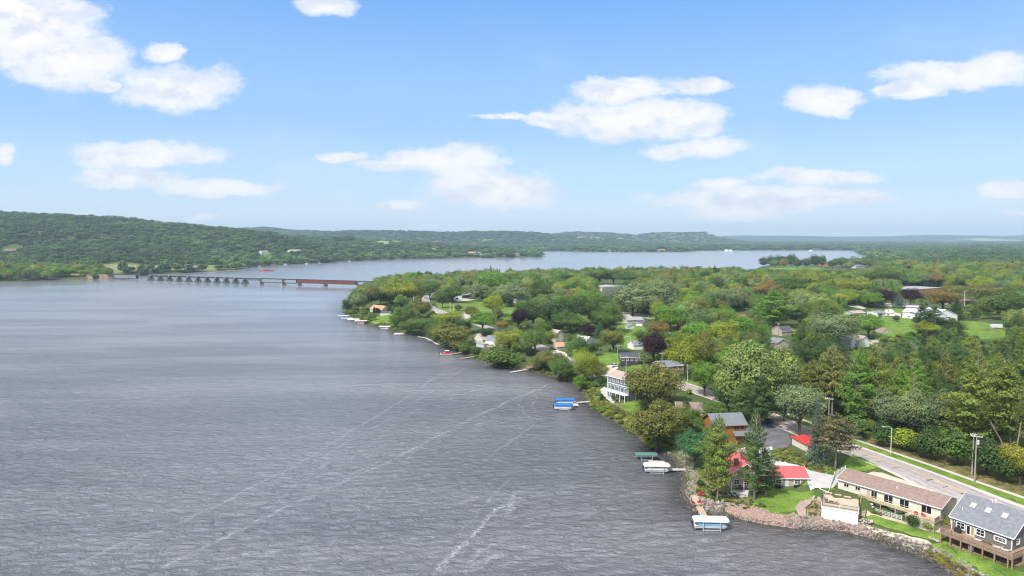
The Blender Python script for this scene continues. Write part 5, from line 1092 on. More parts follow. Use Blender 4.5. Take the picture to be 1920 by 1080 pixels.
house('orange brick house on the wooded spit', (1534,500), (1552,499.5), 18, 7, 1, 'x', 'brick_wall', 'roof_redbrown', 3, 'house', 'house', (1533,490,1553,498), 'orange brick house on the spit', flat=True)
house('small grey house on the wooded spit, right of the brick house', (1605,503), (1622,502), 12, 4, 3, 'x', 'siding_pale_grey', 'shingle_grey', 0, box=(1604,495,1622,501), mark='grey house on the spit')
house('long red farmhouse on the green ledge of the left hill', (12,474), (38,473), 16, 5, 4, 'x', 'siding_dark', 'roof_redbrown', 0, box=(6,460,44,470), mark='red farmhouse on the hill')
house('low brown lakeside pavilion at the park on the far left shore', (362,505), (378,504), 14, 4, 3, 'x', 'siding_tan', 'shingle_brown', 0, 'pavilion', 'pavilion', (362,497,379,504), 'brown park pavilion')
# cabins and houses strung along the far shore
FARH = [(455,497,8,'white_wall','shingle_tan'),(497,477,14,'white_wall','shingle_grey'),(512,497,8,'siding_tan','shingle_brown'),(521,494,8,'white_wall','flat_roof'),(560,492,6,'white_wall','metal_white'),(556,475,20,'siding_cream','shingle_tan'),
 (578,491,9,'siding_pale_grey','shingle_grey'),(594,491,8,'siding_tan','shingle_brown'),(602,490,8,'siding_cream','shingle_tan'),(650,480,7,'siding_tan','shingle_orange'),(705,477,12,'siding_cream','shingle_brown'),(712,483,8,'siding_tan','shingle_brown'),
 (754,481,8,'siding_cream','shingle_tan'),(785,483,10,'siding_tan','shingle_brown'),(818,480,8,'white_wall','shingle_grey'),(840,475,9,'siding_tan','shingle_brown'),(870,480,7,'siding_blue','shingle_grey'),(886,478,14,'siding_tan','shingle_orange'),
 (898,478,10,'white_wall','shingle_grey'),(913,480,8,'siding_pale_grey','shingle_grey'),(930,479,9,'siding_cream','shingle_tan'),(945,481,6,'white_wall','flat_roof'),(970,479,8,'siding_tan','shingle_brown'),(990,477,8,'siding_tan','shingle_brown'),
 (1140,470,9,'siding_cream','shingle_tan'),(1165,469,11,'white_wall','shingle_grey'),(1241,469,12,'siding_tan','shingle_orange'),(1278,468,9,'siding_pale_grey','shingle_grey'),(1362,468,6,'white_wall','metal_white'),(1370,452,6,'white_wall','metal_white'),
 (1520,468,7,'white_wall','shingle_grey'),(1705,478,11,'white_wall','metal_white'),(1680,478,7,'siding_cream','metal_white'),(815,455,12,'siding_yellow','shingle_orange')]
WN = {'white_wall':'white','siding_tan':'tan','siding_cream':'cream','siding_pale_grey':'pale grey','siding_blue':'blue','siding_yellow':'yellow'}; RN = {'shingle_tan':'tan','shingle_grey':'grey','shingle_brown':'brown','flat_roof':'flat','metal_white':'white','shingle_orange':'orange'}
def farplace(x): return 'on the far left shore' if x < 620 else 'on the wooded far shore' if x < 1030 else 'across the open lake' if x < 1400 else 'by the right-hand inlet'
seen = {}
for i, (x, y, w_, wm, rm) in enumerate(FARH):
    k = (WN[wm], RN[rm], farplace(x)); seen[k] = seen.get(k, 0)+1
    lab = '%s house with %s roof %s' % (k[0], k[1], k[2])+('' if seen[k] == 1 else ', '+['', '', 'second', 'third', 'fourth', 'fifth', 'sixth'][seen[k]]+' such from the left')
    y_ = max(y, 471)
    a = G(x-w_/2, y_); dd = a[1]; sc = 1.0
    r = house(lab, (x-w_/2, y_), (x+w_/2, y_), max(9, w_*dd/1280*.6), max(3.2, min(7 if x < 1030 else 4, w_*dd/1280*.35)), max(2.5, min(5, w_*dd/1280*.25)), 'y' if i % 3 == 0 else 'x', wm, rm if rm != 'flat_roof' else 'shingle_grey', 0, box=None)
    zh = proj(np.array([a[0], a[1], a[2]+7]))[1]; HOUSE_BOXES.append((x-w_/2, min(zh, y_-3), x+w_/2, y_-.5))
lm(560, 485, 'white far-shore houses'); lm(886, 475, 'tan house on the wooded far shore')
# deck below the white lake house, cabin deck
for lab, p1, p2, hh_, dd in (('timber deck on stilts below the white lake house', (911,656), (926,657), 2.8, 3.2), ('brown timber deck in front of the orange-roofed shore cabin', (987,697), (1003,696), 2.2, 3.4)):
    a, b = G(*p1), G(*p2); w = math.hypot(b[0]-a[0], b[1]-a[1]); t = thing('deck', lab, 'deck', (a[0], a[1], a[2]), math.atan2(b[1]-a[1], b[0]-a[0]))
    MB().box(0, w, 0, dd, hh_-.2, hh_).build('floor', M['deck_wood'], t); railing(t, [(0, dd, hh_), (0, 0, hh_), (w, 0, hh_)], pick=.4)
    for x in np.linspace(0, w, 4): MB().box(x-.1, x+.1, 0, .2, -.8, hh_).build('post', M['rail_wood'], t)
# copper tree above the far treeline, drawn as a plain capped shaft
g_ = G(920, 552); d_ = ray(920, 497); hs = CAMZ+d_[2]/d_[1]*g_[1]-g_[2]; t = thing('pointed_tree', 'thin dark reddish pointed tree rising above the treeline against the far lake', 'pointed_tree', tuple(g_))
MB().tube([(0, 0, -1), (0, 0, hs*.72)], 1.6, 8).build('shaft', M['roof_redbrown'], t); MB().tube([(0, 0, hs*.72), (0, 0, hs*.8), (0, 0, hs)], [2.2, 1.7, .1], 8).build('pointed_top', M['shingle_dark'], t)
# ------------------------------------------------------------------ boats, lifts and piers
mat('canopy_white', (0.80, 0.79, 0.76), .6, .03, 1); mat('canopy_cream', (0.76, 0.68, 0.58), .6, .05, 1); mat('canopy_green', (0.10, 0.19, 0.16), .7, .12, 1); mat('canopy_blue', (0.015, 0.16, 0.50), .5, .08, 1); mat('canopy_grey', (0.42, 0.45, 0.52), .6, .06, 1)
mat('cover_blue', (0.20, 0.38, 0.52), .6, .15, 2); mat('hull_white', (0.72, 0.72, 0.72), .35, .04, 2); mat('hull_dark', (0.03, 0.045, 0.09), .35, .05, 2); mat('hull_red', (0.40, 0.05, 0.05), .4, .05, 2); mat('dock_wood', (0.46, 0.36, 0.24), .85, .15, 2, lines=(.2, 0)); mat('dock_grey', (0.50, 0.48, 0.46), .85, .12, 2, lines=(.2, 0))
mat('aluminium', (0.62, 0.63, 0.64), .45, .05, 2, metal=.3)
def canopy_mesh(L, w, h=0.55, z=0.0, nose=0.5):
    """a fabric boat canopy: arched across, drooping sides, drawn in at the ends"""
    mb = MB(); sec = [(-.5, 0), (-.5, .45), (-.36, .78), (-.15, .97), (.15, .97), (.36, .78), (.5, .45), (.5, 0)]; st = [(-L/2, .80, .55), (-L/2+nose, 1, .95), (-L/4, 1, 1), (0, 1, .985), (L/4, 1, 1), (L/2-nose, 1, .95), (L/2, .80, .55)]
    b = 0
    for x, kw, kh in st:
        for y, zz in sec: mb.v.append((x, y*w*kw, z+zz*h*kh))
    n = len(sec)
    for i in range(len(st)-1):
        for j in range(n-1): a = i*n+j; mb.f.append((a, a+n, a+n+1, a+1))
    mb.f.append(tuple(range(n))); k = (len(st)-1)*n; mb.f.append(tuple(range(k+n-1, k-1, -1))); return mb
def lift(label, loc, rz, cm, L=8.2, w=3.3, top=3.0, group='canopied boat lifts'):
    t = thing('boat_lift', label, 'boat lift', loc, rz, group); canopy_mesh(L, w, .75, top-.75).build('canopy', M[cm], t)
    fr = MB()
    for y in (-w/2+.1, w/2-.1): fr.bar((-L*.42, y, top-.7), (L*.42, y, top-.7), .07); fr.bar((-L*.24, y, .35), (L*.24, y, .35), .12, .18)
    for x in (-L*.24, L*.24): fr.bar((x, -w/2, .35), (x, w/2, .35), .1, .16)
    fr.build('frame', M['aluminium'], t)
    for x in (-L*.24, L*.24):
        for y in (-w/2-.05, w/2+.05): MB().bar((x, y, -1.2), (x, y, top-.6), .12).build('leg', M['aluminium'], t)
    return t
def pontoon(label, loc, rz, L=7.2, w=2.5, side='hull_white', cov=None, bim=None, motor=True, group='pontoon boats'):
    t = thing('pontoon_boat', label, 'boat', loc, rz, group)
    for y in (-w*.33, w*.33): MB().tube([(-L/2, y, .35), (-L/2+.2, y, .35), (L/2-.7, y, .35), (L/2, y, .5)], [.2, .33, .33, .06], 10).build('float', M['aluminium'], t)
    MB().box(-L/2, L/2-.3, -w/2, w/2, .68, .78).build('deck', M['hull_white'], t)
    s = MB()
    for y in (-w/2+.04, w/2-.04): s.box(-L/2+.7, L/2-.6, y-.03, y+.03, .78, 1.45)
    s.box(L/2-.66, L/2-.6, -w/2+.3, w/2-.3, .78, 1.45); s.build('side_panel', M[side], t)
    for x in (-L*.2, L*.22):
        for y in (-w*.32, w*.32): MB().box(x-.8, x+.8, y-.28, y+.28, .78, 1.15).build('seat', M['hull_white'], t, bevel=.06)
    MB().box(-.1, .5, -.9, -.35, .78, 1.6).build('console', M['hull_dark'], t)
    if cov: canopy_mesh(L*.86, w*.95, .5, 1.25, .4).build('cover', M[cov], t)
    if bim:
        canopy_mesh(2.8, w*.95, .25, 2.5, .3).build('bimini', M[bim], t); f = MB(); [f.bar((x*1.2, y, 1.4), (x*.9, y, 2.55), .04) for x in (-1, 1) for y in (-w*.45, w*.45)]; f.build('bimini_frame', M['aluminium'], t)
    if motor:
        m_ = MB().box(-L/2-.65, -L/2-.1, -.25, .25, .75, 1.5).build('motor', M['black_metal'], t, bevel=.1); MB().bar((-L/2-.4, 0, -.2), (-L/2-.4, 0, .8), .15).build('motor_leg', M['black_metal'], m_)
    return t
def pier(label, pts, w, z=.75, m='dock_wood', step=2.6, rail=False):
    P = [Vector(p) if len(p) == 3 else Vector((*Z0(p[0], p[1], z), z)) for p in pts]; t = thing('pier', label, 'pier', (P[0].x, P[0].y, 0)); org = Vector((P[0].x, P[0].y, 0)); P = [p-org for p in P]
    for a, b in zip(P[:-1], P[1:]):
        L = (b-a).length; n = max(1, round(L/step)); d = (b-a)/L; nr = Vector((-d.y, d.x, 0))
        for k in range(n):
            p, q = a+(b-a)*k/n+d*.02, a+(b-a)*(k+1)/n-d*.02; MB().bar(p, q, w, .12).build('deck_section', M[m], t)
            for s in (-1, 1): MB().bar(p+nr*s*w*.5-Vector((0, 0, p.z+1.4)), p+nr*s*w*.5+Vector((0, 0, .25)), .09).build('post', M['aluminium'], t)
        fb = MB()
        for s in (-1, 1): fb.bar(a+nr*s*(w*.5-.05)-Vector((0, 0, .14)), b+nr*s*(w*.5-.05)-Vector((0, 0, .14)), .06, .16)
        fb.build('edge_beam', M[m], t)
    return t
def W3(px, py, z=0.0): return (*Z0(px, py, z), z)
# front lift with the white canopy
c = W3(1332, 992); lift('boat lift with clean white canopy at the end of the wooden pier', c, math.radians(-3), 'canopy_white', 8.6, 3.2, 3.1); pontoon('blue-covered pontoon boat hanging in the lift with the white canopy', (c[0]-.1, c[1], .5), math.radians(-3), 8.0, 2.6, 'cover_blue', 'cover_blue')
lm(1332, 985, 'white-canopied boat lift')
pr_ = pier('narrow wooden pier leading to the white-canopied boat lift', [(*Z0(1301, 929, 2.3), 2.3), (*Z0(1309, 946, 1.5), 1.5), (*Z0(1311, 950, 1.0), 1.0), (*Z0(1321, 969, .8), .8)], 1.7)
# cream pontoon and green canopy
c = W3(1231, 886); lift('boat lift with cream canopy beside the short pier', c, math.radians(-3), 'canopy_cream', 8.0, 3.2, 3.0); pontoon('white pontoon boat hanging under the cream canopy', (c[0], c[1], .45), math.radians(-3), 7.4, 2.5, 'hull_white')
pier('pale short pier from the stony bank to the cream-canopied lift', [(1286, 880), (1254, 880)], 1.3, m='dock_grey'); pier('pale floating platform just behind the cream-canopied lift', [(1246, 866), (1216, 865)], 1.6, m='dock_grey')
c = W3(1212, 862); lift('boat lift with faded green canopy under the leaning willow', c, math.radians(-2), 'canopy_green', 7.2, 2.8, 2.4)
lm(1225, 868, 'green-canopied boat lift')
# blue pair
c = W3(1060, 759); lift('boat lift with royal blue canopy, farther one of the blue pair', c, math.radians(-2), 'canopy_blue', 8.4, 3.0, 2.8); pontoon('grey-sided pontoon boat under the farther blue canopy', (c[0], c[1], .4), math.radians(-2), 7.6, 2.4, 'hull_white')
c = W3(1057, 768); lift('boat lift with royal blue canopy, nearer one of the blue pair', c, math.radians(-2), 'canopy_blue', 7.8, 3.0, 2.6); pontoon('white speedy pontoon boat under the nearer blue canopy', (c[0]-.2, c[1], .3), math.radians(-2), 7.4, 2.4, 'hull_white')
pier('L-shaped pale pier from the blue-grey lake house to the blue lifts', [(*Z0(1128, 745, 1.6), 1.6), (*Z0(1112, 752, 1.0), 1.0), (*Z0(1077, 755, .7), .7)], 1.3, m='dock_grey'); pier('square pier head beside the blue-canopied lifts', [(1080, 761), (1074, 753)], 2.6, .72, 'dock_grey')
lm(1060, 757, 'blue-canopied boat lifts')
# lifts off the point and boats further up
for i, (px, py, cm, wd, lab) in enumerate([(643,588,'canopy_grey',7,'dull green-grey'),(645,597,'canopy_grey',9,'grey, farthest left'),(651,602,'canopy_grey',9,'pale grey, second'),(663,604,'canopy_white',9,'white, long'),(677,607,'canopy_cream',9,'cream, nearest the bank')]):
    lift('boat lift off the point with '+['dull green-grey canopy, farthest from the eye', 'grey canopy, second in the row from the tip', 'pale grey canopy in the middle of the row', 'white canopy, fourth in the row', 'cream canopy over a red boat'][i], W3(px, py), math.radians(4), 'canopy_green' if i == 0 else cm, wd+1.5, 3.2, 3.0)
c = W3(677, 607); pontoon('red pontoon boat under the cream canopy off the point', (c[0], c[1]-.3, .3), 0, 7, 2.4, 'hull_red'); lm(665, 600, 'row of lifts off the point')
lift('boat lift with cream canopy in the first cove above the lawn', W3(722, 618), math.radians(3), 'canopy_cream', 9, 3.2, 3.0); c = W3(722, 618); pontoon('white pontoon boat under the cream canopy in the first cove', (c[0], c[1], .3), 0, 7.2, 2.4, 'hull_white')
pontoon('low cream pontoon boat moored at the mid-shore dock', W3(748, 628, .05), math.radians(5), 8, 2.5, 'siding_cream' and 'hull_white'); pier('thin grey dock reaching out beyond the cream pontoon boat', [(783, 625), (750, 627)], 1.4, .6, 'dock_grey'); pier('short brown dock with railings in the first cove', [(778, 617), (752, 615)], 1.6, .7)
pier('white breakwater dock along the bank left of the olive tree', [(784, 631), (800, 634), (822, 646)], 1.4, .6, 'dock_grey')
pontoon('red-sided pontoon boat with pale canopy moored off the white cottages', W3(838, 665, .05), math.radians(3), 8.5, 2.6, 'hull_red', bim='canopy_cream'); pier('wooden dock beside the red-sided pontoon boat', [(874, 659), (848, 664)], 1.4, .6)
pier('pale dock below the lawn of the white stilted lake house', [(893, 668), (866, 672)], 1.5, .6); pier('pale floating dock below the orange-roofed cabin', [(992, 692), (957, 698)], 1.8, .5, 'dock_grey'); lm(838, 660, 'red-sided pontoon boat')
# canoe / kayaks by the pier
def kayak(label, p, rz, m):
    t = thing('kayak', label, 'kayak', p, rz, 'red kayaks on the bank'); MB().tube([(-1.6, 0, .3), (-1.1, 0, .22), (0, 0, .2), (1.1, 0, .22), (1.6, 0, .3)], [.03, .24, .36, .24, .03], 9).build('hull', M[m], t); MB().tube([(-.5, 0, .42), (.5, 0, .42)], [.2, .2], 8).build('cockpit', M['black_metal'], t)
for i, (px, py, a) in enumerate([(1311, 930, .7), (1314, 926, .8), (1309, 934, .6)]): kayak('bright red kayak on the bank beside the wooden pier, '+['middle one', 'farthest one', 'nearest one'][i], tuple(G(px, py, .05)), a, 'red_plastic')
for i, (px, py) in enumerate([(1300, 944), (1310, 942)]): chair((*Z0(px, py, 1.75), 1.55), 2.5+i, 'small red chair '+('at the left edge' if i == 0 else 'at the right edge')+' of the wooden pier', 'red_plastic', group='red chairs on the pier')
# barge on the far reach
c = W3(500, 508.5); t = thing('work_barge', 'red and black work barge with orange crane frame on the far reach', 'barge', c, 0)
MB().add([(-14,-3.5,0),(13,-3.5,0),(18,0,2.6),(13,3.5,0),(-14,3.5,0),(-15,-3.5,1.6),(12,-3.5,1.6),(19,0,3.6),(12,3.5,1.6),(-15,3.5,1.6)], [(4,3,2,1,0),(5,6,7,8,9),(0,1,6,5),(1,2,7,6),(2,3,8,7),(3,4,9,8),(4,0,5,9)]).build('hull', M['hull_red'], t)
MB().box(-4, 9, -2.6, 2.6, 1.6, 3.0).build('deckhouse', M['hull_dark'], t); f = MB(); [f.bar((-13+k*3, -2, 1.6), (-14.5+k*3, -2, 6.5), .35) for k in range(4)]; f.bar((-14.5, -2, 6.4), (-5, -2, 3.0), .35); f.build('crane_frame', M['roof_orange'], t)
pier('long low red dock on the far left shore', [(406, 508.5), (442, 507)], 5, 1.0); 
for i, (px, py) in enumerate([(437, 506.5), (468, 501.5), (486, 500), (535, 496.8), (575, 495), (598, 493.5), (622, 492), (655, 490.3), (690, 488.2), (92, 525.5)]):
    t = thing('moored_boat', 'small pale moored boat at the far shore, '+['below the red dock','left of the white cabins','below the white cabins','below the tan cabins','left of the bright white house','right of the bright white house','midway along the wooded shore','below the orange-roofed cabin','at the right end of the wooded slope','under the trees of the near left headland'][i], 'boat', W3(px, py, 0), rnd.uniform(-.2, .2), 'boats at the far shore')
    MB().add([(-4,-1.3,.1),(3,-1.3,.1),(5,0,.5),(3,1.3,.1),(-4,1.3,.1),(-4.2,-1.5,1.3),(3,-1.5,1.3),(5.6,0,1.6),(3,1.5,1.3),(-4.2,1.5,1.3)], [(4,3,2,1,0),(5,6,7,8,9),(0,1,6,5),(1,2,7,6),(2,3,8,7),(3,4,9,8),(4,0,5,9)]).build('hull', M['hull_white'], t); canopy_mesh(6, 2.8, .7, 2.2).build('canopy', M['canopy_white'], t)
# ------------------------------------------------------------------ railway bridge
A_ = Vector((*Z0(212, 523.8), 0)); B_ = Vector((*Z0(671, 538.6), 0)); dirb = (B_-A_).normalized(); angb = math.atan2(dirb.y, dirb.x)
def along_b(px, z=9.0):
    d = ray(px, 520); k = d[0]/d[1]; # x = k*y
    t = (k*A_.y-A_.x)/(dirb.x-k*dirb.y); return t
mat('girder_rust', (0.17, 0.055, 0.04), .8, .15, .3, lines=(2.6, 0)); mat('bridge_dark', (0.04, 0.038, 0.042), .8, .2, .5); mat('pier_stone', (0.30, 0.28, 0.26), .9, .2, .6); mat('truss_grey', (0.12, 0.12, 0.14), .7, .1, 1); mat('timber_dark', (0.07, 0.06, 0.055), .9, .25, .6)
br = thing('railway_bridge', 'long low railway bridge crossing the lake on timber trestles, trusses and red girders', 'bridge', tuple(A_), angb)
tb = lambda px: along_b(px)
DT = 9.0
MB().box(tb(190), tb(780), -1.6, 1.6, DT-.5, DT).build('track_deck', M['bridge_dark'], br)
MB().box(tb(262), tb(459), -1.1, 1.1, DT-1.6, DT-.5).build('stringer', M['bridge_dark'], br); MB().box(tb(459), tb(489), -1.3, 1.3, DT-3.6, DT-.5).build('plate_girder', M['truss_grey'], br); MB().box(tb(192), tb(211), -1.3, 1.3, DT-2.0, DT-.5).build('plate_girder', M['girder_rust'], br)
for a, b in ((558, 609), (609, 668)):
    g = MB().box(tb(a)+.2, tb(b)-.2, -1.7, 1.7, DT-5.6, DT+.3).build('red_girder', M['girder_rust'], br); s = MB(); n = int((tb(b)-tb(a))/2.6)
    for k in range(n+1): x = tb(a)+.3+(tb(b)-tb(a)-.6)*k/n; s.box(x-.12, x+.12, -1.9, 1.9, DT-5.5, DT+.2)
    s.box(tb(a)+.2, tb(b)-.2, -1.95, 1.95, DT+.1, DT+.5); s.build('stiffener', M['bridge_dark'], g)
def truss(a, b, n, hgt):
    x0, x1 = tb(a), tb(b); t = MB(); c = MB()
    for y in (-1.9, 1.9):
        c.bar((x0, y, DT-.2), (x1, y, DT-.2), .6, 1.0); c.bar((x0, y, DT-hgt), (x1, y, DT-hgt), .6, .9)
        for k in range(n+1): x = x0+(x1-x0)*k/n; t.bar((x, y, DT-.3), (x, y, DT-hgt), .25)
        for k in range(n):
            p, q = x0+(x1-x0)*k/n, x0+(x1-x0)*(k+1)/n; t.bar((p, y, DT-.3), (q, y, DT-hgt), .36); t.bar((q, y, DT-.3), (p, y, DT-hgt), .36)
    for x in (x0, x1): c.bar((x, -1.9, DT-hgt), (x, 1.9, DT-hgt), .5); c.box(x-.6, x+.6, -2.1, 2.1, DT-hgt, DT)
    ch = c.build('truss_chord', M['bridge_dark'], br); t.build('truss_web', M['siding_pale_grey'], ch)
truss(213, 257, 7, 6.6); truss(490, 531, 7, 6.0); truss(532, 557, 4, 6.0); truss(670, 722, 8, 6.0); truss(723, 775, 8, 6.0)
for px in (489, 531, 560, 609, 671, 722):
    x = tb(px); MB().add([(x-2.6,-6,-1),(x+2.6,-6,-1),(x+2.6,5,-1),(x-2.6,5,-1),(x,-8.5,-1),(x-1.7,-4,3.2),(x+1.7,-4,3.2),(x+1.7,3.4,3.2),(x-1.7,3.4,3.2),(x,-6,3.0)], [(0,4,9,5),(4,1,6,9),(1,2,7,6),(2,3,8,7),(3,0,5,8),(5,9,6,7,8)]).build('stone_pier', M['pier_stone'], br)
    MB().box(x-1.2, x+1.2, -2.4, 2.4, 3.2, 4.2 if px != 560 else 3.6).build('bearing', M['bridge_dark'], br)
trestle0 = None
for k in range(11):
    x = tb(283+17.65*k)
    f = MB()
    for xx in (-2.3, 2.3):
        for y in (-3.6, -1.8, 0, 1.8, 3.6): f.bar((x+xx*1.5, y*1.5, -1), (x+xx*.45, y*.45, DT-1.9), .5)
        f.bar((x+xx*1.2, -5.0, 2.6), (x+xx*1.2, 5.0, 2.6), .4); f.bar((x+xx*.9, -3.9, 5), (x+xx*.9, 3.9, 5), .35); f.bar((x+xx, -4.6, 1.4), (x+xx*.7, 3.4, 6.2), .3); f.bar((x+xx, 4.6, 1.4), (x+xx*.7, -3.4, 6.2), .3)
    f.box(x-2.0, x+2.0, -2.1, 2.1, DT-2.1, DT-1.6); tr = f.build('trestle', M['timber_dark'], br)
    MB().add([(x-3.6,-7,-1),(x+3.6,-7,-1),(x+3.6,5,-1),(x-3.6,5,-1),(x-3.2,-5.5,1.4),(x+3.2,-5.5,1.4),(x+3.2,4.5,1.4),(x-3.2,4.5,1.4),(x+9,-3,-1),(x+8.0,0,.8)], [(0,1,5,4),(1,8,9,5),(8,2,6,9),(5,9,6),(2,3,7,6),(3,0,4,7),(4,5,6,7)]).build('fender', M['timber_dark'], tr)
    MB().box(x-.25, x+.25, -2.6, -2.3, DT-2, DT+1.4).build('refuge_post', M['siding_pale_grey'], tr)
ab = [tuple(Vector((*Z0(*p), 0))) for p in ((186,522.5),(197,523.5),(212,523.6),(206,521),(190,519))]
t = thing('bridge_abutment', 'reddish earth and stone abutment at the left end of the railway bridge', 'abutment', tuple(A_), angb); x0 = tb(176); x1 = tb(210)
MB().add([(x0,-14,-1),(x1+3,-9,-1),(x1+3,9,-1),(x0,14,-1),(x0,-3,DT-.6),(x1-9,-3,DT-.6),(x1-9,3,DT-.6),(x0,3,DT-.6)], [(0,1,5,4),(1,2,6,5),(2,3,7,6),(3,0,4,7),(4,5,6,7)]).build('embankment', mat('red_earth', (.19, .145, .105), .95, .3, .2, .5), t)
x0 = tb(60); MB().add([(x0,-10,-1),(tb(176),-12,-1),(tb(176),12,-1),(x0,30,-1),(x0,-3,DT-.8),(tb(176),-3,DT-.6),(tb(176),3,DT-.6),(x0,3,DT-.8)], [(0,1,5,4),(1,2,6,5),(2,3,7,6),(3,0,4,7),(4,5,6,7)]).build('causeway', M['rough_grass'], t)
lm(230, 510, 'left end of the railway bridge'); lm(690, 528, 'right end of the railway bridge')
# ------------------------------------------------------------------ poles, lamps, wires
mat('pole_wood', (0.34, 0.30, 0.27), .9, .15, 2); mat('pole_pale', (0.62, 0.61, 0.58), .7, .05, 2)
def hpole(px, base, top): g = G(px, base); d = ray(px, top); return g, CAMZ+d[2]/d[1]*g[1]-g[2]
TOPS = {}
def pole(key, label, px, base, top, arm=2.4, m='pole_wood', can=False, rz=.5):
    g, h = hpole(px, base, top); t = thing('utility_pole', label, 'pole', tuple(g), rz, 'utility poles'); r_ = .16 if g[1] < 260 else .22
    MB().tube([(0, 0, -.5), (0, 0, h)], [r_*1.2, r_*.8], 8).build('post', M[m], t)
    MB().bar((-arm/2, 0, h-.5), (arm/2, 0, h-.5), .16, .2).build('crossarm', M['pole_pale'], t)
    for x in (-.46, -.2, .2, .46): MB().tube([(x*arm, 0, h-.4), (x*arm, 0, h-.1)], .07, 6).build('insulator', M['trim_white'], t)
    if can: MB().tube([(.38, -.1, h-2.6), (.38, -.1, h-1.4)], .3, 10).build('transformer', M['aluminium'], t)
    TOPS[key] = (Vector(g)+Vector((0, 0, h-.1)), arm, rz); return t
def lamp(label, px, base, top, side=-1, L=2.2):
    g, h = hpole(px, base, top); t = thing('street_lamp', label, 'street lamp', tuple(g), 0, 'street lamps'); MB().tube([(0, 0, -.2), (0, 0, h-.3)], [.13, .08], 8).build('post', M['pole_pale'], t)
    MB().tube([(0, 0, h-.4), (side*.5, 0, h-.05), (side*L, 0, h)], [.06, .05, .05], 6).build('arm', M['pole_pale'], t); MB().box(min(side*L, side*(L+.8)), max(side*L, side*(L+.8)), -.15, .15, h-.1, h+.06).build('lamp_head', M['pole_pale'], t, bevel=.04)
lamp('pale street lamp on the pavement by the wooded verge, nearest the eye', 1670, 852, 800); lamp('street lamp on the lawn beyond the big olive willow', 1289, 729, 684); lamp('street lamp with arm to the right before the pale green willow', 1385, 757, 721, 1)
pole('a', 'tall wooden pole with transformer between road and woods, nearest the eye', 1827, 905, 815, 2.6, can=True, rz=-.6); pole('a2', 'weathered wooden pole just left of the transformer pole', 1822, 893, 812, 1.6, rz=-.6)
pole('b', 'utility pole by the drive of the charcoal house', 1158, 688, 647, rz=.3); pole('c', 'thin pole in front of the charcoal house', 1174, 698, 668, 1.2, rz=.3); pole('d', 'pale utility pole left of the purple tree behind the willow', 1241, 693, 661, rz=.3); pole('e', 'pole beyond the bright lawn beside the silvery willow', 1221, 590, 562); pole('f', 'pole above the trees left of the red-brown roof', 1338, 618, 586)
pole('g', 'pole beside the small beige gabled house', 1459, 640, 606); pole('h', 'pole right of the dark purple tree above the lake houses', 987, 622, 602); pole('i', 'pole at the foot of the white farmhouse trees', 1060, 664, 641, 1.2); pole('j', 'left pole of the pair by the small parking lot', 844, 589, 567, 1.0, 'pole_pale'); pole('k', 'right pole of the pair by the small parking lot', 851, 589, 572, 1.0, 'pole_pale')
pole('l', 'pole behind the olive tree near the point', 767, 574, 556, 1.2, 'pole_pale'); pole('m', 'pole beside the blue-grey spruce by the barns', 1668, 562, 541); pole('n', 'pole with long arm before the low brown-roofed building', 1808, 575, 545, 4, 'pole_pale'); pole('o', 'pole behind the red-roofed garage across the road', 1552, 830, 745, rz=-.6)
lm(1827, 850, 'transformer pole'); lm(1670, 825, 'nearest street lamp')
g, h = hpole(790, 556, 538); t = thing('flagpole', 'thin flagpole with red and white flag near the junction', 'flagpole', tuple(g)); MB().tube([(0, 0, 0), (0, 0, h)], .12, 8).build('pole', M['pole_pale'], t)
fl_ = MB(); [fl_.add([(.1, math.sin(k)*.15, h-2.4+.3*k), (2.6, .3+math.sin(k+2)*.15, h-2.6+.3*k), (2.6, .3+math.sin(k+3)*.15, h-2.3+.3*k), (.1, math.sin(k+1)*.15, h-2.1+.3*k)], [(0, 1, 2, 3)]) for k in range(7)]; fl_.build('flag', M['red_plastic'], t)
g = G(774, 566); t = thing('water_tower', 'narrow white tower beside the flagpole', 'tower', tuple(g)); MB().tube([(0, 0, -.5), (0, 0, 5.6)], 1.1, 12).build('shaft', M['white_wall'], t); MB().tube([(0, 0, 5.6), (0, 0, 6.6)], [1.3, .5], 12).build('cap', M['metal_white'], t); HOUSE_BOXES.append((770, 551, 778, 564))
def wires(label, k1, k2, n=3, sag=1.2, far=None):
    a, arm, rz = TOPS[k1]; b = far if far is not None else TOPS[k2][0]
    t = thing('power_line', label, 'power line', tuple(a)); ax = Vector((math.cos(rz), math.sin(rz), 0))
    for i in range(n):
        o_ = ax*arm*(i/(n-1)-.5)*.92 if n > 1 else Vector(); pts = []
        for j in range(13): f = j/12; p = a+(b-a)*f+o_; p.z -= sag*4*f*(1-f)+(0.0 if i < 3 else 1.4); pts.append(p-a)
        MB().tube(pts, .028, 4, False).build('wire', M['black_metal'], t)
wires('wires running from the transformer pole up along the road', 'a', 'o', 4, 1.5); wires('wires running from the transformer pole to the lower right', 'a', None, 4, 1.2, Vector((140, 140, 17.5)))
wires('wires between the charcoal house pole and the willow pole', 'b', 'd', 3, 1.2); wires('wires from the lake-house pole to the charcoal house pole', 'h', 'b', 3, 2.5); wires('wires from the willow pole towards the beige house pole', 'd', 'g', 3, 3); wires('wires between the poles above the purple trees', 'f', 'g', 2, 2)
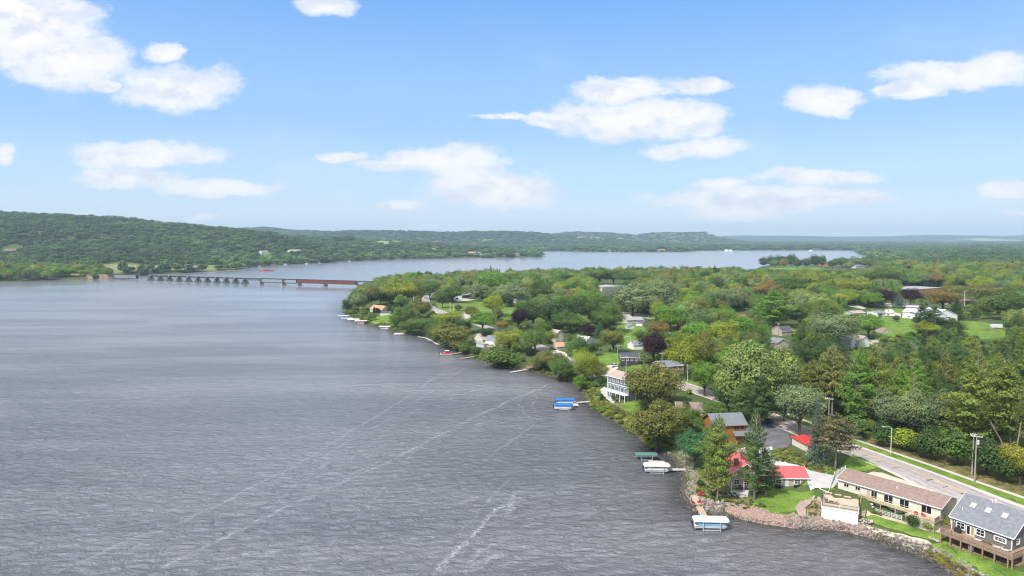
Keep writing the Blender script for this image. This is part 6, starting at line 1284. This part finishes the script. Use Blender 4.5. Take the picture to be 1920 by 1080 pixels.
# ------------------------------------------------------------------ vehicles
mat('car_white', (.75, .75, .76), .3, .02, 2, spec=.5); mat('car_dark', (.03, .033, .04), .3, .05, 2, spec=.5); mat('car_red', (.35, .03, .03), .3, .05, 2, spec=.5); mat('tyre', (.02, .02, .02), .9, .1, 3)
def car(label, px, py, rz, m, L=4.6):
    t = thing('parked_car', label, 'car', tuple(G(px, py, .14)), rz, 'parked cars'); w = .9
    MB().prism([(-L/2, .35), (L/2, .35), (L/2, .75), (L*.27, .95), (-L*.45, 1.0), (-L/2, .8)], -w, w).build('body', M[m], t, bevel=.08)
    MB().prism([(-L*.40, .97), (L*.22, .93), (L*.05, 1.45), (-L*.30, 1.48)], -w*.88, w*.88).build('windows', M['glass'], t); MB().box(-L*.29, L*.04, -w*.8, w*.8, 1.46, 1.52).build('roof', M[m], t)
    for x in (-L*.3, L*.31):
        for y in (-w, w-.2): MB().tube([(x, y-.02, .33), (x, y+.22, .33)], .33, 12).build('wheel', M['tyre'], t)
car('white car parked in front of the charcoal house', 1153, 688, .4, 'car_white'); car('dark car in the small parking lot by two poles', 859, 592, .1, 'car_dark'); car('white car near the flagpole at the junction', 799, 560, .2, 'car_white', 5); car('dark car beside the small brown-roofed garage', 1036, 657, .3, 'car_dark'); car('dark car at the end of the asphalt drive by the road', 1441, 793, 1.0, 'car_dark')
t = thing('camper_van', 'white camper parked between the grey house and the lawn', 'camper', tuple(G(1667, 588, .14)), .05, None); MB().box(-3.2, 2.4, -1.2, 1.2, .6, 3.2).build('body', M['car_white'], t, bevel=.12); MB().prism([(2.4, .6), (4.0, .6), (3.9, 1.4), (3.2, 2.2), (2.4, 2.4)], -1.1, 1.1).build('cab', M['car_white'], t); MB().box(-2, -.6, -1.23, -1.19, 1.8, 2.5).build('window', M['glass'], t)
for x in (-1.8, 2.9):
    for y in (-1.15, .9): MB().tube([(x, y, .42), (x, y+.25, .42)], .42, 12).build('wheel', M['tyre'], t)
HOUSE_BOXES.append((1660, 578, 1676, 590))
t = thing('box_trailer', 'white box trailer parked on the lawn at the far right', 'trailer', tuple(G(1868, 616, .1)), -.1); MB().box(-3.4, 3.4, -1.2, 1.2, .7, 2.9).build('body', M['car_white'], t); MB().bar((3.4, 0, .7), (4.8, 0, .6), .12).build('drawbar', M['steel'], t); [MB().tube([(x, y, .4), (x, y+.2, .4)], .4, 10).build('wheel', M['tyre'], t) for x in (-.5, .5) for y in (-1.2, 1.0)]; HOUSE_BOXES.append((1850, 600, 1880, 616)); lm(1865, 608, 'white box trailer')
t = thing('brush_pile', 'brown pile of brush left of the white trailer', 'brush pile', tuple(G(1858, 619))); b_ = MB(); rr = random.Random(2)
for k in range(70): a = rr.uniform(0, 6.28); p = Vector((rr.uniform(-3, 3), rr.uniform(-1.5, 1.5), rr.uniform(.1, 1.1))); b_.bar(p, p+Vector((math.cos(a), math.sin(a), rr.uniform(-.2, .4)))*1.6, .12)
b_.build('branches', M['deck_wood'], t)
for i, (px, py) in enumerate([(1127, 690), (1136, 694)]):
    t = thing('rubbish_bin', 'dark wheeled bin on the drive of the blue-grey house, '+('left' if i == 0 else 'right')+' one', 'bin', tuple(G(px, py, .15)), .2, 'wheeled bins'); MB().add([(-.3,-.3,.1),(.3,-.3,.1),(.3,.3,.1),(-.3,.3,.1),(-.38,-.38,1.1),(.38,-.38,1.1),(.38,.38,1.1),(-.38,.38,1.1)], [(0,3,2,1),(4,5,6,7),(0,1,5,4),(1,2,6,5),(2,3,7,6),(3,0,4,7)]).build('body', M['car_dark'], t); MB().box(-.42, .42, -.42, .42, 1.1, 1.2).build('lid', M['black_metal'], t)
t = thing('mailbox', 'dark mailbox on a post at the road end of the asphalt drive', 'mailbox', tuple(G(1457, 796, .1)), 0); MB().box(-.06, .06, -.06, .06, 0, 1.1).build('post', M['rail_wood'], t); MB().prism([(-.12, 1.1), (.12, 1.1), (.12, 1.3), (0, 1.4), (-.12, 1.3)], -.28, .28).build('box', M['black_metal'], t)
t = thing('goal_frame', 'small white goal frame on the bright lawn', 'goal', tuple(G(1177, 637))); b_ = MB(); b_.bar((-2, 0, 0), (-2, 0, 2), .12); b_.bar((2, 0, 0), (2, 0, 2), .12); b_.bar((-2, 0, 2), (2, 0, 2), .12); b_.build('frame', M['trim_white'], t); n_ = MB(); [n_.bar((x, 0, 2), (x, 1.2, 0), .03) for x in np.linspace(-2, 2, 9)]; n_.build('net', M['trim_white'], t)
# round garden shrubs before the ranch, columnar evergreens
def shrub(label, loc, w, h, cn, proto=0, name='shrub', cat='shrub'):
    t = thing(name, label, cat, loc); o = link(bpy.data.objects.new('foliage', PROTO['bush'][proto][0])); o.parent = t; o.scale = (w*1.1, w*1.1, h*1.08); o['col'] = [v for v in COL[cn]]
    o2 = link(bpy.data.objects.new('stem', PROTO['bush'][proto][1])); o2.parent = t; o2.scale = (w*.8, w*.8, h*.9)
def at(px, py, z=-.15): g = G(px, py); return (g[0], g[1], g[2]+z)
shrub('dense dark green round shrub before the ranch terrace', at(1711, 987), 3.9, 3.0, 'DG', 0); shrub('pale green round shrub right of the dense dark shrub', at(1741, 994), 3.7, 2.5, 'WG', 1)
shrub('small rounded shrub at the foot of the boulder wall', at(1642, 964), 1.4, 1.0, 'MG', 0); shrub('small rounded shrub in the middle of the ranch bed', at(1650, 967), 1.3, .9, 'OL', 1); shrub('taller green shrub left of the split-rail fence', at(1657, 964), 1.8, 1.3, 'MG', 0); shrub('yellow-flecked shrub beside the grey house wall', at(1775, 985), 2.0, 1.5, 'YG', 1); shrub('dark bronze shrub beside the terrace steps', at(1764, 984), 2.0, 1.6, 'BR', 0)
shrub('clipped round evergreen by the stairs of the blue-grey house', at(1126, 724), 3.4, 4.2, 'DG', 0); shrub('dark red smoke bush behind the narrow pink-beige house', at(1100, 634), 6, 4.5, 'PU', 1); shrub('bronze rounded shrub on the parking lot lawn', at(859, 583), 10, 6, 'BR', 0)
for i, (px, py, tp) in enumerate([(702, 593, 576), (707, 593, 576), (711, 592, 578)]):
    g, h = hpole(px, py, tp); t = thing('columnar_evergreen', 'dark columnar evergreen left of the white shed, '+['leftmost', 'middle', 'rightmost'][i]+' of three', 'evergreen', tuple(g), 0, 'columnar evergreens'); o = link(bpy.data.objects.new('foliage', PROTO['oval'][i][0])); o.parent = t; o.scale = (3.2, 3.2, h*1.1); o['col'] = [.025, .05, .02]
# bare leaning trunks at the edge of the pine wood
for i, (bx, by, tx, ty) in enumerate([(1895, 866, 1838, 758), (1899, 850, 1876, 752), (1903, 872, 1916, 760)]):
    g = G(bx, by); h = hpole(bx, by, ty)[1]; lean = (tx-bx)/1280*g[1]; t = thing('leaning_tree', 'bare pale trunk leaning '+['far left out of the dark verge bushes', 'slightly left, behind its two neighbours', 'right, beside the golden yellow tree'][i], 'tree', tuple(g), 0, 'leaning bare trunks')
    tr = MB().tube([(0, 0, -.5), (lean*.35, .3, h*.38), (lean*.75, .5, h*.72), (lean, .6, h)], [.22, .18, .13, .05], 7); R_ = random.Random(i)
    for k in range(9): f = R_.uniform(.45, .97); p = Vector((lean*f, .5*f, h*f)); a = R_.uniform(0, 6.28); tr.tube([p, p+Vector((math.cos(a)*1.3, math.sin(a)*1.3, .7)), p+Vector((math.cos(a)*2.3, math.sin(a)*2.3, 1.7))], [.05, .03, .01], 4, False)
    tr.build('trunk', M['bark_pale'], t); cr = link(bpy.data.objects.new('crown', PROTO['red'][i % 2][0])); cr.parent = t; cr.location = (lean*.97, .6, h*.55); cr.scale = (4.2, 4.2, h*.52); cr['col'] = [.14, .19, .04]
# ------------------------------------------------------------------ foam lines on the lake
FOAM = [[(300,1066),(420,1010),(540,950),(640,905),(760,850),(905,775),(1010,728),(1025,718)],[(95,1080),(250,1010),(330,985),(470,915),(560,868),(690,790),(745,757),(830,700),(872,688)],[(560,1078),(640,1000),(830,800),(930,720)],
 [(815,1072),(850,1040),(905,985),(925,960),(958,940),(968,925)],[(950,965),(962,945),(970,938)],[(620,885),(700,830),(780,770),(1000,650)],[(0,860),(120,800),(240,755),(380,700)],[(0,720),(90,702),(200,672)],[(640,900),(700,870),(740,855)],[(430,960),(520,935),(560,905),(640,850)],
 [(215,700),(470,660),(650,610)],[(880,1065),(925,1045),(945,1040)],[(1020,720),(1000,760),(1005,790),(960,825),(900,870)],[(980,740),(975,760),(1000,790)],[(870,690),(850,705),(800,740),(720,790),(600,860)],[(350,770),(480,700),(560,676)],[(860,1000),(900,960),(1000,850)],[(0,630),(150,612),(300,590)],[(980,1005),(905,1030),(870,1080)]]
FV = []; FF_ = []; FA = []; R_ = np.random.RandomState(77)
for fi, ln in enumerate(FOAM):
    P = spline([Vector((*Z0(*p), 0)) for p in ln], 26); wd = [1.1, .9, .5, 1.2, 1.8, .6, .6, .6, .8, .6, .6, 1.6, .7, .6, .8, .5, .5, .5, .7][fi]
    b = len(FV); jit = np.convolve(R_.normal(size=len(P)+8), np.ones(5)/5, 'same'); strn = [.9, .7, .55, 1.0, 1.2, .5, .45, .45, .7, .5, .35, 1.1, .8, .7, .6, .4, .4, .35, .6][fi]
    for i, p in enumerate(P):
        d = (P[min(i+1, len(P)-1)]-P[max(i-1, 0)]).normalized(); nr = Vector((d.y, -d.x, 0)); c = p+nr*jit[i]*.7
        for s in (-1.5, -.4, .4, 1.5): q = c+nr*s*wd*.62; FV.append((q.x, q.y, .03)); FA.append(strn*(1 if abs(s) < 1 else 0)*(.35+.65*min(1, i/6, (len(P)-1-i)/6)))
    for i in range(len(P)-1):
        for j in range(3): a = b+i*4+j; FF_.append((a, a+1, a+5, a+4))
m, p, o = newmat('foam'); t = N('ShaderNodeTexCoord').outputs['Object']; aa = N('ShaderNodeAttribute', attribute_name='foam').outputs['Fac']
n1 = noise(t, .16, 4, .6); n2 = noise(t, 1.6, 5, .7); al = math_('MULTIPLY', aa, math_('MULTIPLY', maprange(n1.outputs[0], .36, .60, .15, 1), maprange(n2.outputs[0], .44, .60, 0, 1)))
sock(p.inputs['Base Color'], mixc(.5, (.75, .77, .8), (.7, .72, .76))); p.inputs['Roughness'].default_value = .8; sock(p.inputs['Alpha'], math_('MULTIPLY', al, .45))
me = npmesh('foam_lines', np.array(FV), np.array(FF_), [m], {'foam': ('POINT', np.array(FA))}); fo = link(bpy.data.objects.new('foam_lines', me)); fo['kind'] = 'stuff'
# ------------------------------------------------------------------ woods
def blocked_setup():
    pts = []
    for poly in VIS:
        P = np.array(poly, float); x0, y0 = P.min(0); x1, y1 = P.max(0); st = 5 if (x1-x0) > 30 else 2.5
        X, Y = np.meshgrid(np.arange(x0, x1+st, st), np.arange(y0, y1+st, st)); X = X.ravel(); Y = Y.ravel(); ok = inpoly(X, Y, P)
        pts += list(zip(X[ok], Y[ok]))
    return np.array(pts)
RECT = lambda x0, y0, x1, y1: [(x0, y0), (x1, y0), (x1, y1), (x0, y1)]
VIS = LAWNS+[RECT(*r) for r in HOUSE_BOXES]+[
 [(1600,832),(1640,822),(1925,925),(1925,1080),(1400,980),(1500,860)],[(1425,792),(1450,780),(1500,800),(1530,818),(1500,830),(1440,830)],[(1262,716),(1325,730),(1345,745),(1320,742),(1262,728)],
 [(806,590),(800,556),(820,548),(822,575),(832,592)],[(1480,815),(1600,850),(1600,890),(1480,880)],
 [(1100,756),(1120,742),(1205,764),(1205,800),(1186,806)],[(1118,688),(1150,682),(1140,742),(1114,742)],[(1400,790),(1600,840),(1600,900),(1400,860)]]
_vp = blocked_setup(); _vf = [np.array(gp(p)) for p in LAWNS]+[np.array(gp(RECT(*r))) for r in HOUSE_BOXES if r[3]-r[1] > 3]
_bq = np.array([Z0(x, y, 5) for x, y in _vp])
rl_arr = np.array([tuple(p[:2]) for p in RL])
def spawn():
    R = np.random.RandomState(5); out = []
    y = 150.0
    cand = []
    while y < 15000:
        st = 8.6 if y < 380 else 12.2 if y < 1000 else 13.5*(y/1000.0)**0.80 if y < 3000 else 13.5*3.0**0.80*(y/3000.0)**0.72
        xl = -0.95*y-60; xr = 1.25*y+90
        xs = np.arange(xl, xr, st); cand.append(np.column_stack([xs+R.uniform(-.42, .42, len(xs))*st, y+R.uniform(-.42, .42, len(xs))*st, np.full(len(xs), st)])); y += st*0.92
    C = np.vstack(cand); s = sdist(C[:, 0], C[:, 1]); far = np.hypot(C[:, 0], C[:, 1])
    ok = s > np.where(far > 900, 3.0, 5.0); C = C[ok]; s = s[ok]; far = far[ok]
    z = HM(C[:, 0], C[:, 1])
    for P, c in _FW:
        m = ~inpoly(C[:, 0], C[:, 1], P); C = C[m]; s = s[m]; far = far[m]; z = z[m]
    # farmland gaps far off
    m = ~((np.hypot(C[:, 0], C[:, 1]) > 5200) & (vnoise(C[:, 0], C[:, 1], 900, 3) > 0.15) & (z < 22)); C, s, far, z = C[m], s[m], far[m], z[m]
    # keep off the road line, lawns and buildings
    rl = np.array([tuple(p[:2]) for p in RL]); near = far < 1500
    dmin = np.full(len(C), 1e9)
    for i in range(len(rl)-1):
        a, b = rl[i], rl[i+1]; d = b-a; t = np.clip(((C[:, 0]-a[0])*d[0]+(C[:, 1]-a[1])*d[1])/(d@d), 0, 1)
        dmin = np.minimum(dmin, np.hypot(C[:, 0]-a[0]-t*d[0], C[:, 1]-a[1]-t*d[1]))
    rlside = np.where(C[:, 1] < 240, 20.0, 8.0)
    ok = (dmin > rlside) | ~near
    for P in _vf: ok &= ~inpoly(C[:, 0], C[:, 1], P)
    C, s, far, z = C[ok], s[ok], far[ok], z[ok]
    return C, s, far, z
C_, s_, far_, z_ = spawn()
RW = np.random.RandomState(9)
KEYS = ['MG','BG','YG','OL','DG','SG','OR','PU','WG']
PN_, PW_ = [], []
near_pts = []; far_pts = []
prj = proj(np.column_stack([C_[:, 0], C_[:, 1], z_]))
hb = [(t['x'], t['y'], t['w']) for t in TREES]; HBX = np.array([(a, b, c) for a, b, c in hb])
HP = np.array([(t['px'], t['top'], t['py'], t['wpx'], t['y']) for t in TREES])
for i in range(len(C_)):
    x, y, st = C_[i]; px, py = prj[i]; f = far_[i]
    if 1420 < px < 1630 and 495 < py < 509: continue
    if f > 1500:
        far_pts.append(i); continue
    if px < -200 or px > 2560: continue
    pinezone = px > 1380 and y < 480 and py > 630 and (px < 1990 or x > 165)
    if px > 1990 and y < 330 and x < 165: continue
    r = RW.rand()
    if pinezone:
        kind = 'white' if r < 0.50 else 'red' if r < 0.64 else 'round' if r < 0.84 else 'spruce' if r < 0.87 else 'willow'
        cn = RW.choice(['PN','PY','BG','MG','OL','DG'], p=[.26,.22,.14,.14,.12,.12]) if kind in ('white','red','spruce') else RW.choice(['MG','DG','SG','YG'])
        h = RW.uniform(13, 21) if kind in ('white', 'red') else RW.uniform(10, 15); w = h*RW.uniform(0.42, 0.6)
    else:
        kind = RW.choice(['round','oval','vase','willow','white','spruce'], p=[.42,.18,.12,.17,.07,.04])
        cn = RW.choice(KEYS, p=[.27,.20,.18,.10,.09,.10,.018,.012,.03]) if kind not in ('white','spruce') else RW.choice(['PN','DG','MG','BS'], p=[.4,.3,.2,.1])
        if kind == 'willow': cn = RW.choice(['SG','WG','OL','MG'])
        h = RW.uniform(12, 21); w = h*RW.uniform(0.85, 1.2)*(1.12 if y > 380 else 1.0)
        if kind in ('white', 'spruce'): w = h*0.45
        if s_[i] < 14 and y < 900: h = RW.uniform(5, 9); w = h*0.9
    top = proj(np.array([x, y, z_[i]+h]))[1]
    if px < 1000 and y < 900: h = min(h, 15.5)
    if 1385 < px < 1640 and y > 1000 and top < 505:
        zt = CAMZ+ray(px, 505)[2]/ray(px, 505)[1]*y; hn = zt-z_[i]
        if hn < 3: continue
        w *= max(.6, hn/h); h = hn; top = 505.0
    wp = w*1280/y; cy = (py*0.45+top*0.55); ry = (py-top)*0.5; rx = wp*0.5
    if y < 1100:
        m = ((np.abs(_vp[:, 0]-px)/(rx+2))**2+(np.abs(_vp[:, 1]-cy)/(ry+1))**2 < 1) & (_bq[:, 1] > y-4)
        # a tree nearer than the clearing hides it
        m2 = ((np.abs(_vp[:, 0]-px)/(rx+2))**2+(np.abs(_vp[:, 1]-cy)/(ry+1))**2 < 1) & (_bq[:, 1] > y)
        if m2.any(): continue
        # nor may it stand inside, or hide, one of the trees set by hand
        d2 = np.hypot(HBX[:, 0]-x, HBX[:, 1]-y)
        if (d2 < (HBX[:, 2]*0.36+w*0.3)).any(): continue
        hide = (np.abs(HP[:, 0]-px) < (rx+HP[:, 3]*0.25)) & (HP[:, 4] > y) & (top < HP[:, 1]*0.45+HP[:, 2]*0.55) & (py > HP[:, 1])
        if hide.any():
            # lower it so the tree behind keeps its crown
            lim = (HP[:, 1]*0.42+HP[:, 2]*0.58)[hide].max(); zt = CAMZ+ray(px, lim)[2]/ray(px, lim)[1]*y; hn = zt-z_[i]
            if hn < 5 or y < 330: continue
            w *= max(0.6, hn/h); h = hn
    near_pts.append(dict(x=x, y=y, z=z_[i]-0.1, h=h, w=w, kind=kind, col=COL[cn], cn=cn, px=px, py=py, top=top, wpx=wp, label=None, hand=False))
# a visibility estimate: the tallest free-standing images first
near_pts.sort(key=lambda t: -(t['wpx']*(t['py']-t['top'])))
near_pts = [t for t in near_pts if t['px'] > 600 or t['y'] > 1000]
for t in near_pts:
    if t['px'] < 185 and t['y'] > 1000: t['cn'] = RW.choice(['MG','BG','YG','OL']); t['col'] = COL[t['cn']]
n_ind = max(0, 296-len(TREES))
cand = [t for t in near_pts if 20 < t['px'] < 1900 and t['top'] < 1010 and t['y'] < 900]
# greedy: skip those whose crown top lies behind trees already counted nearer the eye
allnear = sorted(TREES+near_pts, key=lambda t: t['y']); cover = []
buf = np.zeros((270, 480), bool)
vis = {}
for t in allnear:
    x0, x1 = int((t['px']-t['wpx']*0.45)/4), int((t['px']+t['wpx']*0.45)/4)+1; y0 = int(t['top']/4); y1 = int((t['py']-(t['py']-t['top'])*0.15)/4)+1
    x0, x1 = max(0, x0), min(480, x1); y0, y1 = max(0, y0), min(270, y1)
    if x1 <= x0 or y1 <= y0: vis[id(t)] = 0; continue
    b = buf[y0:y1, x0:x1]; vis[id(t)] = int((~b).sum()); b[:] = True
cand.sort(key=lambda t: -vis[id(t)])
pick = cand[:n_ind]; pid = {id(t) for t in pick}
TREES += pick; rest = [t for t in near_pts if id(t) not in pid]
# landmarks for telling the trees apart
def place_words(t):
    bx, by = t['px'], t['top']*0.6+t['py']*0.4
    best = sorted(LANDMARKS, key=lambda L: math.hypot(L[0]-bx, (L[1]-by)*1.6))[0]
    ddx, ddy = bx-best[0], by-best[1]
    if abs(ddx) > abs(ddy)*1.6: rel = 'right of' if ddx > 0 else 'left of'
    else: rel = 'beyond' if ddy < 0 else 'in front of'
    return rel, best
groups = {}
for t in TREES:
    rel, b = place_words(t); sz = 'small ' if t['h'] < 8 else 'tall ' if t['h'] > 17 else ''
    t['rel'], t['lm'] = rel, b; t['key'] = (sz+CNAME[t['cn']]+' '+KNAME[t['kind']][0], rel, b[2]); groups.setdefault(t['key'], []).append(t)
ORD = ['closest', 'second nearest', 'third nearest', 'fourth nearest', 'fifth nearest', 'sixth nearest', 'seventh nearest', 'eighth nearest', 'ninth nearest', 'tenth nearest', 'eleventh nearest', 'twelfth nearest', 'thirteenth nearest', 'fourteenth nearest', 'fifteenth nearest']
for k, g_ in groups.items():
    g_.sort(key=lambda t: math.hypot(t['px']-t['lm'][0], (t['top']-t['lm'][1])))
    for i, t in enumerate(g_):
        base = k[0]+', '+k[1]+' the '+k[2]
        t['label'] = base if len(g_) == 1 else k[0]+' '+k[1]+' the '+k[2]+', '+ORD[min(i, 14)]+' it'
        if len(t['label'].split()) > 16: t['label'] = t['label'].replace('tall ', '').replace('small ', '')
rt_ = random.Random(3)
for t in TREES:
    protos = PROTO[t['kind']]; cr, tk = protos[rt_.randrange(len(protos))]
    root = thing(ONAME[t['kind']], t['label'], KNAME[t['kind']][1], (t['x'], t['y'], t['z']), rt_.uniform(0, 6.28), 'trees of the wooded shore')
    k = rt_.uniform(0.85, 1.12); c = [min(1, v*k) for v in t['col']]
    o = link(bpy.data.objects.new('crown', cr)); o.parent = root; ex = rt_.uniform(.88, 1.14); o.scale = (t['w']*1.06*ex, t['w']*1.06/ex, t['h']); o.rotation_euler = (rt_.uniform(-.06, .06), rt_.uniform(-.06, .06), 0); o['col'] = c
    o2 = link(bpy.data.objects.new('trunk', tk)); o2.parent = root; s_t = t['h']*0.9; o2.scale = (max(t['w'], s_t*0.55), max(t['w'], s_t*0.55), t['h']); 
# the rest of the wood, set out by geometry nodes
ALLP = []; off = {}
for k, v in PROTO.items():
    off[k] = (len(ALLP), len(v)); 
    for cr, tk in v:
        # one mesh for crown and trunk together
        bm = bmesh.new(); bm.from_mesh(cr); nf = len(bm.faces); bm.from_mesh(tk); me = bpy.data.meshes.new('tree_'+k); bm.to_mesh(me); bm.free()
        me.materials.append(cr.materials[0]); me.materials.append(tk.materials[0])
        mi = np.zeros(len(me.polygons), np.int32); mi[nf:] = 1; me.polygons.foreach_set('material_index', mi); ALLP.append(me)
def put(name, L):
    P = [(t['x'], t['y'], t['z']) for t in L]; sc = [(t['w']*e, t['w']/e, t['h']) for t in L for e in [RW.uniform(.85, 1.18)]]; cl = [tuple(min(1, v*RW.uniform(0.82, 1.15)) for v in t['col']) for t in L]
    ix = [off[t['kind']][0]+RW.randint(off[t['kind']][1]) for t in L]
    return scatter(name, np.array(P), np.array(sc), np.array(cl), ALLP, idx=ix)
put('woodland', rest)
ii = np.array(far_pts); Pf = np.column_stack([C_[ii, 0], C_[ii, 1], z_[ii]-0.5]); st = C_[ii, 2]
hgt = 7+12*RW.rand(len(ii))**1.2; wid = np.maximum(hgt*RW.uniform(0.8, 1.2, len(ii)), st*RW.uniform(0.95, 1.55, len(ii)))
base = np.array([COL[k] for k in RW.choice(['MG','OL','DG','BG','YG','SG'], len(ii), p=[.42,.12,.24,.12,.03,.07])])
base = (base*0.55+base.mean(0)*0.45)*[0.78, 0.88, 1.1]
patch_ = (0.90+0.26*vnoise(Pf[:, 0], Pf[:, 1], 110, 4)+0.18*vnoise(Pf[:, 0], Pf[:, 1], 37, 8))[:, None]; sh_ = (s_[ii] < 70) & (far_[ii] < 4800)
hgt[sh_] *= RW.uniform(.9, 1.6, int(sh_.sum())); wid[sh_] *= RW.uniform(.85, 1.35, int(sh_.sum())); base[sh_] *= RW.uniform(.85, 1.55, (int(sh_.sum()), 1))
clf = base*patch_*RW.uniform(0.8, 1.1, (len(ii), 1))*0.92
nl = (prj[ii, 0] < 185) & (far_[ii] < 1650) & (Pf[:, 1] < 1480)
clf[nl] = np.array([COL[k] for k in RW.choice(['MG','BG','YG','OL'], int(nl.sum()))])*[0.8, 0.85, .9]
con = (RW.rand(len(ii)) < 0.05).astype(int)*4; ix = np.where(con == 4, 4, RW.randint(0, 4, len(ii)))
wid = np.where(con == 4, wid*0.6, wid)
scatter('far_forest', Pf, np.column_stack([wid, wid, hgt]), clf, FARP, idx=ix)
# bushes on the open ground between the near trees
R5 = np.random.RandomState(15); n5 = 16000; yb = 160+R5.rand(n5)**0.6*850; xb = (R5.uniform(-0.30, 0.86, n5))*yb
sb = sdist(xb, yb); k5 = sb > 5
for P in _vf: k5 &= ~inpoly(xb, yb, P+(P-P.mean(0))*0.03)
for i in range(len(rl_arr)-1):
    a, b = rl_arr[i], rl_arr[i+1]; d = b-a; t5 = np.clip(((xb-a[0])*d[0]+(yb-a[1])*d[1])/(d@d), 0, 1); k5 &= np.hypot(xb-a[0]-t5*d[0], yb-a[1]-t5*d[1]) > np.where(yb < 240, 17, 8)
pb = proj(np.column_stack([xb, yb, np.full(n5, 6.0)])); k5 &= ~((pb[:, 1] > 700) & (pb[:, 0] > 1330) & (pb[:, 1] > 640+0.45*(pb[:, 0]-1200))) 
hb_ = np.ones(n5, bool)
for r in HOUSE_BOXES: hb_ &= ~((pb[:, 0] > r[0]-4) & (pb[:, 0] < r[2]+4) & (pb[:, 1] > r[1]) & (pb[:, 1] < r[3]+10))
k5 &= hb_; XB = np.column_stack([xb[k5], yb[k5]]); print('bushes', len(XB))
# undergrowth below the wood's edge, and shrubs along the banks
def shrubs(name, P, lo, hi, cols, seed, zoff=-0.1, flat=0.8):
    R = np.random.RandomState(seed); n = len(P); sz = R.uniform(lo, hi, n); z = HM(P[:, 0], P[:, 1])+zoff
    c = np.array([COL[k] for k in R.choice(cols, n)])*R.uniform(0.75, 1.2, (n, 1))
    return scatter(name, np.column_stack([P, z]), np.column_stack([sz*1.2, sz*1.2, sz*flat]), c, [PROTO['bush'][0][0], PROTO['bush'][1][0], FARP[0]])
def inside_px(poly, n, seed):
    W_ = np.array(gp(poly)); R = np.random.RandomState(seed); x0, y0 = W_.min(0); x1, y1 = W_.max(0); out = []
    while len(out) < n:
        p = (R.uniform(x0, x1), R.uniform(y0, y1))
        if inpoly(np.array([p[0]]), np.array([p[1]]), W_)[0]: out.append(p)
    return np.array(out)
shrubs('undergrowth', XB, 1.4, 4.2, ['MG','BG','OL','DG','YG'], 61, flat=0.75)
shrubs('bank_shrubs', along(SH[22:36], 520, 0.6, 6.5, 41), 0.7, 2.6, ['YG','BG','OL','MG','YG','BR'], 42)
shrubs('bank_shrubs', along(SH[36:48], 260, 0.6, 5.5, 43), 0.8, 2.6, ['YG','OL','MG','BG'], 44)
shrubs('bank_shrubs', along(SH[48:], 420, 0.6, 6, 45), 0.7, 2.8, ['MG','OL','YG','DG'], 46)
shrubs('bank_shrubs', along(SH[1:5], 130, 0.4, 2.6, 47), 0.4, 1.2, ['YG','YE','OL','OR','BR'], 48)
shrubs('planting_bed', inside_px([(1442,848),(1470,840),(1500,852),(1530,864),(1575,880),(1598,888),(1578,896),(1525,882),(1480,870),(1450,862)], 330, 49), 0.35, 1.3, ['BG','OL','MG','BR','YG','WG'], 50)
shrubs('planting_bed', inside_px([(1296,930),(1320,905),(1350,915),(1404,934),(1436,950),(1390,956),(1340,946)], 170, 51), 0.3, 1.0, ['MG','OL','DG','BR'], 52)
shrubs('planting_bed', inside_px([(1528,946),(1544,946),(1542,972),(1516,970),(1514,955)], 40, 53), 0.3, 0.9, ['BR','OL','BS'], 54)
shrubs('undergrowth', inside_px([(1600,818),(1640,806),(1700,822),(1800,850),(1925,900),(1925,872),(1800,828),(1700,800),(1600,780)], 420, 55), 1.2, 3.8, ['DG','MG','OL','BG','YG'], 56, flat=1.0)
shrubs('planting_bed', inside_px([(1780,1024),(1890,1062),(1916,1062),(1920,1050),(1890,1035),(1800,996)], 50, 57), 0.2, 0.6, ['OL','BR','MG'], 58)
# ------------------------------------------------------------------ the air itself
HAZE = True
if HAZE:
    x0, x1, y0, y1, z0, z1 = -15600, 15600, -1700, 15900, -6.0, 330.0
    m = bpy.data.materials.new('haze_air'); m.use_nodes = True; nt = m.node_tree; nt.nodes.clear(); v = N('ShaderNodeVolumePrincipled'); o = N('ShaderNodeOutputMaterial'); nt.links.new(v.outputs[0], o.inputs['Volume'])
    v.inputs['Color'].default_value = (0.60, 0.81, 1.0, 1); v.inputs['Density'].default_value = 8e-5; v.inputs['Anisotropy'].default_value = 0.0
    h_ = MB().box(x0, x1, y0, y1, z0, z1).build('haze', m); h_['kind'] = 'stuff'
